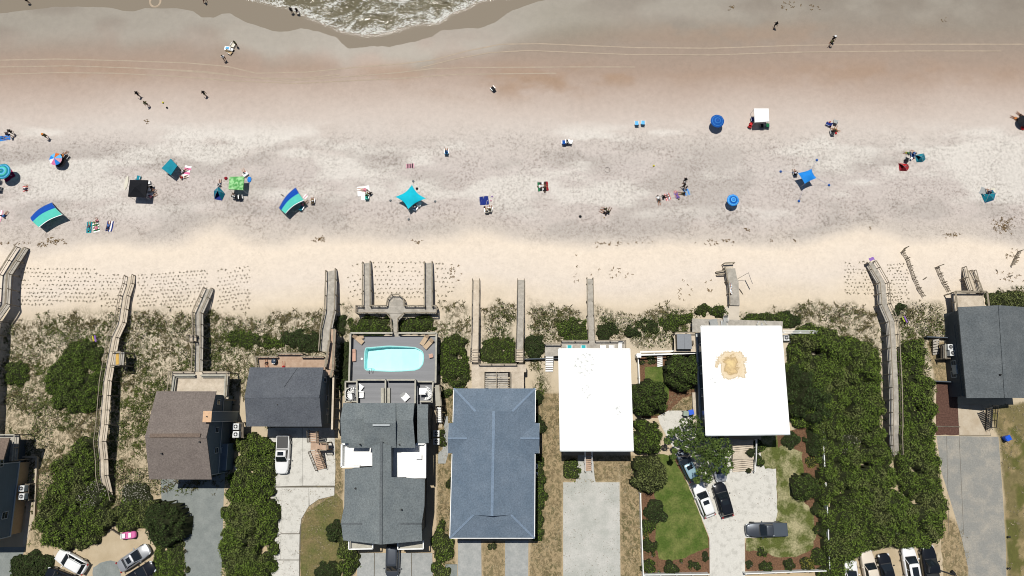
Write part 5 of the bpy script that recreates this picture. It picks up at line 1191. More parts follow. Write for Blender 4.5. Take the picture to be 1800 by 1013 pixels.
# loungers, chairs ---------------------------------------------------------------
m_tan = mat('tan_sling_fabric', A(205, 180, 150), .8, .06)
m_pink = mat('pinkish_tan_fabric', A(214, 172, 152), .8, .06)
m_frame = paint('bronze_frame', (.10, .08, .06), .5, .3)
def lounger(label, px, py, z, a, m, back=.5, group='sun loungers on the pool deck', L_=1.7, w_=.62):
    p = W(px, py, z); root = thing('sun_lounger', label, 'sun lounger', p, group, 0); ca, sa = math.cos(a), math.sin(a)
    def Q(x, y, zz): return (p[0] + x * ca - y * sa, p[1] + x * sa + y * ca, z + zz)
    h = .36; part(MB().slab([Q(-L_ / 2, -w_ / 2, h), Q(L_ * .22, -w_ / 2, h), Q(L_ * .22, w_ / 2, h), Q(-L_ / 2, w_ / 2, h)], .06), 'seat', m, root)
    part(MB().slab([Q(L_ * .23, -w_ / 2, h), Q(L_ / 2, -w_ / 2, h + back), Q(L_ / 2, w_ / 2, h + back), Q(L_ * .23, w_ / 2, h)], .06), 'backrest', m, root)
    part(MB().bar(Q(-L_ / 2, -w_ / 2, h - .02), Q(L_ / 2, -w_ / 2, h - .02), .05, .06).bar(Q(-L_ / 2, w_ / 2, h - .02), Q(L_ / 2, w_ / 2, h - .02), .05, .06), 'frame', m_frame, root)
    for x in (-.42, .38):
        for y in (-.46, .46): q = Q(x * L_, y * w_, 0); part(MB().box(q, .05, .05, h - .06), 'leg', m_frame, root)
    return root
lounger('tan lounger at the upper left corner of the pool deck', 631, 597, 1.8, R(140), m_tan)
lounger('pinkish lounger against the left rail of the pool deck', 623, 625, 1.8, R(92), m_pink, .15, L_=1.7, w_=.5)
lounger('left tan lounger of the pair at the upper right of the pool', 747, 598, 1.8, R(58), m_tan)
lounger('right tan lounger of the pair at the upper right of the pool', 754, 605, 1.8, R(48), m_tan)
def side_table(label, p, s, m, h=.45, name='side_table', cat='table', group=None):
    root = thing(name, label, cat, p, group); part(MB().box((p[0], p[1], p[2] + h - .05), s, s, .05, .2), 'table_top', m, root)
    for a in (-1, 1):
        for b in (-1, 1): part(MB().box((p[0] + a * s * .38, p[1] + b * s * .38, p[2]), .05, .05, h - .05), 'leg', m_frame, root)
side_table('small square table beside the upper left pool lounger', W(636.5, 592.5, 1.8), .6, m_tan)
side_table('tan square table near the right rail of the pool deck', W(758, 626, 1.8), .55, m_pink)
def chair(label, px, py, z, a, m, ms=None, s=.62, group=None, name='chair', cat='chair', ground=False, low=.35, hb=.55, frame=None):
    p = G(px, py) if ground else W(px, py, z); z = p[2]; root = thing(name, label, cat, p, group); ca, sa = math.cos(a), math.sin(a)
    def Q(x, y, zz): return (p[0] + x * ca - y * sa, p[1] + x * sa + y * ca, z + zz)
    f = frame or m_alum
    part(MB().slab([Q(-s / 2, -s / 2, low), Q(s / 2, -s / 2, low + .05), Q(s / 2, s / 2, low + .05), Q(-s / 2, s / 2, low)], .05), 'seat', m, root)
    part(MB().slab([Q(-s / 2, -s / 2, low + .02), Q(-s / 2, s / 2, low + .02), Q(-s * .95, s / 2, low + hb), Q(-s * .95, -s / 2, low + hb)], .05), 'backrest', ms or m, root)
    for y in (-1, 1):
        part(MB().bar(Q(-s * .6, y * s * .55, low + .24), Q(s * .5, y * s * .55, low + .24), .06, .03), 'armrest', f, root)
        for x in (-.5, .48): part(MB().bar(Q(x * s, y * s * .52, low + .24), Q(x * s, y * s * .52, .0), .03, .03), 'leg', f, root)
    return root
chair('white deck chair near the spiral stair on the left upper deck', 634, 682, 4.4, R(-35), m_white, s=.7)
chair('white deck chair just below the first one on the left upper deck', 636, 694, 4.4, R(0), m_white, s=.7)
chair('white deck chair alone on the right upper deck', 714, 699, 4.4, R(-45), m_white, s=.75)
# side stair and service yard of the pool house
deck('side passage deck with pale boards right of the pool house', [(764, 677), (773, 677), (777, 714), (766, 714)], 3.0, m_cap, 0, (1,), name='side_deck', cap=.1)
stairs('pale side stairs with narrow treads right of the pool house', (772, 716, 2.9), (773, 743, .6), .75, 8, m_white, m_wd, group=None)
sheet('concrete_path', [(768, 743), (777, 743), (777, 752), (768, 752)], m_concc, .05, .05, None)
sheet('concrete_path', [(782, 732), (787, 732), (790, 790), (783, 815), (770, 815), (770, 797), (778, 790)], m_concg, .04, .05, None)
for y, t in ((762, 'upper'), (776, 'lower')): ac_unit('%s white air conditioner in the side yard of the pool house' % t, W(768, y, .05), .85, 'air conditioners on platforms')
shrub('clipped green shrub beside the upper side yard air conditioner', [(778, 763, 6)], .9, 'green', clump=.4, dens=110, size=.08); shrub('clipped green shrub beside the lower side yard air conditioner', [(778, 777, 6)], .9, 'green', clump=.4, dens=110, size=.08)
# ---- blue hip roofed house
def blue_house():
    z = 6.0; a, b = W(799, 683, z), W(937.5, 946, z); x0, x1, yn, ys = a[0] - .2, b[0] + .25, a[1], b[1]; xm = (x0 + x1) / 2; sl = .42; d = 3.05
    root = thing('beach_house', 'broad house under a pale blue hipped shingle roof', 'house', (xm, (yn + ys) / 2, 0)); zi = z + sl * d; zt = z + sl * (xm - x0)
    lean = lambda p: (p[0] - (yn - p[1]) * 0.012 + .12, p[1], p[2])
    def S(pts, n='roof_plane', m=m_blue, th=.16): return MB().slab([lean(p) for p in pts], th).build(n, m, root)
    S([(x0, yn, z), (x0 + d, yn - d, zi), (xm, yn - d, zt), (xm, ys + d, zt), (x0 + d, ys + d, zi), (x0, ys, z)]); S([(x1, yn, z), (x1, ys, z), (x1 - d, ys + d, zi), (xm, ys + d, zt), (xm, yn - d, zt), (x1 - d, yn - d, zi)])
    S([(x0, ys, z), (x0 + d, ys + d, zi), (x1 - d, ys + d, zi), (x1, ys, z)]); S([(x0, yn, z), (x1, yn, z), (x1 - d, yn - d, zi), (x0 + d, yn - d, zi)])
    for y, s in ((ys + d, 1), (yn - d, -1)):
        part(MB().add([lean((x0 + d, y + s * .3, zi - .05)), lean((x1 - d, y + s * .3, zi - .05)), lean((xm, y + s * .3, zt - .1))], [(0, 1, 2)]), 'gablet', m_navy, root)
    part(MB().bar(lean((xm, yn - d, zt + .05)), lean((xm, ys + d, zt + .05)), .36, .07), 'ridge_cap', m_blueb, root)
    for p, q in (((x0, yn, z), (x0 + d, yn - d, zi)), ((x1, yn, z), (x1 - d, yn - d, zi)), ((x0, ys, z), (x0 + d, ys + d, zi)), ((x1, ys, z), (x1 - d, ys + d, zi))):
        part(MB().bar(lean((p[0], p[1], p[2] + .05)), lean((q[0], q[1], q[2] + .05)), .28, .06), 'hip_cap', m_blueb, root)
    yb0, yb1 = W(0, 744, z)[1], W(0, 797, z)[1]; ym = (yb0 + yb1) / 2; e = .55; zg = z + sl * (yb0 - ym)
    for s, xe in ((-1, x0), (1, x1)):
        xo = xe + s * e; xi = xe - s * (zg - z) / sl
        for yy in (yb0, yb1): S([(xo, yy, z), (xo, ym, zg), (xi, ym, zg), (xe, yy, z)])
        part(MB().bar(lean((xo, ym, zg + .05)), lean((xi, ym, zg + .05)), .25, .06), 'ridge_cap', m_blueb, root)
        xa, xb = sorted((xe - s * .6, xo - s * .3)); part(MB().prism([lean((xx, yy, 0))[:2] for xx, yy in ((xa, yb1 + .3), (xb, yb1 + .3), (xb, yb0 - .3), (xa, yb0 - .3))], 0, z - .1), 'bay_wall', m_navy, root)
        part(MB().bar(lean((xo, yb0, z + .01)), lean((xo, yb1, z + .01)), .1, .12), 'gutter', m_trim, root)
        part(MB().bar(lean((xe + s * .02, yb1 - .1, z + .01)), lean((xe + s * .02, ys, z + .01)), .1, .12), 'gutter', m_white, root); part(MB().bar(lean((xe + s * .02, yn, z + .01)), lean((xe + s * .02, yb0 + .1, z + .01)), .1, .12), 'gutter', m_white, root)
    part(MB().bar(lean((x0, ys - .02, z + .01)), lean((x1, ys - .02, z + .01)), .1, .14), 'gutter', m_white, root)
    part(MB().prism([lean(p)[:2] for p in ((x0 + .45, ys + .45, 0), (x1 - .45, ys + .45, 0), (x1 - .45, yn - .45, 0), (x0 + .45, yn - .45, 0))], 0, z - .05), 'wall', m_navy, root)
    for k in range(4): 
        xx = x0 + 2 + k * (x1 - x0 - 4) / 3; f = part(MB().box(lean((xx, ys + .43, 1.2)), 1.2, .06, 1.5), 'window', m_white, root); part(MB().box(lean((xx, ys + .38, 1.3)), 1.05, .04, 1.3), 'pane', m_glass, f)
    return root
blue_house()
dkb = deck('bleached entry deck between the straight walkways above the blue roof', [(829, 641), (925, 641), (925, 654), (829, 654)], 2.3, m_wl, 0, (((842, 641), (908, 641)),), cap=.14)
deck('left strip of deck boards beside the broad dark steps', [(829, 654.3), (852, 654.3), (852, 690), (829, 690)], 2.3, m_wl, 1, (((852, 655), (852, 684)),), name='deck_strip', cap=.12)
deck('right strip of deck boards beside the broad dark steps', [(897, 654.3), (921, 654.3), (921, 690), (897, 690)], 2.3, m_wl, 1, (((897, 655), (897, 684)),), name='deck_strip', cap=.12)
stairs('broad flight of steps climbing to the blue roofed house', (873, 690, 3.6), (873, 656, 2.35), 3.2, 9, m_wg, m_wd, rails=(0, 0))
mb = MB(); a, b = W(873, 655, 3.2), W(873, 684, 4.4); mb.bar(a, b, .1, .08); tag(mb.build('centre_handrail', m_rail), 'dark central handrail of the broad steps', 'railing')
for k, (y, t) in enumerate(((819, 'upper'), (834, 'lower'))): ac_unit('%s grey air conditioner tucked beside the blue roofed house' % t, W(940.5, y, .05), .75, 'air conditioners on platforms')
# ---- two flat white roofs
def flat_house(label, c, z, mw):
    q = [W(x, y, z) for x, y in c]; root = thing('beach_house', label, 'house', ((q[0][0] + q[2][0]) / 2, (q[0][1] + q[2][1]) / 2, 0))
    part(MB().slab(q, .3), 'roof', m_membrane, root)
    for i in range(4): a, b = q[i], q[(i + 1) % 4]; part(MB().bar((a[0], a[1], z + .05), (b[0], b[1], z + .05), .14, .1), 'roof_edge', m_membrane if i != 2 else m_trim, root)
    w = inset(q, .55); part(MB().prism(w, 0, z - .3), 'wall', mw, root); w2 = inset(q, .35); part(MB().prism(w2, 2.7, 2.95), 'floor_band', m_trim, root)
    xs = [p[0] for p in w]; ys = [p[1] for p in w]
    for s, xe in ((-1, min(xs)), (1, max(xs))):
        for k in range(4): winX(root, (xe, min(ys) + (k + .7) * (max(ys) - min(ys)) / 4.4, 4.4), 1.1, 1.2, s)
    for k in range(4):
        xx = min(xs) + (k + .6) * (max(xs) - min(xs)) / 4.2; f = part(MB().box((xx, min(ys) - .02, 3.4), 1.2, .06, 1.4), 'window', m_white, root); part(MB().box((xx, min(ys) - .06, 3.5), 1.05, .04, 1.2), 'pane', m_glass, f)
    return root
fh1 = flat_house('house under a plain bright white flat roof', [(982, 613.5), (1107, 613.5), (1113, 793), (985, 793)], 6.2, m_navy)
fh2 = flat_house('house under a white flat roof with a big rusty stain', [(1232, 573.5), (1373, 573.5), (1388, 764), (1241, 766)], 7.0, m_navy)
def stain(parent, x, y, z, r, c1, c2, seed, name='roof_stain'):
    m, n, b, N, L = _mat(name + str(seed)); ob = N('ShaderNodeTexCoord'); ln = N('ShaderNodeVectorMath'); ln.operation = 'LENGTH'; L(ob.outputs['Object'], ln.inputs[0])
    at = N('ShaderNodeAttribute'); at.attribute_name = 'rad'
    nz = N('ShaderNodeTexNoise'); nz.inputs['Scale'].default_value = .75; nz.inputs['Detail'].default_value = 9; nz.inputs['Roughness'].default_value = .68; nz.inputs['Distortion'].default_value = .5; L(ob.outputs['Object'], nz.inputs[0])
    ad = N('ShaderNodeMath'); ad.operation = 'ADD'; L(at.outputs['Fac'], ad.inputs[0]); L(nz.outputs[0], ad.inputs[1]); dv = N('ShaderNodeMath'); dv.operation = 'MULTIPLY'; dv.inputs[1].default_value = .66; L(ad.outputs[0], dv.inputs[0])
    cr = N('ShaderNodeValToRGB'); e = cr.color_ramp.elements; e[0].position = .36; e[0].color = (*A(248, 222, 158), 1); e[1].position = .735; e[1].color = (.80, .80, .78, 1)
    for pos, col in ((.47, A(222, 192, 138)), (.535, A(186, 158, 112)), (.57, A(232, 208, 168)), (.66, A(240, 222, 190)), (.70, A(204, 180, 142)), (.715, A(236, 222, 198))): k = e.new(pos); k.color = (*col, 1)
    L(dv.outputs[0], cr.inputs[0]); L(cr.outputs[0], b.inputs['Base Color']); b.inputs['Roughness'].default_value = .7
    p = W(x, y, z); V = [(p[0], p[1], z)]; rad = [0.0]; F = []; nr, na = 6, 28; rr = rng(seed)
    for i in range(1, nr + 1):
        for k in range(na):
            t = k * 6.283 / na; q = r * i / nr; V.append((p[0] + q * math.cos(t), p[1] + q * math.sin(t), z)); rad.append(i / nr)
    for k in range(na): F.append((0, 1 + k, 1 + (k + 1) % na, 0)) 
    for i in range(nr - 1):
        for k in range(na): a = 1 + i * na; F.append((a + k, a + na + k, a + na + (k + 1) % na, a + (k + 1) % na))
    me = bpy.data.meshes.new(name); rt = parent; me.from_pydata([(v[0] - rt.location[0], v[1] - rt.location[1], v[2]) for v in V], [], [f if f[3] else f[:3] for f in F]); me.materials.append(m)
    a_ = me.attributes.new('rad', 'FLOAT', 'POINT'); a_.data.foreach_set('value', rad); me.update(); o = bpy.data.objects.new(name, me); C.objects.link(o); o.parent = parent
stain(fh2, 1287, 641, 7.006, 3.3, (240, 218, 168), (196, 170, 124), 4)
m_sm = mat('grey_roof_smudge', (.80, .80, .78), .7, .1, 2.4, col2=(.46, .47, .45), thr=(.52, .64))
for x, y, r, p, z in ((1028, 640, 1.6, fh1, 6.204), (1033, 689, .9, fh1, 6.204), (1084, 722, .7, fh1, 6.204), (1255, 669, .5, fh2, 7.004)):
    c = W(x, y, z); mb = MB(); mb.add([(c[0] + r * math.cos(t * .5236), c[1] + r * math.sin(t * .5236), z) for t in range(12)], [tuple(range(12))]); part(mb, 'roof_smudge', m_sm, p)
deck('weathered deck just above the plain white roof', [(987, 600), (1098, 600), (1098, 622), (988, 622)], 3.0, m_wg, 1, (((987, 600), (1034, 600)), ((1046, 600), (1098, 600)), ((1098, 600), (1098, 614))), cap=.14)
deck('low side deck left of the plain white roof', [(958, 606), (987, 606), (987, 626), (958, 626)], 1.8, m_wg, 1, (((958, 606), (986, 606)),), name='side_deck', cap=.14)
stairs('white garden stairs left of the plain white roof', (966, 626, 1.8), (965.5, 654, .1), 1.1, 7, m_white, m_white, rails=(0, 0))
stairs('narrow reddish steps descending below the plain white roof', (1033.5, 788, 2.6), (1033.5, 828, .1), .95, 11, m_wr, m_white)
m_teal = mat('teal_fabric', A(60, 190, 196), .8, .08)
for x, m, t in ((1000.5, m_teal, 'left teal'), (1025, m_teal, 'right teal'), (1059, m_white, 'left white'), (1074, m_white, 'right white')): chair('%s deck chair peeping out above the plain white roof' % t, x, 611.5, 3.0, R(90), m, s=.62)
lounger('white slatted lounger at the right end of the deck above the plain white roof', 1089.5, 608, 3.0, R(85), m_white, .4, group=None, L_=1.3, w_=.55)
wa = thing('garden_wall', 'dark low wall linking the walkway to the plain white roofed house', 'wall', W(950, 631, 0)); 
for p, q in (((922, 631.5), (958, 630.5)), ((974, 630), (984, 630))): a, b = W(*p, .9), W(*q, .9); part(MB().bar(a, b, .14, 1.0), 'panel', m_sided, wa)
# decks of the stained white house
dk6 = deck('long grey deck running along the top of the stained white roof', [(1217, 560), (1376, 565), (1376, 585), (1217, 585)], 2.6, m_wg, 1, (), legs=True)
deck('timber platform around the covered spa', [(1185, 586), (1226, 586), (1226, 619), (1185, 619)], 2.4, m_wl, 0, (0,), name='spa_platform', cat='platform', cap=.14)
deck('low boardwalk along the left wall of the stained white house', [(1217, 690), (1226, 690), (1229, 752), (1219, 752)], .5, m_wl, 0, (), name='side_walk', cat='boardwalk')
def spa():
    p = W(1200, 602, 2.4); root = thing('covered_spa', 'square spa under a grey folding cover beside the stained white roof', 'hot tub', p)
    s = 2.05; part(MB().box(p, s, s, .85), 'tub', m_wd, root)
    for k in (-1, 1): part(MB().box((p[0] + k * s / 4, p[1], p[2] + .86), s / 2 - .02, s + .04, .12), 'cover_panel', mat('grey_vinyl_cover', A(126, 131, 138), .5, .05), root)
    part(MB().box((p[0] + s / 2 + .2, p[1] - .1, p[2]), .3, .55, .7), 'step_box', m_wd, root)
spa()
pg = thing('pergola_wall', 'two long white beams on posts closing off the small garden', 'pergola', W(1180, 622, 0))
for p, q, z in (((1125, 619), (1231, 616), 1.9), ((1118, 624.5), (1232, 620.5), 1.9)): a, b = W(*p, z), W(*q, z); part(MB().bar(a, b, .2, .14), 'beam', m_white, pg)
for x in (1126, 1150, 1175, 1200, 1226): a = W(x, 624, 0); b = W(x, 617.5, 1.8); post(W(x, 622, 1.8)[0], W(x, 622, 1.8)[1], 0, 1.76, pg, .1, PBW)
part(MB().bar(W(1126, 622.2, 1.3), W(1228, 619.5, 1.3), .05, 1.3), 'panel', m_sided, pg)
c = W(1123, 625, 2.0); part(MB().box((c[0], c[1], 0), .5, .5, 2.0), 'corner_post', m_white, pg); part(MB().box((c[0], c[1], 2.0), .62, .62, .08), 'post_cap', m_white, pg)
stairs('white garden steps under the white beams', (1160, 625, 1.4), (1160, 645, .1), .75, 6, m_white, m_white, rails=(0, 0))
def fence(label, pts, h=1.3, m=None, group='white garden fences', sp=2.4):
    P3 = [W(x, y, h) for x, y in pts]; root = thing('garden_fence', label, 'fence', (P3[0][0], P3[0][1], 0), group)
    for a, b in zip(P3, P3[1:]):
        n = max(1, round(math.dist(a, b) / sp))
        for k in range(n):
            p, q = lerp(a, b, k / n), lerp(a, b, (k + 1) / n); part(MB().bar(p, q, .12, .07).bar((p[0], p[1], h - .07), (q[0], q[1], h - .07), .04, h - .12), 'fence_panel', m or m_white, root)
            post(p[0], p[1], 0, h + .08, root, .14, PBW)
    post(P3[-1][0], P3[-1][1], 0, h + .08, root, .14, PBW); return root
fence('white fence down the left side of the small lawn', [(1122, 628), (1125, 700)]); fence('long white fence down the left side of the mulch beds', [(1126, 868), (1128, 930), (1132, 1040)])
fence('white fence along the bottom of the left mulch bed', [(1133, 1011), (1246, 1010)]); fence('white fence along the bottom of the patchy garden', [(1311, 1009), (1390, 1006), (1452, 1004)])
fence('white fence between the patchy garden and the thicket', [(1446, 745), (1449, 800), (1455, 900), (1459, 1000)])
dkr = stairs('broad pale timber steps below the stained white roof', (1306, 775, 1.6), (1306, 793, .95), 2.9, 5, m_wl, m_wl, rails=(0, 0)); stairs('lower flight of the broad pale timber steps', (1306, 808, .85), (1306, 829, .12), 2.9, 6, m_wl, m_wl, rails=(0, 0))
deck('landing between the broad pale timber steps', [(1288, 793), (1325, 793), (1325, 808), (1288, 808)], .9, m_wl, 0, (), name='stair_landing', cat='platform')
hr = thing('stair_railing', 'white handrail on the right of the broad pale timber steps', 'railing', W(1326, 800, 0)); rail([W(1326.5, 773, 1.6), W(1326, 800, .9), W(1323.5, 829, .1)], hr, .9, 1.3, .1, m_white, (.5,), pme=PBW, ground=False)
def planter(label, px, py, z, r, leaf='green'):
    p = W(px, py, z); root = thing('potted_plant', label, 'potted plant', p); part(MB().lathe(p, [(r * .6, 0), (r * .8, .35), (r * .85, .37), (r * .7, .34)], 12), 'pot', mat('terracotta_pot', A(120, 96, 84), .8), root)
    V, F, mi = crown_mesh([(p[0] + r * 1.3 * math.cos(t * .785), p[1] + r * 1.3 * math.sin(t * .785)) for t in range(8)], .5, z + .35, clump=.3, dens=160, size=.08, seed=int(px)); V = V - np.array(p); npmesh('foliage', V, F, [m_core, LM[leaf]], root, mi)
planter('dark potted plant on the landing of the broad steps', 1319, 797, .92, .35, 'dark'); planter('potted plant at the foot of the broad steps', 1317, 829, .06, .22, 'dark')
cb = thing('pergola_wall', 'white double beam reaching right from the stained white roof', 'pergola', W(1405, 584, 0))
for y in (582, 585.5): a, b = W(1374, y, 2.2), W(1437, y, 2.2); part(MB().bar(a, b, .12, .12), 'beam', m_white, cb)
for x in (1380, 1408, 1436): q = W(x, 584, 2.1); post(q[0], q[1], 0, 2.07, cb, .12, PBW)
stairs('white little steps right of the stained white roof', (1396, 588, 1.5), (1392.5, 605, .3), .8, 6, m_white, m_white, rails=(0, 0))
ac_unit('round topped air conditioner right of the stained white roof', W(1379, 595, .3), .8)
# deck furniture on the long grey deck
side_table('low dark table on the long grey deck', W(1253, 569, 2.6), 1.1, m_concg, .5); chair('grey armchair on the long grey deck beside the table', 1271, 569, 2.6, R(90), m_concg, s=.7); chair('second grey armchair higher on the long grey deck', 1274, 562.5, 2.6, R(-90), m_concg, s=.55)
chair('light folding chair at the right end of the long grey deck', 1333, 570, 2.6, R(60), m_cap, s=.5); chair('light folding chair beside the first at the right end of the long grey deck', 1340, 569, 2.6, R(120), m_cap, s=.5)
# ---- right hand grey roof
def house_right():
    ze, zrg = 4.7, 6.3; root = thing('beach_house', 'big house under a grey blue roof cut off by the right edge', 'house', W(1760, 620, 0))
    nw, sw = W(1684, 540, ze), W(1699, 700, ze); rn, rs = W(1757, 537, zrg), W(1768, 700, zrg); ne, se = (2 * rn[0] - nw[0], nw[1], ze), (2 * rs[0] - sw[0], sw[1], ze)
    rn = (rn[0], nw[1], zrg); rs = (rs[0], sw[1], zrg)
    part(MB().slab([nw, rn, rs, sw], .18), 'roof_plane', m_greyr, root); part(MB().slab([rn, ne, se, rs], .18), 'roof_plane', m_greyr, root); part(MB().bar((rn[0], rn[1], zrg + .04), (rs[0], rs[1], zrg + .04), .34, .06), 'ridge_cap', m_greyr, root)
    x0 = (nw[0] + sw[0]) / 2 + .5; x1 = ne[0] - .5; part(MB().prism([(x0, sw[1] + .4), (x1, sw[1] + .4), (x1, nw[1] - .4), (x0, nw[1] - .4)], 0, ze - .05), 'wall', m_sided, root)
    part(MB().prism([(x0 - .04, sw[1] + .3), (x1, sw[1] + .3), (x1, nw[1] - 2.2), (x0 - .04, nw[1] - 2.2)], 0, 2.9), 'lower_storey', m_sided, root)
    for y in (640, 658): winX(root, onX(1677, y, x0), .9, 1.1, -1)
    part(MB().box((x0 - .1, onX(1678, 650, x0)[1], 1.6), .2, 1.3, .9), 'wall_panel', m_trim, root)
    vent(root, W(1757, 659, 6.1), .12)
    for k in range(3): xx = x0 + 1.5 + 2.2 * k; f = part(MB().box((xx, sw[1] + .38, 3.2), 1.2, .06, 1.4), 'window', m_white, root); part(MB().box((xx, sw[1] + .34, 3.3), 1.05, .04, 1.2), 'pane', m_glass, f)
    return root
house_right()
stairs('black metal stairs below the right hand house', (1741, 716, 2.6), (1738, 754, .1), 1.0, 11, m_vent, m_vent, slim=1)
deck('platform with two machines left of the right hand house', [(1655, 606), (1672, 606), (1672, 631), (1655, 631)], 1.6, m_wd, 0, (3,), name='equipment_platform', cat='platform', mr=m_cap, cap=.12)
ac_unit('round fanned air conditioner on the platform of the right hand house', W(1665.5, 611, 1.62), .8); ac_unit('square pale air conditioner below the round one at the right hand house', W(1669, 621.5, 1.62), .8)
stairs('dark timber steps left of the right hand house', (1646, 596, 1.3), (1645, 624, .1), .95, 6, m_wg, m_wd, rails=(0, 0))
gw = thing('garden_wall', 'low dark wall crossing the top of the mulch bed', 'wall', W(1665, 671, 0)); a, b = W(1643, 670, 1.1), W(1684, 672, 1.1); part(MB().bar(a, b, .16, 1.1), 'panel', m_sided, gw)
gw = thing('garden_wall', 'dark wall reaching left from the right hand house above the sandy yard', 'wall', W(1640, 596, 0)); a, b = W(1630, 592, 1.3), W(1674, 594, 1.3); part(MB().bar(a, b, .16, 1.3), 'panel', m_sided, gw)
tb = MB(); tb.bar(W(1642, 749.5, .12), W(1688, 750.5, .12), .14, .1); tag(tb.build('timber_edging', m_wd), 'dark timber edging lying across the mulch bed', 'timber')
# ---- far left house
def house_left():
    root = thing('beach_house', 'blue grey house with a beige ground floor cut off by the left edge', 'house', W(-10, 870, 0))
    x1 = W(46, 870, 0)[0]; yn, ys = W(46, 812, 0)[1], W(40, 936, 0)[1]
    part(MB().prism([(x1 - 9, ys), (x1, ys), (x1, yn), (x1 - 9, yn)], 0, 2.2), 'ground_floor', mat('beige_stucco', A(214, 180, 138), .8, .05), root)
    part(MB().prism([(x1 - 9, ys - .15), (x1 + .02, ys - .15), (x1 + .02, yn + .1), (x1 - 9, yn + .1)], 2.2, 8.0), 'wall', m_side, root)
    for yy in (ys - .15, yn + .1): part(MB().box((x1 + .05, yy, 2.2), .1, .12, 5.9), 'corner_board', m_trim, root)
    part(MB().box((x1 + .05, (ys + yn) / 2, 2.15), .12, yn - ys + .4, .16), 'trim_board', m_trim, root)
    winX(root, onX(8, 906, x1), .9, 1.1, 1); winX(root, onX(0, 815, x1), .9, 1.1, 1)
    part(MB().slab([(x1 - 10, ys - .5, 8.4), (x1 + .1, ys - .5, 8.0), (x1 + .1, yn + .5, 8.0), (x1 - 10, yn + .5, 8.4)], .2), 'roof_plane', m_brownr, root)
    q = [W(-30, 770, 6.5), W(17, 770, 6.5), W(6, 808, 6.5), W(-30, 808, 6.5)]; part(MB().slab(q, .2), 'porch_roof', m_brownr, root)
    p1 = W(-30, 776, 6.3); part(MB().prism([(x1 - 9, yn), (x1 - .9, yn), (x1 - .9, q[1][1] - .4), (x1 - 9, q[1][1] - .4)], 0, 6.2), 'rear_wall', m_sided, root)
house_left()
deck('railed grey deck behind the far left house', [(-20, 764), (34, 764), (30, 810), (-20, 812)], 3.0, m_wg, 0, (0, 1), cap=.14, mr=m_cap)
rw = thing('retaining_wall', 'low pale wall bordering the beige strip beside the far left house', 'wall', W(60, 860, 0))
for p, q in (((32, 803), (64, 804)), ((64, 804), (59, 915))): a, b = W(*p, .5), W(*q, .5); part(MB().bar(a, b, .22, .5), 'panel', m_concc, rw)
sheet('concrete_path', [(46, 806), (63, 806), (58, 915), (44, 960), (40, 960), (47, 880)], m_concc, .04, .05, 'narrow beige strip between the far left house and its low wall')
deck('dark platform with two air conditioners beside the far left house', [(38, 851), (51, 851), (50, 880), (37, 880)], 1.6, m_wd, 0, (), name='equipment_platform', cat='platform')
for y, t in ((858, 'upper'), (872, 'lower')): ac_unit('%s of the two air conditioners beside the far left house' % t, W(44, y, 1.62), .8, 'air conditioners on platforms')
# ------------------------------------------------------------------ cars
m_tyre = mat('tyre_rubber', (.018, .018, .018), .8, .1); m_rim = paint('alloy_rim', (.35, .36, .37), .35, .8)
m_cglass = mat('tinted_car_glass', (.012, .016, .02), .05, .05, 1, spec=.7); m_lamp = mat('lamp_lens', (.6, .62, .62), .15, .05); m_tail = mat('red_lamp_lens', (.35, .02, .02), .2, .05)
m_blk = mat('black_trim', (.015, .015, .016), .5, .1)
def carpaint(name, c, rough=.28, metal=.0): return mat(name, c, rough, .03, .6, metal=metal, coat=.6)
WHT = carpaint('white_car_paint', (.72, .72, .71)); SIL = carpaint('silver_car_paint', (.42, .43, .44), .3, .5); BLK = carpaint('black_car_paint', (.008, .009, .011), .12); DKB = carpaint('dark_blue_car_paint', (.03, .045, .065), .3, .3)
GRY = carpaint('graphite_car_paint', (.075, .085, .10), .3, .5); TAN = carpaint('pale_tan_car_paint', (.62, .55, .45)); LBL = carpaint('blue_reflection_roof_paint', (.30, .45, .52), .25, .3); STL = carpaint('grey_blue_car_paint', (.10, .12, .14), .3, .5)  # LBL: bluish reflection on a dark car roof, put into the paint colour
def ring(L_, Wd, z, x0=0, e=5.0, n=28, nose=.0, hood=0.0, Lt=None):
    out = []; Lt = Lt or L_
    for k in range(n):
        t = 2 * math.pi * k / n; c, s = math.cos(t), math.sin(t)
        x = math.copysign(abs(c) ** (2 / e), c) * L_ / 2; y = math.copysign(abs(s) ** (2 / e), s) * Wd / 2
        if x > 0: y *= 1 - nose * (x / (L_ / 2)) ** 3
        zz = z - hood * max(0, x / (Lt / 2)) ** 2 * (z > .5)
        out.append((x + x0, y, zz))
    return out
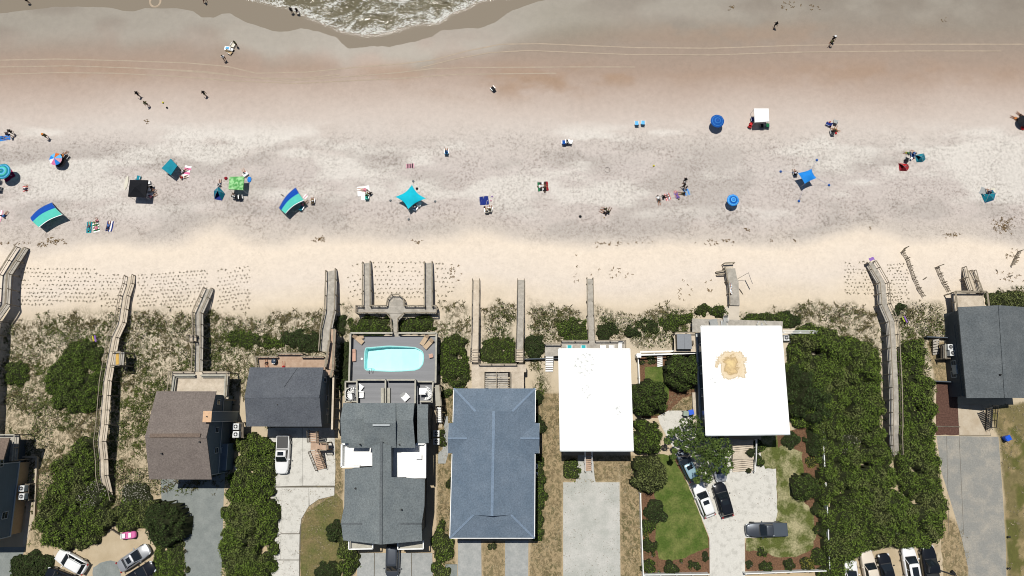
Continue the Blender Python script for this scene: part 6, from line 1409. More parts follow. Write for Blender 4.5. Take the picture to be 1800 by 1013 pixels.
def car(label, px, py, ang, kind='suv', L_=4.7, Wd=1.9, H=1.7, body=WHT, roof=None, sunroof=0, rack=0, cover=None, bedm=None, z0=.05):
    """ang: heading of the nose in the photo, degrees, 0 = right, 90 = up"""
    p = W(px, py, .8); p = (p[0], p[1], z0); root = thing('parked_car' if kind != 'pickup' else 'parked_pickup', label, {'suv': 'car', 'sedan': 'car', 'van': 'van', 'pickup': 'pickup truck'}[kind], p, None, R(ang))
    roof = roof or body; belt = {'suv': 1.0, 'sedan': .88, 'van': 1.0, 'pickup': 1.08}[kind]
    def add(mb, name, m, par=root, sm=False): o = bpy.data.objects.new(name, mb.mesh(name, m, smooth=sm)); C.objects.link(o); o.parent = par; return o
    rg = [ring(L_ * .955, Wd * .92, .24, e=5, nose=.10), ring(L_ * .99, Wd * .985, .42, nose=.10), ring(L_, Wd, .62, nose=.10, hood=.02, Lt=L_), ring(L_ * .99, Wd * .985, belt - .12, nose=.12, hood=.10, Lt=L_), ring(L_ * .965, Wd * .94, belt - .02, nose=.14, hood=.14, Lt=L_), ring(L_ * .93, Wd * .87, belt + .02, nose=.16, hood=.16, Lt=L_)]
    n = len(rg[0]); mb = MB(); vs = [q for r in rg for q in r]; fs = [(i * n + k, i * n + (k + 1) % n, (i + 1) * n + (k + 1) % n, (i + 1) * n + k) for i in range(len(rg) - 1) for k in range(n)]
    # closed top as strips so that the hood keeps its slope
    top = (len(rg) - 1) * n
    for k in range(n // 2): a, b, c, d = top + k, top + (k + 1), top + (n - k - 1) % n, top + (n - k) % n; fs.append(tuple(dict.fromkeys((a, b, c, d))))
    fs.append(tuple(range(n))[::-1]); mb.add(vs, fs); add(mb, 'body', body, sm=True)
    # cabin
    if kind == 'pickup': xf, xb, tf, tb = L_ * .17, -L_ * .14, L_ * .05, -L_ * .11
    elif kind == 'sedan': xf, xb, tf, tb = L_ * .20, -L_ * .33, L_ * .03, -L_ * .20
    elif kind == 'van': xf, xb, tf, tb = L_ * .28, -L_ * .45, L_ * .13, -L_ * .41
    else: xf, xb, tf, tb = L_ * .21, -L_ * .45, L_ * .06, -L_ * .38
    w0, w1 = Wd * .43, Wd * .345; zb, zt = belt - .03, H - .07
    B = [(xf, w0 * .94, zb), (xf, -w0 * .94, zb), (xb, -w0, zb), (xb, w0, zb)]; Tp = [(tf, w1, zt), (tf, -w1, zt), (tb, -w1, zt), (tb, w1, zt)]
    add(MB().add([(q[0] * .97, q[1] * .93, q[2]) for q in B] + [(q[0] * .97, q[1] * .93, q[2]) for q in Tp], [(0, 1, 5, 4), (1, 2, 6, 5), (2, 3, 7, 6), (3, 0, 4, 7), (4, 5, 6, 7)]), 'interior', m_blk)
    for nm, (a, b) in (('windscreen', (0, 1)), ('side_window', (1, 2)), ('rear_window', (2, 3)), ('side_window', (3, 0))):
        bow = .10 if nm == 'windscreen' else 0
        q = [B[a], B[b], Tp[b], Tp[a]]
        if bow:
            mid0 = lerp(q[0], q[1], .5); mid1 = lerp(q[3], q[2], .5); mid0 = (mid0[0] + bow, 0, mid0[2]); mid1 = (mid1[0] + bow * .5, 0, mid1[2]); add(MB().add([q[0], mid0, q[1], q[2], mid1, q[3]], [(0, 1, 4, 5), (1, 2, 3, 4)]), nm, m_cglass)
        else: add(MB().add(q, [(0, 1, 2, 3)]), nm, m_cglass)
    pil = MB()
    for a in range(4): pil.bar(B[a], Tp[a], .07, .05)
    if kind != 'pickup':
        for s in (-1, 1):
            xm = (xf + xb) * .42; pil.bar((xm, s * w0 * .99, zb), (xm - .02, s * w1 * 1.0, zt), .07, .05)
    add(pil, 'pillar', body)
    rl = tf - tb; rr = [ring(rl + .06, w1 * 2 + .08, zt - .01, (tf + tb) / 2, 7), ring(rl - .04, w1 * 2 - .02, zt + .05, (tf + tb) / 2, 6), ring(rl * .75, w1 * 1.5, zt + .075, (tf + tb) / 2, 5)]
    mb = MB(); mb.add([q for r in rr for q in r], [(i * n + k, i * n + (k + 1) % n, (i + 1) * n + (k + 1) % n, (i + 1) * n + k) for i in range(2) for k in range(n)] + [tuple(range(2 * n, 3 * n))]); ro = add(mb, 'roof', roof, sm=True)
    if sunroof:
        x = tf - .55 if sunroof == 1 else (tf + tb) / 2; l_ = .55 if sunroof == 1 else rl * .62; add(MB().box((x, 0, zt + .05), l_, w1 * 1.25, .035), 'sunroof', m_cglass, ro)
    if rack:
        for s in (-1, 1): add(MB().bar((tf - .1, s * w1 * .93, zt + .14), (tb + .1, s * w1 * .93, zt + .14), .05, .05), 'roof_rail', m_alum if rack == 1 else m_blk, ro)
        if rack == 2:
            for x in (tf - .35, (tf + tb) / 2, tb + .35): add(MB().box((x, 0, zt + .12), .06, w1 * 1.9, .04), 'cross_bar', m_blk, ro)
    for x in (L_ * .31, -L_ * .30):
        for s in (-1, 1):
            y = s * (Wd / 2 - .11); t = add(MB().tube((x, y - .11, .34), (x, y + .11, .34), .34, n=16), 'wheel', m_tyre); add(MB().tube((x, y + s * .05, .34), (x, y + s * .12, .34), .2, n=10), 'rim', m_rim, t)
    for s in (-1, 1):
        add(MB().prism([(L_ * .475, s * Wd * .28), (L_ * .485, s * Wd * .38), (L_ * .43, s * Wd * .435), (L_ * .41, s * Wd * .40)], .66, .80), 'headlight', m_lamp)
        add(MB().box((-L_ * .475, s * Wd * .38, .72), .12, Wd * .13, .22), 'tail_light', m_tail)
        mr = MB(); mr.box((xf - .28, s * (Wd / 2 + .09), belt - .02), .14, .20, .13); add(mr, 'wing_mirror', body)
    add(MB().box((L_ * .485, 0, .40), .06, Wd * .5, .22), 'grille', m_blk); add(MB().bar((xf + .06, -w0 * .85, zb + .05), (xf + .06, w0 * .85, zb + .05), .12, .03), 'cowl', m_blk)
    if kind == 'pickup':
        b0, b1 = xb - .08, -L_ * .475
        add(MB().box(((b0 + b1) / 2, 0, belt - .01 if cover else belt - .0), b0 - b1, Wd * .80, .05), 'bed_cover' if cover else 'bed_floor', cover or m_blk)
        sd_ = MB()
        for s in (-1, 1): sd_.box(((b0 + b1) / 2, s * Wd * .425, belt - .02), b0 - b1 + .06, .09, .10)
        sd_.box((b1 - .02, 0, belt - .02), .09, Wd * .86, .10); add(sd_, 'bed_rail', bedm or body)
    return root
car('white hatchback with roof bars at the lower left parking court', 125.5, 987.5, 153, 'suv', 4.7, 1.85, 1.6, WHT, rack=1)
car('silver sedan with a dark sunroof in the lower left parking court', 235, 981, 34, 'sedan', 4.7, 1.85, 1.42, SIL, sunroof=1)
car('black car cut off by the bottom edge below the white hatchback', 107, 1017, 160, 'suv', 4.6, 1.85, 1.6, BLK); car('glossy black car cut off by the bottom edge below the silver sedan', 244, 1011, 32, 'sedan', 4.7, 1.85, 1.42, BLK)
car('white pickup truck with a black bed cover and big sunroof', 497, 799, -90, 'pickup', 5.3, 1.95, 1.8, WHT, sunroof=2, cover=m_black)
car('dark graphite minivan nosing out from under the pool house', 690, 985, -90, 'van', 4.6, 1.9, 1.7, GRY)
car('dark car with a bluish reflection painted into its roof half under the open crowned tree', 1208, 818, 115, 'suv', 4.6, 1.85, 1.65, DKB, roof=LBL, sunroof=1)
car('white SUV with a black sunroof parked diagonally', 1237, 879, 110, 'suv', 4.75, 1.9, 1.7, WHT, sunroof=1); car('black SUV parked right of the diagonal white one', 1271, 879, 104, 'suv', 4.75, 1.95, 1.75, BLK, sunroof=1)
car('grey crew cab pickup truck parked across the top of the patchy lawn', 1347, 931, 181, 'pickup', 5.7, 1.95, 1.85, GRY, bedm=STL, cover=STL)
car('light car mostly hidden under the open crowned tree', 1263, 819, -80, 'suv', 4.4, 1.8, 1.6, SIL)
car('white car at the bottom edge beside the huge thicket', 1496, 1017, 85, 'sedan', 4.7, 1.85, 1.42, WHT); car('black pickup truck with a pale tan hood in the right parking court', 1529, 1003, 98, 'pickup', 5.4, 1.9, 1.8, TAN, bedm=BLK)
car('black car between the tan hooded pickup and the white SUV', 1559, 1004, 98, 'sedan', 4.6, 1.85, 1.45, BLK); car('white SUV with a long dark sunroof in the right parking court', 1601, 993, 95, 'suv', 4.9, 1.95, 1.72, WHT, sunroof=2)
car('black pickup truck at the right end of the parked row', 1635, 996, 93, 'pickup', 5.6, 2.0, 1.9, BLK, cover=m_black)
# pink toy cart
def cart():
    p = W(229.5, 940, .05); root = thing('toy_cart', 'small pink ride on cart with a white seat below the bushes', 'toy car', p, None, R(6)); m = paint('pink_plastic', A(222, 110, 170), .45)
    def add(mb, n, m_): o = bpy.data.objects.new(n, mb.mesh(n, m_)); C.objects.link(o); o.parent = root
    add(MB().add(ring(2.0, .95, .2, e=4) + ring(2.05, 1.0, .45, e=4) + ring(1.8, .85, .6, e=4), [(i * 28 + k, i * 28 + (k + 1) % 28, (i + 1) * 28 + (k + 1) % 28, (i + 1) * 28 + k) for i in range(2) for k in range(28)] + [tuple(range(56, 84))]), 'body', m)
    add(MB().box((-.55, 0, .6), .4, .6, .18), 'seat', m_white); add(MB().box((.25, 0, .6), .35, .6, .12), 'windscreen', m_white); add(MB().box((-.85, 0, .55), .12, .7, .3), 'backrest', m_white)
    for x in (-.65, .65):
        for s in (-1, 1): add(MB().tube((x, s * .5 - .06, .22), (x, s * .5 + .06, .22), .22, n=12), 'wheel', m_tyre)
cart()
fb = thing('wooden_gate', 'low dark timber rail beside the pink ride on cart', 'fence', W(208, 935, 0)); a, b = W(195, 931, .7), W(215, 944, .7); part(MB().bar(a, b, .1, .1).bar((a[0], a[1], .4), (b[0], b[1], .4), .06, .1), 'rail', m_wd, fb)
for k in range(3): q = lerp(a, b, k / 2); post(q[0], q[1], 0, .75, fb, .12)
def wheelie(label, px, py, m, a=0, z=.05, lid=None):
    p = W(px, py, z); root = thing('wheelie_bin', label, 'bin', p, None, a)
    def add(mb, n, m_): o = bpy.data.objects.new(n, mb.mesh(n, m_)); C.objects.link(o); o.parent = root
    add(MB().add([(-.26, -.24, .06), (.26, -.24, .06), (.26, .24, .06), (-.26, .24, .06), (-.34, -.32, 1.0), (.34, -.32, 1.0), (.34, .32, 1.0), (-.34, .32, 1.0)], [(3, 2, 1, 0), (0, 1, 5, 4), (1, 2, 6, 5), (2, 3, 7, 6), (3, 0, 4, 7), (4, 5, 6, 7)]), 'body', m)
    add(MB().slab([(-.37, -.35, 1.06), (.37, -.35, 1.03), (.37, .35, 1.03), (-.37, .35, 1.06)], .05), 'lid', lid or m); add(MB().tube((-.42, -.25, .98), (-.42, .25, .98), .025), 'handle', lid or m)
    for s in (-1, 1): add(MB().tube((-.30, s * .3 - .03, .12), (-.30, s * .3 + .03, .12), .12, n=10), 'wheel', m_tyre)
m_bblue = paint('bright_blue_plastic', A(18, 92, 224), .45); m_bgrn = paint('grey_green_plastic', A(98, 118, 108), .5)
wheelie('bright blue recycling bin on the grass beside the long grey driveway', 1764, 770, m_bblue, R(25), 0); wheelie('bright blue bin beside the stained white house', 1212, 725, m_bblue, R(10)); wheelie('grey green bin next to the blue one beside the stained white house', 1203, 727, m_bgrn, R(-5), lid=mat('pale_bin_lid', A(150, 165, 150), .5))
mb = MB(); mb.bar(W(1218, 725, .4), W(1228, 724, .5), .12, .08); tag(mb.build('paddle', m_bblue), 'blue paddle leaning between the blue bin and the house wall', 'paddle')
for x, y, t in ((1770, 943, 'upper'), (1770, 998, 'lower')):
    p = W(x, y, 0); root = thing('path_light', '%s short dark driveway light on the right hand grass verge' % t, 'garden light', p); part(MB().tube(p, (p[0], p[1], .5), .05), 'stake', m_blk, root); part(MB().lathe((p[0], p[1], .5), [(.05, 0), (.16, .02), (.10, .12), (.02, .16)], 10), 'lamp_head', m_blk, root)
cr = thing('boat_trailer', 'dark metal trailer tongue lying at the bottom beside the black pickup', 'trailer', W(1668, 1005, 0)); part(MB().bar(W(1650, 1002, .4), W(1682, 1012, .4), .12, .1), 'tongue', m_blk, cr); part(MB().tube(W(1673, 1004, .3), W(1678, 1010, .3), .22, n=10), 'wheel', m_tyre, cr)
# ------------------------------------------------------------------ people: one skinned body mesh per pose
SKIN = [mat('skin_tanned', (.36, .19, .12), .6, .04), mat('skin_fair', (.52, .31, .22), .6, .04), mat('skin_brown', (.17, .085, .05), .6, .04)]
HAIR = {'dark': mat('dark_hair', (.02, .014, .010), .7, .2), 'blond': mat('blond_hair', (.36, .25, .12), .7, .2), 'brown': mat('brown_hair', (.07, .04, .022), .7, .2)}
CLO = {'navy': paint('navy_cloth', (.015, .025, .07), .9), 'black': paint('black_cloth', (.012, .012, .014), .9), 'red': paint('red_cloth', (.42, .03, .03), .9), 'white': paint('white_cloth', (.7, .7, .7), .9), 'blue': paint('blue_cloth', (.03, .16, .45), .9),
       'green': paint('green_cloth', (.06, .22, .10), .9), 'orange': paint('orange_cloth', (.55, .20, .05), .9), 'pink': paint('pink_cloth', (.65, .22, .30), .9), 'teal': paint('teal_cloth', (.03, .32, .36), .9), 'olive': paint('olive_cloth', (.12, .13, .06), .9), 'purple': paint('purple_cloth', (.16, .10, .32), .9)}
def pose(kind):
    J = {}
    if kind in ('stand', 'walk', 'walk2'):
        J = dict(pel=(0, 0, .93), wai=(0, 0, 1.08), che=(0, .01, 1.29), nek=(0, .01, 1.44), hea=(0, .03, 1.55), cro=(0, .02, 1.65))
        for s, n in ((-1, 'l'), (1, 'r')):
            sw = {'stand': 0, 'walk': s, 'walk2': -s}[kind]
            J.update({n + 'sh': (s * .17, 0, 1.39), n + 'el': (s * .24, -.10 * sw, 1.13), n + 'wr': (s * .25, -.02 - .26 * sw + .05, .92), n + 'ha': (s * .25, .0 - .32 * sw + .05, .85),
                      n + 'hi': (s * .09, 0, .88), n + 'kn': (s * .10, .20 * sw + .03, .50), n + 'an': (s * .10, .30 * sw - .05 * (sw < 0), .09 + .06 * (sw < 0)), n + 'to': (s * .11, .30 * sw + .14, .035 + .02 * (sw < 0))})
    elif kind == 'sit':
        J = dict(pel=(0, 0, .44), wai=(0, -.05, .58), che=(0, -.13, .78), nek=(0, -.17, .93), hea=(0, -.17, 1.04), cro=(0, -.18, 1.14))
        for s, n in ((-1, 'l'), (1, 'r')): J.update({n + 'sh': (s * .17, -.15, .88), n + 'el': (s * .25, -.02, .66), n + 'wr': (s * .22, .20, .62), n + 'ha': (s * .20, .28, .62), n + 'hi': (s * .09, .02, .42), n + 'kn': (s * .13, .44, .48), n + 'an': (s * .14, .62, .10), n + 'to': (s * .15, .78, .05)})
    elif kind == 'ground':
        J = dict(pel=(0, 0, .12), wai=(0, -.05, .26), che=(0, -.14, .45), nek=(0, -.16, .60), hea=(0, -.14, .71), cro=(0, -.14, .81))
        for s, n in ((-1, 'l'), (1, 'r')): J.update({n + 'sh': (s * .17, -.16, .55), n + 'el': (s * .27, -.24, .32), n + 'wr': (s * .25, -.30, .10), n + 'ha': (s * .26, -.34, .05), n + 'hi': (s * .09, .03, .12), n + 'kn': (s * .15, .42, .26 if s > 0 else .14), n + 'an': (s * .15, .80, .08), n + 'to': (s * .16, .88, .18)})
    else:   # lying
        J = dict(pel=(0, 0, .12), wai=(0, -.15, .11), che=(0, -.36, .12), nek=(0, -.51, .11), hea=(0, -.62, .12), cro=(0, -.72, .12))
        for s, n in ((-1, 'l'), (1, 'r')): J.update({n + 'sh': (s * .17, -.46, .11), n + 'el': (s * .27, -.22, .08), n + 'wr': (s * .26, .03, .07), n + 'ha': (s * .26, .11, .06), n + 'hi': (s * .09, .05, .11), n + 'kn': (s * .12, .45, .11), n + 'an': (s * .14, .84, .07), n + 'to': (s * .17, .90, .15)})
    return J
RAD = dict(pel=(.135, .105), wai=(.12, .09), che=(.15, .105), nek=(.055, .055), hea=(.078, .088), cro=(.06, .065), sh=(.062, .062), el=(.042, .042), wr=(.028, .028), ha=(.038, .022), hi=(.088, .088), kn=(.056, .056), an=(.036, .036), to=(.045, .03))
BODY = {}
def body_mesh(kind):
    if kind in BODY: return BODY[kind]
    J = pose(kind); names = ['pel'] + [k for k in J if k != 'pel']; ix = {k: i for i, k in enumerate(names)}
    E = [('pel', 'wai'), ('wai', 'che'), ('che', 'nek'), ('nek', 'hea'), ('hea', 'cro')]
    for n in 'lr': E += [('che', n + 'sh'), (n + 'sh', n + 'el'), (n + 'el', n + 'wr'), (n + 'wr', n + 'ha'), ('pel', n + 'hi'), (n + 'hi', n + 'kn'), (n + 'kn', n + 'an'), (n + 'an', n + 'to')]
    me = bpy.data.meshes.new('skeleton'); me.from_pydata([J[k] for k in names], [(ix[a], ix[b]) for a, b in E], []); o = bpy.data.objects.new('skeleton', me); C.objects.link(o)
    md = o.modifiers.new('skin', 'SKIN'); sb = o.modifiers.new('sub', 'SUBSURF'); sb.levels = 1; sb.render_levels = 1
    if not me.skin_vertices: me.attributes.new if False else None
    try: sv = me.skin_vertices[0].data
    except Exception:
        bpy.context.view_layer.objects.active = o; sv = None
    if sv is not None:
        for k in names:
            r = RAD.get(k) or RAD[k[1:]]; sv[ix[k]].radius = r; sv[ix[k]].use_root = (k == 'pel')
    dg = bpy.context.evaluated_depsgraph_get(); dg.update(); ev = o.evaluated_get(dg); m2 = bpy.data.meshes.new_from_object(ev)
    bpy.data.objects.remove(o)
    # fingers, rooted in the palm, and a nose: joined into the same surface mesh
    mb = MB(); mb.v = [tuple(v.co) for v in m2.vertices]; mb.f = [tuple(p.vertices) for p in m2.polygons]; mb.m = [0] * len(mb.f)
    for n in 'lr':
        w_ = Vector(J[n + 'wr']); h = Vector(J[n + 'ha']); d = (h - w_).normalized(); sd_ = d.cross(Vector((0, 1, 0))) if abs(d.y) < .8 else d.cross(Vector((0, 0, 1))); sd_.normalize()
        for k, (o_, l) in enumerate(((-.027, .062), (-.009, .075), (.009, .070), (.027, .055))):
            a = h + sd_ * o_; b = a + d * l * .6 + sd_ * o_ * .2; c = b + d * l * .35 - d.cross(sd_) * .015; mb.tube(a, b, .009, .008, 5); mb.tube(b, c, .008, .006, 5)
        a = w_ + d * .03 - sd_ * .02; b = a - sd_ * .035 + d * .03; mb.tube(a, b, .011, .009, 5); mb.tube(b, b + d * .03, .009, .007, 5)
    hd = Vector(J['hea']); f = Vector((0, 1, 0)) if kind != 'lie' else Vector((0, 0, 1)); mb.tube(hd + f * .06, hd + f * .10, .018, .010, 5)
    BODY[kind] = (mb, J); return BODY[kind]
BM = {}
def cloth(kind, what):
    mb = MB(); J = pose(kind); v = lambda k: Vector(J[k])
    if what in ('shorts', 'swimsuit'):
        mb.tube(v('pel') + (v('wai') - v('pel')) * .6, v('pel') - (v('wai') - v('pel')) * .15, .145, .15, 10)
        for n in 'lr': mb.tube(v(n + 'hi'), v(n + 'hi') + (v(n + 'kn') - v(n + 'hi')) * (.5 if what == 'shorts' else .12), .105, .092 if what == 'shorts' else .1, 8)
    if what in ('shirt', 'swimsuit'):
        mb.tube(v('wai') - (v('che') - v('wai')) * .3, v('che') + (v('nek') - v('che')) * .35, .15, .165, 10)
        if what == 'shirt':
            mb.tube(v('lsh'), v('rsh'), .085, .085, 8)
            for n in 'lr': mb.tube(v(n + 'sh'), v(n + 'sh') + (v(n + 'el') - v(n + 'sh')) * .6, .082, .065, 8)
    return mb
def hair_mb(kind, hat=False):
    J = pose(kind); h = Vector(J['hea']); c = Vector(J['cro']); d = (c - h).normalized(); p = h + d * .03; mb = MB(); a = d.orthogonal().normalized(); b = d.cross(a); vs = []; n = 10; f = Vector((0, 1, 0)) if kind != 'lie' else Vector((0, 0, 1))
    prof = [(.092, -.05), (.108, .01), (.105, .06), (.08, .10), (.03, .125)] if not hat else [(.20, .03), (.20, .045), (.11, .05), (.10, .12), (.03, .14)]
    for r, z in prof:
        for k in range(n): t = 6.283 * k / n; vs.append(p + d * z + (a * math.cos(t) + b * math.sin(t)) * r - f * (.015 if not hat else 0))
    mb.add(vs, [(i * n + k, i * n + (k + 1) % n, (i + 1) * n + (k + 1) % n, (i + 1) * n + k) for i in range(len(prof) - 1) for k in range(n)] + [tuple((len(prof) - 1) * n + k for k in range(n))])
    if not hat: mb.tube(h - f * .07 + d * .0, h - f * .085 - d * .12, .06, .035, 7)
    return mb
def cached(key, fn, m):
    k = key + (m.name,)
    if k not in BM: BM[k] = fn().mesh(key[1], m, smooth=True)
    return BM[k]
NP = [0]
def person(label, px, py, kind='stand', a=0.0, top='navy', bottom='navy', hair='dark', skin=0, z=None, hat=None, s=1.0, group=None):
    """a = direction the figure faces, degrees, 90 = towards the sea"""
    p = G(px, py) if z is None else W(px, py, z); me = cached((kind, 'person'), lambda: body_mesh(kind)[0], SKIN[skin])
    o = bpy.data.objects.new('person', me); C.objects.link(o); o.location = p; o.rotation_euler = (0, 0, R(a - 90)); o.scale = (s, s, s); tag(o, label, 'person', group)
    def ch(nm, key, fn, m): c = bpy.data.objects.new(nm, cached((kind, key), fn, m)); C.objects.link(c); c.parent = o
    ch('hair', 'hair', lambda: hair_mb(kind), HAIR[hair])
    if hat: ch('sun_hat', 'sun_hat', lambda: hair_mb(kind, True), CLO[hat])
    if bottom: ch('shorts', 'shorts', lambda: cloth(kind, 'shorts'), CLO[bottom])
    if top == 'suit': pass
    elif top: ch('shirt', 'shirt', lambda: cloth(kind, 'shirt'), CLO[top])
    return o
PEOPLE = [
 ('wader in dark clothes at the top left edge of the water', 52, 6, 'stand', 90, 'black', 'black', 'dark', 2, {}), ('swimmer in a red top splashing in the shallow water', 362, 5, 'walk', 60, 'red', 'black', 'dark', 0, {}),
 ('left of two dark figures paddling in the foam', 515, 24, 'stand', 100, 'black', 'black', 'dark', 2, {}), ('right of two dark figures paddling in the foam', 525, 25, 'walk', 80, 'black', 'navy', 'brown', 0, {}),
 ('figure in a green shirt standing by the beach table near the water', 418, 82, 'stand', -120, 'olive', 'black', 'dark', 2, {}), ('lone walker with a white shirt below the beach table', 397, 107, 'walk', 120, 'white', 'black', 'dark', 2, {}),
 ('upper of two walkers on the damp sand at the left', 247, 170, 'walk', 150, 'black', 'black', 'dark', 2, {}), ('lower of two walkers on the damp sand at the left', 262, 187, 'walk2', 130, 'olive', 'black', 'brown', 0, {}),
 ('walker alone on the damp sand above the teal square tent', 363, 169, 'walk', 140, 'black', 'olive', 'dark', 2, {}), ('upper of two dark walkers near the left edge', 26, 236, 'walk', -30, 'black', 'black', 'dark', 2, {}), ('lower of two dark walkers near the left edge', 22, 241, 'walk2', -30, 'navy', 'black', 'brown', 0, {}),
 ('walker with orange hat casting a long shadow at the left', 86, 243, 'walk', -40, 'olive', 'black', 'brown', 0, dict(hat='orange')), ('child sitting on a red and white mat at the left', 47, 333, 'ground', 90, 'navy', 'navy', 'brown', 1, dict(s=.85)),
 ('reclining figure with bare legs beside the multicoloured umbrella', 114, 274, 'ground', 60, 'orange', 'navy', 'brown', 0, {}), ('figure with orange shorts sitting beside the multicoloured umbrella', 109, 277, 'ground', 70, None, 'orange', 'dark', 0, {}),
 ('sunbather in teal on the left of three striped towels', 157, 400, 'lie', 90, 'teal', 'navy', 'dark', 0, {}), ('sunbather on the green and white striped towel', 169, 398, 'lie', 110, 'pink', 'green', 'brown', 0, {}), ('child in pink sitting above the green striped towel', 172, 389, 'ground', 120, 'pink', 'pink', 'dark', 0, dict(s=.7)),
 ('sunbather on the blue and white towel', 191, 398, 'lie', 80, 'navy', 'blue', 'dark', 0, {}), ('seated figure on the pink patterned towel by the teal square tent', 323, 302, 'ground', 30, 'white', 'black', 'dark', 0, {}), ('seated figure with a dark bag below the pink patterned towel', 322, 313, 'ground', 20, 'red', 'white', 'brown', 1, {}),
 ('figure in a white top sitting at the tip of the teal half tent', 387, 325, 'ground', 90, 'white', 'navy', 'brown', 1, {}), ('figure with a red cap beside the green canopy', 431, 305, 'ground', 120, 'white', 'red', 'dark', 1, {}), ('figure in white seated at the bottom of the green canopy', 412, 347, 'sit', 100, 'white', 'black', 'dark', 2, {}),
 ('figure lounging at the edge of the striped blue cabana', 534, 360, 'ground', 40, 'pink', 'green', 'dark', 0, {}), ('figure sitting alone on a chair beside the striped blue cabana', 550.5, 355, 'sit', 95, 'white', 'olive', 'blond', 0, {}),
 ('sunbather lying on the white sheet', 638, 334, 'lie', 175, 'pink', None, 'dark', 1, {}), ('figure seated on the green chair by the white sheet', 646, 345, 'sit', 100, None, 'green', 'dark', 2, {}),
 ('figure reclining under a dark hat near the white sheet', 651, 341, 'ground', 140, 'black', 'black', 'dark', 2, {}), ('figure in a blue top seated alone near the middle of the beach', 785, 269, 'sit', 90, 'blue', 'black', 'dark', 0, {}), ('figure under the tip of the turquoise sunshade', 729, 365, 'sit', 80, 'white', 'navy', 'dark', 0, {}),
 ('left of two people on chairs below the navy blanket', 855.5, 371, 'sit', 95, 'white', 'olive', 'blond', 0, {}), ('right of two people on chairs below the navy blanket', 861.5, 369, 'sit', 85, 'olive', 'white', 'brown', 0, {}),
 ('sunbather on the dark green mat in the middle of the beach', 953, 328, 'lie', 5, 'white', 'white', 'brown', 0, {}), ('second sunbather on the dark green mat', 957, 331, 'lie', 95, 'black', 'black', 'dark', 2, {}),
 ('left of two dark figures sitting close together', 1063, 375, 'ground', 150, 'black', 'black', 'dark', 0, {}), ('right of two dark figures sitting close together', 1069, 373, 'ground', 60, 'black', 'olive', 'dark', 2, {}), ('child lying behind the two dark figures', 1064, 368, 'ground', 170, 'olive', 'black', 'brown', 0, dict(s=.8)),
 ('sunbather on the dark patterned towel', 1157.5, 352, 'lie', -80, 'white', 'black', 'dark', 0, {}), ('figure sitting left of the red striped towel', 1166.5, 347, 'ground', 20, 'black', 'black', 'dark', 2, {}), ('sunbather in purple lying on the purple towel', 1190, 344, 'lie', 110, 'purple', 'purple', 'dark', 0, {}),
 ('figure crouching left of the blue checked towel', 1200, 341, 'ground', 170, 'black', 'olive', 'dark', 0, {}), ('tall dark figure standing above the towels', 1202, 320, 'walk', 70, 'black', 'black', 'dark', 2, {}), ('dark figure bending beside the standing one above the towels', 1200, 330, 'walk2', 160, 'black', 'black', 'dark', 2, {}),
 ('child beside the bending figure above the towels', 1205, 332, 'stand', 150, 'black', 'navy', 'dark', 0, dict(s=.7)), ('dark figure walking on wet sand at the upper right', 1360, 49, 'walk', 80, 'black', 'black', 'dark', 2, {}),
 ('walker in a white cap on wet sand at the upper right', 1461, 73, 'walk', -110, 'black', 'black', 'dark', 2, dict(hat='white')), ('companion right behind the walker in a white cap', 1457, 80, 'walk2', -120, 'olive', 'black', 'brown', 0, {}),
 ('figure sitting on a folding chair at the left tip of the blue sunshade', 1396, 306, 'sit', 95, 'white', 'black', 'dark', 0, {}), ('figure on a black chair in the group at the upper right', 1462, 233, 'sit', 90, 'black', 'black', 'dark', 0, {}), ('figure leaning back in the group at the upper right', 1466, 229, 'ground', 60, 'olive', 'olive', 'blond', 0, {}),
 ('child in yellow beside the group at the upper right', 1470, 231, 'ground', 0, 'red', 'olive', 'blond', 1, dict(s=.7)), ('figure in a blue shirt between the red and teal tents', 1603, 272, 'sit', 100, 'blue', 'navy', 'brown', 1, {}), ('figure lying left of the blue shirted one by the tents', 1595, 270, 'ground', 170, 'green', 'black', 'dark', 0, dict(s=.8)),
 ('left of two people whose legs stick out from the dark umbrella', 1785, 209, 'lie', 155, 'black', 'orange', 'dark', 0, {}), ('right of two people whose legs stick out from the dark umbrella', 1794, 204, 'lie', 135, 'navy', 'black', 'dark', 0, {}),
 ('figure in a black hat lying on the gear by the last teal tent', 1734, 340, 'sit', 90, 'navy', 'black', 'dark', 0, {}), ('figure in swim shorts reclining on blue cloth at the left edge', 7, 243, 'lie', -10, 'blue', 'blue', 'dark', 0, {}), ('figure in blue sitting near the left edge beside a pink towel', 9, 380, 'ground', 60, 'blue', 'navy', 'dark', 0, {}),
 ('figure beside the umbrella at the left edge', 1, 320, 'sit', 90, 'black', 'black', 'dark', 2, {}), ('figure partly hidden under the black canopy', 268, 336, 'sit', 0, 'white', 'black', 'dark', 0, {}), ('figure on the gear heap right of the black canopy', 268, 346, 'ground', 30, 'pink', 'black', 'dark', 0, {})]
for lb, x, y, kd, a, tp, bt, hr_, sk_, ex in PEOPLE: person(lb, x, y, kd, a, tp, bt, hr_, sk_, **ex)
person('sunbather lying on a striped towel along the short wide walk', 1283, 509, 'lie', 92, 'white', 'white', 'dark', 0, z=1.55)
person('bare chested man lying on the reddish deck with his knees up', 469, 640, 'lie', 100, None, 'black', 'brown', 0, z=3.02); person('person in red whose feet show above the dark slate roof', 499, 646, 'ground', 95, 'red', 'red', 'dark', 1, z=3.02)
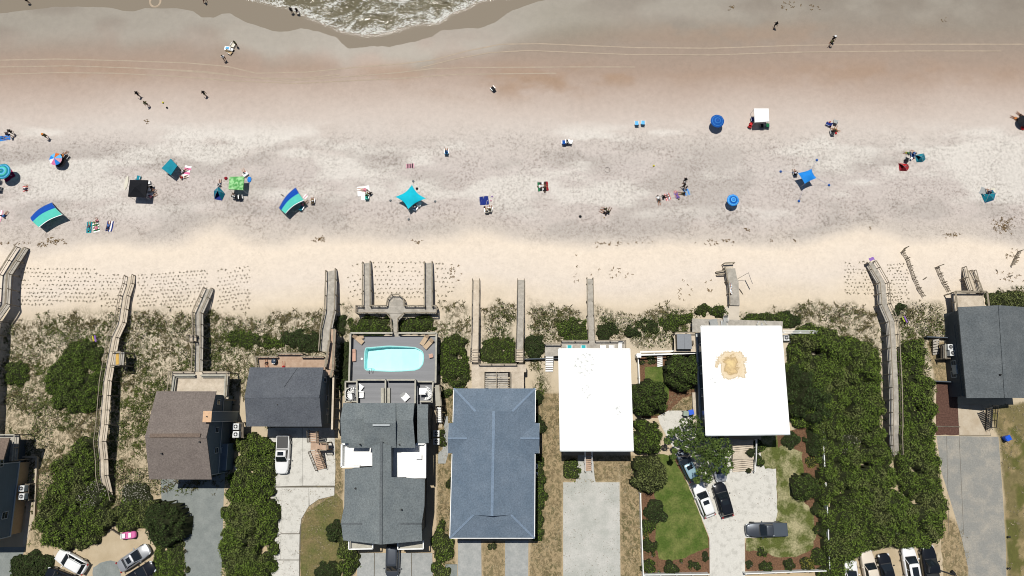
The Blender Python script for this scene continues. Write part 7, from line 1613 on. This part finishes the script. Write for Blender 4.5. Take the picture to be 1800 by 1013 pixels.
# ------------------------------------------------------------------ beach gear
def cl(name, c, rough=.75): return mat(name, A(*c), rough, .06, 1.5, fine=.03)
F_ = {'teal': cl('teal_canvas', (22, 142, 164)), 'dteal': cl('deep_teal_canvas', (16, 118, 140)), 'aqua': cl('aqua_canvas', (92, 208, 190)), 'royal': cl('royal_blue_canvas', (12, 84, 186)), 'turq': cl('turquoise_lycra', (8, 196, 220)), 'sky': cl('sky_blue_lycra', (34, 142, 232)),
      'black': mat('black_canvas', (.007, .008, .011), .75, .1), 'white': mat('white_canvas', (.78, .78, .77), .7, .03), 'navy': cl('navy_canvas', (28, 50, 130)), 'red': cl('red_canvas', (214, 48, 52)), 'dred': cl('dark_red_canvas', (150, 24, 40)), 'cobalt': cl('cobalt_canvas', (14, 88, 176)), 'lcob': cl('light_cobalt_canvas', (60, 130, 208)),
      'bsky': cl('bright_blue_canvas', (40, 140, 236)), 'lsky': cl('light_blue_canvas', (110, 196, 250)), 'pink': cl('pink_canvas', (238, 130, 176)), 'mag': cl('magenta_canvas', (150, 20, 70)), 'orange': cl('orange_canvas', (226, 116, 40)), 'yellow': cl('yellow_canvas', (236, 226, 60)), 'lgreen': cl('pale_green_canvas', (150, 214, 140)),
      'grey': cl('grey_canvas', (120, 126, 128)), 'lgrey': cl('light_grey_canvas', (172, 176, 176)), 'green': cl('green_canvas', (30, 110, 70)), 'lblue': cl('pale_blue_towel', (150, 178, 204)), 'purple': cl('purple_towel', (150, 110, 190)), 'rose': cl('rose_towel', (228, 170, 184)), 'tan': cl('tan_canvas', (196, 170, 130)), 'cream': cl('cream_canvas', (230, 224, 206)), 'lime': cl('lime_canvas', (190, 214, 60)), 'brown': cl('brown_canvas', (110, 74, 50))}
m_pal = mat('palm_print_canvas', A(170, 226, 160), .75, 0, 3.4, col2=A(92, 172, 92), thr=(.46, .54))
m_pole = paint('white_pole', (.6, .6, .6), .4)
def umbrella(label, px, py, r, m, m2=None, m3=None, h=1.75, seg=8, group='beach umbrellas', cols=None, rise=.32):
    p = G(px, py); zt = p[2] + h
    # px,py is where the canopy is seen: find the foot below it
    c = W(px, py, p[2] + h); p = (c[0], c[1], Tf(c[0], c[1])); root = thing('beach_umbrella', label, 'umbrella', p, group)
    part(MB().tube((p[0], p[1], p[2] - .2), (p[0], p[1], p[2] + h + .2), .025, n=8), 'pole', m_pole, root)
    a0 = rnd.random()
    def panel(k, r0, r1, m_, nm='canopy_panel', off=0.0):
        t0, t1 = a0 + 6.283 * k / seg, a0 + 6.283 * (k + 1) / seg; zf = lambda q: p[2] + h + rise * (1 - (q / r) ** 1.6) + off
        mb = MB(); n = 3; vs = []
        for i in range(n + 1):
            q = r0 + (r1 - r0) * i / n
            for t, e in ((t0, 1), ((t0 + t1) / 2, .975 if i else 1), (t1, 1)): vs.append((p[0] + q * e * math.cos(t), p[1] + q * e * math.sin(t), zf(q) - (.03 if e != 1 else 0)))
        mb.add(vs, [(3 * i + j, 3 * i + 3 + j, 3 * i + 4 + j, 3 * i + 1 + j) for i in range(n) for j in range(2)]); return part(mb, nm, m_, root)
    for k in range(seg): panel(k, .02, r, cols[k % len(cols)] if cols else m)
    if m2:
        for f0, f1, mm in (((.34, .46, m2), (.72, .82, m2)) if m3 is None else ((.30, .42, m2), (.42, .60, m3), (.78, .88, m2))):
            mb = MB(); n = seg * 2; vs = []
            for q, o_ in ((r * f0, .012), (r * f1, .012)):
                for k in range(n):
                    t = a0 + 6.283 * k / n; e = 1 if k % 2 == 0 else .965; vs.append((p[0] + q * e * math.cos(t), p[1] + q * e * math.sin(t), p[2] + h + rise * (1 - (q / r) ** 1.6) + .018 - (.01 if e != 1 else 0)))
            mb.add(vs, [(k, n + k, n + (k + 1) % n, (k + 1) % n) for k in range(n)]); part(mb, 'stripe_ring', mm, root)
    part(MB().lathe((p[0], p[1], p[2] + h + rise), [(.05, 0), (.04, .06), (.01, .09)], 8), 'finial', m_pole, root)
    return root
umbrella('aqua umbrella with ringed stripes cut by the left edge', 4.5, 301.5, 1.22, F_['teal'], F_['lsky'], F_['aqua'], h=2.0)
umbrella('multicoloured umbrella with pink, white, blue and orange panels', 98, 280, .98, None, h=1.35, cols=[F_['orange'], F_['lsky'], F_['bsky'], F_['white'], F_['pink'], F_['bsky'], F_['rose'], F_['lsky']])
umbrella('black umbrella shape put in for the shadow of the multicoloured umbrella', 106, 285.5, .82, F_['black'], h=.8);  # black canopy stands in for the shadow cast by the umbrella above
umbrella('bright blue umbrella with pale rings near the right of the beach', 1288.5, 352, .92, F_['bsky'], F_['lsky'], F_['cobalt'], h=1.5)
umbrella('cobalt blue umbrella left of the white canopy', 1261, 213, 1.06, F_['cobalt'], F_['lcob'], None, h=1.55)
umbrella('black umbrella over two people at the right edge', 1800, 213, .95, F_['black'], h=.8)
def canopy(label, corners, h, m, rise=.6, val=None, legm=None, group=None, mb_band=None, foot=.0):
    c0 = G(sum(p[0] for p in corners) / 4, sum(p[1] for p in corners) / 4); z = c0[2] + h; q = [W(x, y, z) for x, y in corners]; cx = sum(p[0] for p in q) / 4; cy = sum(p[1] for p in q) / 4
    root = thing('popup_canopy', label, 'canopy', (cx, cy, Tf(cx, cy)), group); ap = (cx, cy, z + rise)
    for i in range(4):
        a, b = q[i], q[(i + 1) % 4]; ma, mb_ = lerp(a, ap, .5), lerp(b, ap, .5); sag = .05
        part(MB().add([a, b, (mb_[0], mb_[1], mb_[2] - sag), ap, (ma[0], ma[1], ma[2] - sag)], [(0, 1, 2, 4), (4, 2, 3)]), 'roof_panel', m, root)
        part(MB().slab([(a[0], a[1], z), (b[0], b[1], z), (b[0] + (b[0] - cx) * .01, b[1] + (b[1] - cy) * .01, z), (a[0] + (a[0] - cx) * .01, a[1] + (a[1] - cy) * .01, z)], .22), 'valance', val or m, root)
        g = (cx + (a[0] - cx) * (.96 + foot), cy + (a[1] - cy) * (.96 + foot)); part(MB().tube((g[0], g[1], Tf(*g) - .05), (a[0] * .97 + cx * .03, a[1] * .97 + cy * .03, z - .05), .025, n=6), 'leg', legm or m_pole, root)
        part(MB().bar((a[0] * .97 + cx * .03, a[1] * .97 + cy * .03, z - .12), (b[0] * .97 + cx * .03, b[1] * .97 + cy * .03, z - .12), .03, .03), 'truss', legm or m_pole, root)
    return root
canopy('large black pop up canopy with a surfboard beside it', [(228.5, 316.5), (259.5, 317), (255.5, 346.5), (225, 345.5)], 1.9, F_['black'], .75, legm=m_alum)
canopy('square white pop up canopy at the upper right', [(1325.5, 191), (1351, 191), (1352, 213.5), (1327, 215)], 1.9, F_['white'], .12)
canopy('pale green palm print canopy with dark sides', [(403.5, 311), (429, 310.5), (427, 334), (401.5, 332.5)], 1.8, m_pal, .18, val=m_pal, foot=.12)
canopy('teal square tent pitched at an angle', [(300, 279), (311.5, 291.5), (300, 308), (284, 296)], 1.7, F_['teal'], .10, val=F_['dteal'], foot=.1)
def cabana(label, bl, br, fr, fl, h=1.7):
    """cloth arching up from the back edge (bl-br, on the sand) to a raised front edge"""
    g0 = G(*bl)[2]; B0, B1 = G(*bl), G(*br); z = g0 + h; F1, F0 = W(*fr, z), W(*fl, z); root = thing('striped_cabana', label, 'sun shelter', ((B0[0] + F1[0]) / 2, (B0[1] + F1[1]) / 2, g0))
    def S(u, v):
        a, b = lerp(B0, B1, u), lerp(F0, F1, u); p = lerp(a, b, v); hh = g0 + h * (math.sin(min(1, v * 1.15) * math.pi / 2) ** .8); bul = .35 * math.sin(math.pi * u) * (1 - .9 * v)
        d = Vector((a[0] - b[0], a[1] - b[1])).normalized(); k = .28 * math.sin(math.pi * u); return (p[0] + d.x * k * (1 - v * .2), p[1] + d.y * k * (1 - v * .2), hh + .10 * math.sin(math.pi * u))
    for v0, v1, m in ((0, .53, F_['royal']), (.53, .97, F_['aqua']), (.97, 1.0, F_['white'])): part(MB().grid(lambda u, v: S(u, v0 + (v1 - v0) * v), 12, 5), 'cloth_panel', m, root)
    for u in (0, .5, 1): pts = [S(u, k / 8) for k in range(9)]; part(MB().path([(p[0], p[1], p[2] - .03) for p in pts], .02, 5), 'frame_rib', m_alum, root)
    for u in (0, 1): p = S(u, 1); part(MB().tube((p[0], p[1], Tf(p[0], p[1]) - .1), (p[0], p[1], p[2] - .03), .02, n=6), 'front_pole', m_alum, root)
    return root
cabana('blue and aqua striped cabana at the left of the beach', (54, 382), (92, 356), (110, 378), (69, 400)); cabana('blue and aqua striped cabana beside a lone seated figure', (490.5, 366), (520, 330), (534, 353), (502, 376))
def sunshade(label, corners, anchors, m, h=1.9, mbag=None, cave=.16):
    cc = [sum(p[i] for p in corners) / 4 for i in (0, 1)]; g0 = G(*cc)[2]; z = g0 + h; q = [W(x, y, z) for x, y in corners]; root = thing('stretched_sunshade', label, 'sunshade', (sum(p[0] for p in q) / 4, sum(p[1] for p in q) / 4, g0)); cen = bil(q, .5, .5)
    def S(u, v):
        p = bil(q, u, v); e = max(4 * u * (1 - u) * (1 - abs(2 * v - 1) * 0) * abs(2 * v - 1) ** 2, 4 * v * (1 - v) * abs(2 * u - 1) ** 2); k = 1 - cave * 2 * e * .9
        return (cen[0] + (p[0] - cen[0]) * k, cen[1] + (p[1] - cen[1]) * k, z - .12 * e + .25 * (1 - abs(2 * u - 1)) * (1 - abs(2 * v - 1)) - .05)
    part(MB().grid(S, 16, 16), 'fabric', m, root, smooth=True)
    for i, c in enumerate(q):
        g = (c[0] * .93 + cen[0] * .07, c[1] * .93 + cen[1] * .07)
        if i % 2 == 0: part(MB().tube((g[0], g[1], Tf(*g) - .1), (c[0], c[1], z - .05), .02, n=6), 'pole', m_pole, root)
        a = G(*anchors[i]); part(MB().tube((c[0], c[1], z - .05), (a[0], a[1], a[2] + .12), .012, n=4), 'guy_rope', mbag or m_pole, root)
        part(MB().lathe(a, [(.14, 0), (.19, .08), (.15, .17), (.05, .22)], 9), 'sandbag', mbag or F_['grey'], root)
sunshade('bright turquoise stretched sunshade with four sandbags', [(724, 325), (748.5, 349), (717.5, 367.5), (695, 346)], [(726.5, 319), (765, 354.5), (718.5, 386), (686.5, 353)], F_['turq'], 1.75, cave=.11)
sunshade('sky blue stretched sunshade with blue sandbags', [(1427, 297), (1435.5, 313), (1415, 323), (1403, 304)], [(1435.5, 282), (1457, 326), (1404, 354), (1372, 302)], F_['sky'], 2.0, F_['cobalt'], .045)
def tent(label, base, apex, h, m, m2, open_side=None, floor=None):
    P3 = [G(x, y) for x, y in base]; z = P3[0][2]; ap = W(apex[0], apex[1], z + h); root = thing('beach_tent', label, 'tent', (ap[0], ap[1], z)); n = len(P3)
    for i in range(n):
        if i == open_side: continue
        a, b = P3[i], P3[(i + 1) % n]; m_ = lerp(a, ap, .5); k = lerp(b, ap, .5); up = .16 * h
        part(MB().add([a, b, (k[0], k[1], k[2] + up), ap, (m_[0], m_[1], m_[2] + up)], [(0, 1, 2, 4), (4, 2, 3)]), 'tent_panel', m if i % 2 == 0 else m2, root)
        part(MB().path([a, (m_[0], m_[1], m_[2] + up + .01), ap], .018, 5), 'tent_pole', m_alum, root)
    part(MB().slab([(p[0], p[1], p[2] + .04) for p in P3], .03), 'tent_floor', floor or m2, root); return root
tent('small pointed teal beach tent left of the green canopy', [(384.5, 328), (396, 341), (390.4, 353), (377, 350.5), (376, 336)], (382.5, 335.5), 1.1, F_['teal'], F_['dteal'], 2, F_['navy'])
tent('small red beach tent', [(1579, 287), (1596, 289), (1598, 295), (1594, 301), (1581, 300.5)], (1590, 293), .85, F_['red'], F_['dred'], 4); tent('small teal beach tent right of the red one', [(1608, 273), (1624, 270), (1627, 280), (1622, 285), (1611, 285.5)], (1619, 276), .85, F_['teal'], F_['dteal'], 4)
tent('teal beach tent with its flap open near the right edge', [(1724, 341), (1744, 334), (1750, 340), (1747, 352), (1731, 357)], (1738, 342), .9, F_['teal'], F_['dteal'], 0, F_['navy'])
def towel(label, px, py, w, l, a, cols, n=None, z=None, name='beach_towel', cat='towel', group=None, across=False, sag=.02):
    """strips of colour along the towel, slightly rumpled"""
    p = G(px, py) if z is None else W(px, py, z); mb = MB(); n = n or len(cols); ms = []; ca, sa = math.cos(R(a)), math.sin(R(a)); sd_ = rnd.random() * 99
    for c in cols:
        if F_[c] not in ms: ms.append(F_[c])
    nu = 6
    for k in range(n):
        mb.cur = ms.index(F_[cols[k % len(cols)]])
        def f(u, v):
            if across: x, y = (k + v) / n - .5, u - .5
            else: x, y = u - .5, (k + v) / n - .5
            x *= l * (1 + .03 * math.sin(y * 9 + sd_)); y *= w * (1 + .05 * math.sin(x * 5 + sd_)); X, Y = p[0] + x * ca - y * sa, p[1] + x * sa + y * ca
            return (X, Y, (Tf(X, Y) if z is None else z) + .035 + sag * math.sin(x * 7 + y * 5 + sd_))
        mb.grid(f, nu, 2)
    o = mb.build(name, ms); tag(o, label, cat, group); return o
towel('blue cloth spread under the figure at the left edge', 9, 243, .8, 1.6, 10, ['bsky']); towel('pink and white towel at the left edge', -2, 380, 1.1, 1.8, 85, ['rose', 'white'], 5); towel('magenta mat half in the umbrella shadow at the left edge', 15, 309, 1.5, 1.7, 40, ['mag'])
towel('red and white checked mat under the seated child', 45, 332, .8, .8, 10, ['red', 'white'], 5); towel('long teal towel left of the three sunbathers', 157, 400, .8, 1.75, 92, ['teal', 'aqua'], 3); towel('green and white striped towel of the middle sunbather', 169, 399, .95, 1.7, 105, ['white', 'green'], 8, across=True); towel('blue and white towel of the right sunbather', 193, 398, 1.0, 1.65, 85, ['navy', 'white'], 5)
towel('pink and white patterned towel beside the teal square tent', 329, 301, 1.0, 1.7, 80, ['white', 'pink'], 5, across=True); towel('white sheet under the lying sunbather', 639, 336, 1.5, 1.9, 8, ['white']); towel('white towel hanging by the green chair', 640, 345, .8, 1.3, 80, ['white'])
towel('black and pink striped towel alone on the sand', 721, 292, .75, 1.2, 3, ['rose', 'black'], 7, across=True); towel('navy blanket with white marks', 851, 353, 1.35, 1.35, 5, ['navy'], sag=.05); towel('dark green patterned mat with a white middle', 954.5, 328, 1.45, 1.6, 5, ['green', 'black', 'white', 'black', 'dred'], 5, across=True)
towel('dark grey towel with a pale motif', 1157.5, 350.5, .62, 1.05, 97, ['grey', 'black', 'grey'], 3); towel('red white and blue striped towel', 1173.5, 346.5, .75, 1.15, 108, ['red', 'white', 'grey', 'lgrey', 'red', 'white', 'red'], 7); towel('purple patterned towel between the red striped and blue checked ones', 1189, 342, .6, 1.2, 108, ['purple', 'rose'], 4, across=True); towel('pale blue checked towel', 1207.5, 338, .8, 1.05, 108, ['lblue', 'bsky', 'lblue', 'lgrey'], 6)
towel('triangular grey ground sheet beside the last teal tent', 1729, 337, 1.1, 1.2, 60, ['lgrey']); towel('white towel right of the last teal tent', 1746, 336, .65, .95, 95, ['cream']); towel('white crumpled towel by the striped blue cabana', 537, 346, .5, .7, 50, ['white', 'rose'], 3); towel('striped towel under the sunbather on the short wide walk', 1283, 508, .55, 1.6, 92, ['white', 'lblue'], 8, z=1.53, across=True)
def cooler(label, px, py, m, m2, s=.5, a=0, l=None):
    p = G(px, py); root = thing('cooler_box', label, 'cooler', p, None, R(a)); l = l or s * .65
    def add(mb, n, m_): o = bpy.data.objects.new(n, mb.mesh(n, m_)); C.objects.link(o); o.parent = root
    add(MB().box((0, 0, 0), s, l, .34), 'box', m2); add(MB().box((0, 0, .345), s + .03, l + .03, .06), 'lid', m); add(MB().bar((-s * .4, 0, .43), (s * .4, 0, .43), .04, .03), 'handle', m_alum)
cooler('white cooler at the upper right corner of the green canopy', 433, 308, F_['white'], F_['cream'], .75, 40); cooler('white cooler under the corner of the black canopy', 262, 322.5, F_['white'], F_['lgrey'], .7, 10); cooler('small white cooler beside the table near the water', 409, 89, F_['white'], F_['black'], .5, -20); cooler('small dark cooler left of the red tent group', 1600, 280, F_['white'], F_['navy'], .4, 60)
def bag(label, px, py, m, r=.25, flat=.6, name='beach_bag', cat='bag'):
    p = G(px, py); root = thing(name, label, cat, p); part(MB().lathe(p, [(r * .8, 0), (r, r * .35), (r * .85, r * flat * 1.4), (r * .5, r * flat * 1.5)], 10), 'body', m, root, smooth=True); part(MB().path([(p[0] - r * .4, p[1], p[2] + r * flat * 1.4), (p[0], p[1], p[2] + r * flat * 2.2), (p[0] + r * .4, p[1], p[2] + r * flat * 1.4)], .02, 5), 'strap', m_blk, root)
bag('dark red bag left of the green canopy', 397.5, 314, F_['dred'], .26); bag('lavender bag beside the navy blanket', 865, 346, F_['purple'], .13); bag('rosy bag just below the lavender one', 863, 353, F_['rose'], .15); bag('black bag lying between the blanket and the two chairs', 851.5, 364.5, F_['black'], .15); bag('dark round bag alone on the sand', 1020, 381, F_['black'], .22)
bag('small red bag in the middle of the upper right group', 1459.5, 223, F_['dred'], .14); bag('small red bag at the top of the upper right group', 1458.5, 215, F_['red'], .16); bag('red bag beside the child in yellow', 1469, 235, F_['red'], .18); bag('magenta bag between the red and teal tents', 1604, 279.5, F_['mag'], .14); bag('lime bag left of the blue shirted figure', 1593, 269, F_['lime'], .18); bag('red box under the umbrella at the right edge', 1797, 226, F_['red'], .34)
bag('dark bag beside the turquoise sunshade', 733, 332, F_['black'], .2); bag('black bag at the bottom left of the striped chair group', 1062, 383, F_['tan'], .12)
CHS = [('black folding chair beside the multicoloured umbrella', 119.5, 277, 60, 'black'), ('teal reclining chair at the top of the black canopy', 245, 313, 80, 'teal'), ('white folding chair right of the black canopy', 267, 343, 20, 'white'), ('black camp chair half under the black canopy', 266, 331, 10, 'black'),
       ('black camp chair just below the green canopy', 418, 347, 90, 'black'), ('second dark camp chair just below the green canopy', 424, 347.5, 100, 'black'), ('green folding chair at the edge of the striped cabana', 531.5, 366, 60, 'teal'), ('pale folding chair of the lone seated figure', 550.5, 354, 90, 'tan'),
       ('pale green chair beside the white sheet', 645.5, 347, 95, 'aqua'), ('white and blue reclining chair near the middle of the beach', 785, 268, 90, 'lsky'), ('cream chair left of the pair below the navy blanket', 855.5, 370.5, 95, 'cream'), ('cream chair right of the pair below the navy blanket', 861.5, 369, 85, 'cream'),
       ('blue chair left of the pair in the middle of the beach', 991, 251, 90, 'cobalt'), ('white chair right of the pair in the middle of the beach', 1002, 250, 80, 'white'), ('black low chair between the blue and white pair', 997, 250, 90, 'black'), ('pale aqua chair left of the pair at the upper middle', 1118.5, 217.5, 90, 'lsky'), ('pale aqua chair right of the pair at the upper middle', 1129.5, 216.5, 85, 'lsky'),
       ('black chair tipped on wet sand near the middle', 866, 157, 130, 'black'), ('black chair in the shade of the white canopy', 1338, 222, 90, 'black'), ('green chair at the right corner of the white canopy', 1348, 221, 80, 'green'), ('dark chair at the left side of the white canopy', 1322, 211, 95, 'navy'), ('navy chair at the left of the upper right group', 1454, 219, 150, 'navy'),
       ('black and white folding chair at the top of the upper right group', 1467.5, 215, 70, 'lgrey'), ('black and white folding chair in the upper right group', 1461, 233.5, 95, 'lgrey'), ('black folding chair at the left tip of the blue sunshade', 1396, 305, 95, 'black'), ('blue chair between the red and teal tents', 1602.5, 272, 100, 'cobalt'), ('black chair behind the red tent', 1592.5, 281, 60, 'black'),
       ('grey chair inside the last teal tent', 1729, 342, 120, 'lgrey'), ('white chair in the shade of the turquoise sunshade', 731, 366, 60, 'lblue'), ('second white chair in the shade of the turquoise sunshade', 738, 359, 60, 'white'), ('small dark chair beside the table near the water', 405.5, 94, -30, 'tan'), ('tan chair next to the small dark chair near the water', 410.5, 81, 60, 'cream'), ('black chair at the left edge below the aqua umbrella', 2, 333, 90, 'black'), ('green cup holder chair in the shade of the striped cabana', 521, 369, 50, 'lgrey')]
for lb, x, y, a, m in CHS: chair(lb, x, y, 0, R(a), F_[m], s=.56, ground=True, low=.2, hb=.5, frame=m_alum, name='beach_chair')
def misc():
    # folding table with cool box top near the water
    p = G(402, 88); root = thing('folding_table', 'white and pale blue folding table near the water', 'table', p, None, R(-8))
    def add(mb, n, m_): o = bpy.data.objects.new(n, mb.mesh(n, m_)); C.objects.link(o); o.parent = root
    add(MB().box((0, 0, .5), .95, .65, .04), 'table_top', F_['white']); add(MB().box((0, 0, .545), .5, .4, .05), 'tray', F_['lsky'])
    for x in (-.4, .4):
        for y in (-.25, .25): add(MB().box((x, y, 0), .04, .04, .5), 'leg', m_alum)
    # surfboard
    p = G(222.5, 322); pts = []; L_ = 1.12; 
    for k in range(28):
        t = 6.283 * k / 28; c, s = math.cos(t), math.sin(t); pts.append((L_ * c * 1.0, .26 * math.copysign(abs(s) ** 1.1, s)))
    a = R(84); mb = MB(); n = 28; vs = []
    for z, k in ((.02, .9), (.05, 1), (.09, 1), (.11, .88)): vs += [(p[0] + (x * math.cos(a) - y * math.sin(a)) * k, p[1] + (x * math.sin(a) + y * math.cos(a)) * k, p[2] + z) for x, y in pts]
    mb.add(vs, [(i * n + k, i * n + (k + 1) % n, (i + 1) * n + (k + 1) % n, (i + 1) * n + k) for i in range(3) for k in range(n)] + [tuple(range(3 * n, 4 * n))]); rt = mb.build('surfboard', F_['cream']); tag(rt, 'cream surfboard lying left of the black canopy', 'surfboard')
    part(MB().slab([(p[0] + .02, p[1] - .95, p[2] + .13), (p[0] + .06, p[1] - .95, p[2] + .13), (p[0] + .06, p[1] - .75, p[2] + .13), (p[0] + .02, p[1] - .75, p[2] + .13)], .02), 'fin', m_blk, rt)
    # red wagon by the white canopy
    p = G(1318, 222); root = thing('beach_wagon', 'red folding wagon beside the white canopy', 'wagon', p, None, R(62))
    def add2(mb, n, m_): o = bpy.data.objects.new(n, mb.mesh(n, m_)); C.objects.link(o); o.parent = root
    add2(MB().box((0, 0, .2), .85, .45, .03), 'floor', F_['dred'])
    for q in (((-.42, -.22), (.42, -.22)), ((.42, -.22), (.42, .22)), ((.42, .22), (-.42, .22)), ((-.42, .22), (-.42, -.22))): add2(MB().bar((*q[0], .5), (*q[1], .5), .04, .3), 'side_panel', F_['red'])
    add2(MB().box((.15, 0, .23), .4, .35, .25), 'load', F_['red'])
    for x in (-.3, .3):
        for y in (-.26, .26): add2(MB().tube((x, y - .03, .1), (x, y + .03, .1), .1, n=10), 'wheel', m_tyre)
    # boogie board, float
    p = G(438.5, 316); mb = MB(); mb.lathe(p, [(.28, .02), (.32, .05), (.30, .10), (.2, .11)], 16); mb.v = [(v[0], p[1] + (v[1] - p[1]) * 1.5, v[2]) for v in mb.v]; tag(mb.build('body_board', F_['bsky'], smooth=True), 'small blue body board right of the green canopy', 'body board')
    # hoop and ball, shells
    p = G(1067.6, 299); mb = MB(); n = 28; mb.path([(p[0] + .40 * math.cos(6.283 * k / n), p[1] + .40 * math.sin(6.283 * k / n), p[2] + .04) for k in range(n + 1)], .022, 5); tag(mb.build('hoop', m_vent), 'thin dark hoop lying on the trampled sand', 'hoop')
    for x, y, m, lb in ((1149, 292, 'yellow', 'yellow ball on the trampled sand in the middle of the beach'), (287, 181, 'yellow', 'small yellow ball on the damp sand at the left'), (294, 190, 'black', 'small dark ball below the yellow one')):
        p = G(x, y); mb = MB(); mb.lathe(p, [(.02, 0), (.10, .03), (.15, .13), (.11, .23), (.03, .27)], 10); tag(mb.build('ball', F_[m], smooth=True), lb, 'ball')
    # sand ring dug at the water's edge
    p = G(273, 4); mb = MB(); n = 26; prof = ((.62, -.02), (.72, .07), (.84, .10), (.98, .05), (1.12, -.03)); vs = [(p[0] + r * (1 + .04 * math.sin(3 * t)) * math.cos(t), p[1] + r * math.sin(t), p[2] + z) for r, z in prof for t in [6.283 * k / n for k in range(n)]]
    mb.add(vs, [(i * n + k, i * n + (k + 1) % n, (i + 1) * n + (k + 1) % n, (i + 1) * n + k) for i in range(4) for k in range(n)]); tag(mb.build('sand_castle_moat', mat('heaped_damp_sand', A(188, 170, 148), .9), smooth=True), 'round sand wall dug at the edge of the water', 'sand ring')
    # life ring pole sign, flag poles
    a = W(1297, 490, 1.5); b = W(1316, 479.5, 3.0); root = thing('banner_flag', 'dark blue feather flag on a leaning pole beside the short wide walk', 'flag', (a[0], a[1], Tf(a[0], a[1]))); part(MB().tube((a[0], a[1], .5), b, .025, n=6), 'pole', m_vent, root)
    fl = MB(); fl.grid(lambda u, v: (b[0] + .15 * u + .55 * v * (.5 + .5 * v), b[1] - 1.45 * v + .1 * math.sin(4 * v), b[2] - .2 * v - .5 * u), 3, 8); part(fl, 'banner', F_['navy'], root)
    root = thing('flag_on_pole', 'small blue and yellow flag at the tip of the right boardwalk', 'flag', G(1530, 470)); q = G(1530, 470); part(MB().tube((q[0], q[1], q[2] - .2), (q[0] - .3, q[1] + .6, q[2] + 2.0), .025, n=6), 'pole', m_alum, root); part(MB().grid(lambda u, v: (q[0] - .3 - .8 * u, q[1] + .6 + .45 * v + .1 * math.sin(6 * u), q[2] + 2.0 - .2 * v), 6, 2), 'cloth', F_['purple'], root)
    for x, y, c1, c2, lb in ((1586, 562, 'lime', 'purple', 'yellow and purple noodle floats lying in the grass by the right boardwalk'), (169, 596, 'yellow', 'purple', 'yellow and purple scrap of cloth beside the big rounded shrub')):
        p = G(x, y); root = thing('beach_toy', lb, 'toy', p); part(MB().tube((p[0] - .25, p[1] + .35, p[2] + .5), (p[0], p[1] - .4, p[2] + .55), .08, n=7), 'float', F_[c1], root); part(MB().tube((p[0] + .05, p[1] + .45, p[2] + .5), (p[0] + .35, p[1] - .5, p[2] + .55), .11, n=7), 'float', F_[c2], root)
    for k, (x0, y0, x1, y1, lb) in enumerate(((1299, 508, 1306, 518, 'dark driftwood post leaning beside the short wide walk'), (494, 342, 500, 346, 'dark pole lying left of the striped cabana'), (1622, 492, 1629, 487, 'dark piece of driftwood between the two sand fences'), (1772, 487, 1780, 484, 'dark bent driftwood near the right edge'), (1750, 474, 1753, 478, 'short driftwood stick above the bent one'))):
        a, b = G(x0, y0), G(x1, y1); mb = MB(); mb.tube((a[0], a[1], a[2] + .05), lerp(a, b, .5)[:2] + (a[2] + .15,), .06, .08, 6); mb.tube(lerp(a, b, .5)[:2] + (a[2] + .15,), (b[0], b[1], b[2] + .06), .08, .04, 6); tag(mb.build('driftwood', m_wd), lb, 'driftwood')
    p = W(484, 636, 3.0); root = thing('grill', 'dark covered grill on the reddish deck', 'grill', p); part(MB().box(p, .65, .5, .6), 'cart', F_['black'], root); part(MB().lathe((p[0], p[1], p[2] + .6), [(.36, 0), (.36, .08), (.25, .22), (.05, .27)], 14), 'lid', mat('blue_black_lid', (.03, .05, .08), .3), root); part(MB().bar((p[0] - .2, p[1] - .3, p[2] + .75), (p[0] + .2, p[1] - .3, p[2] + .75), .04, .03), 'handle', m_alum, root)
    for x, y, r, lb in ((1446, 300, .08, ''),): pass
misc()
grass_fill()
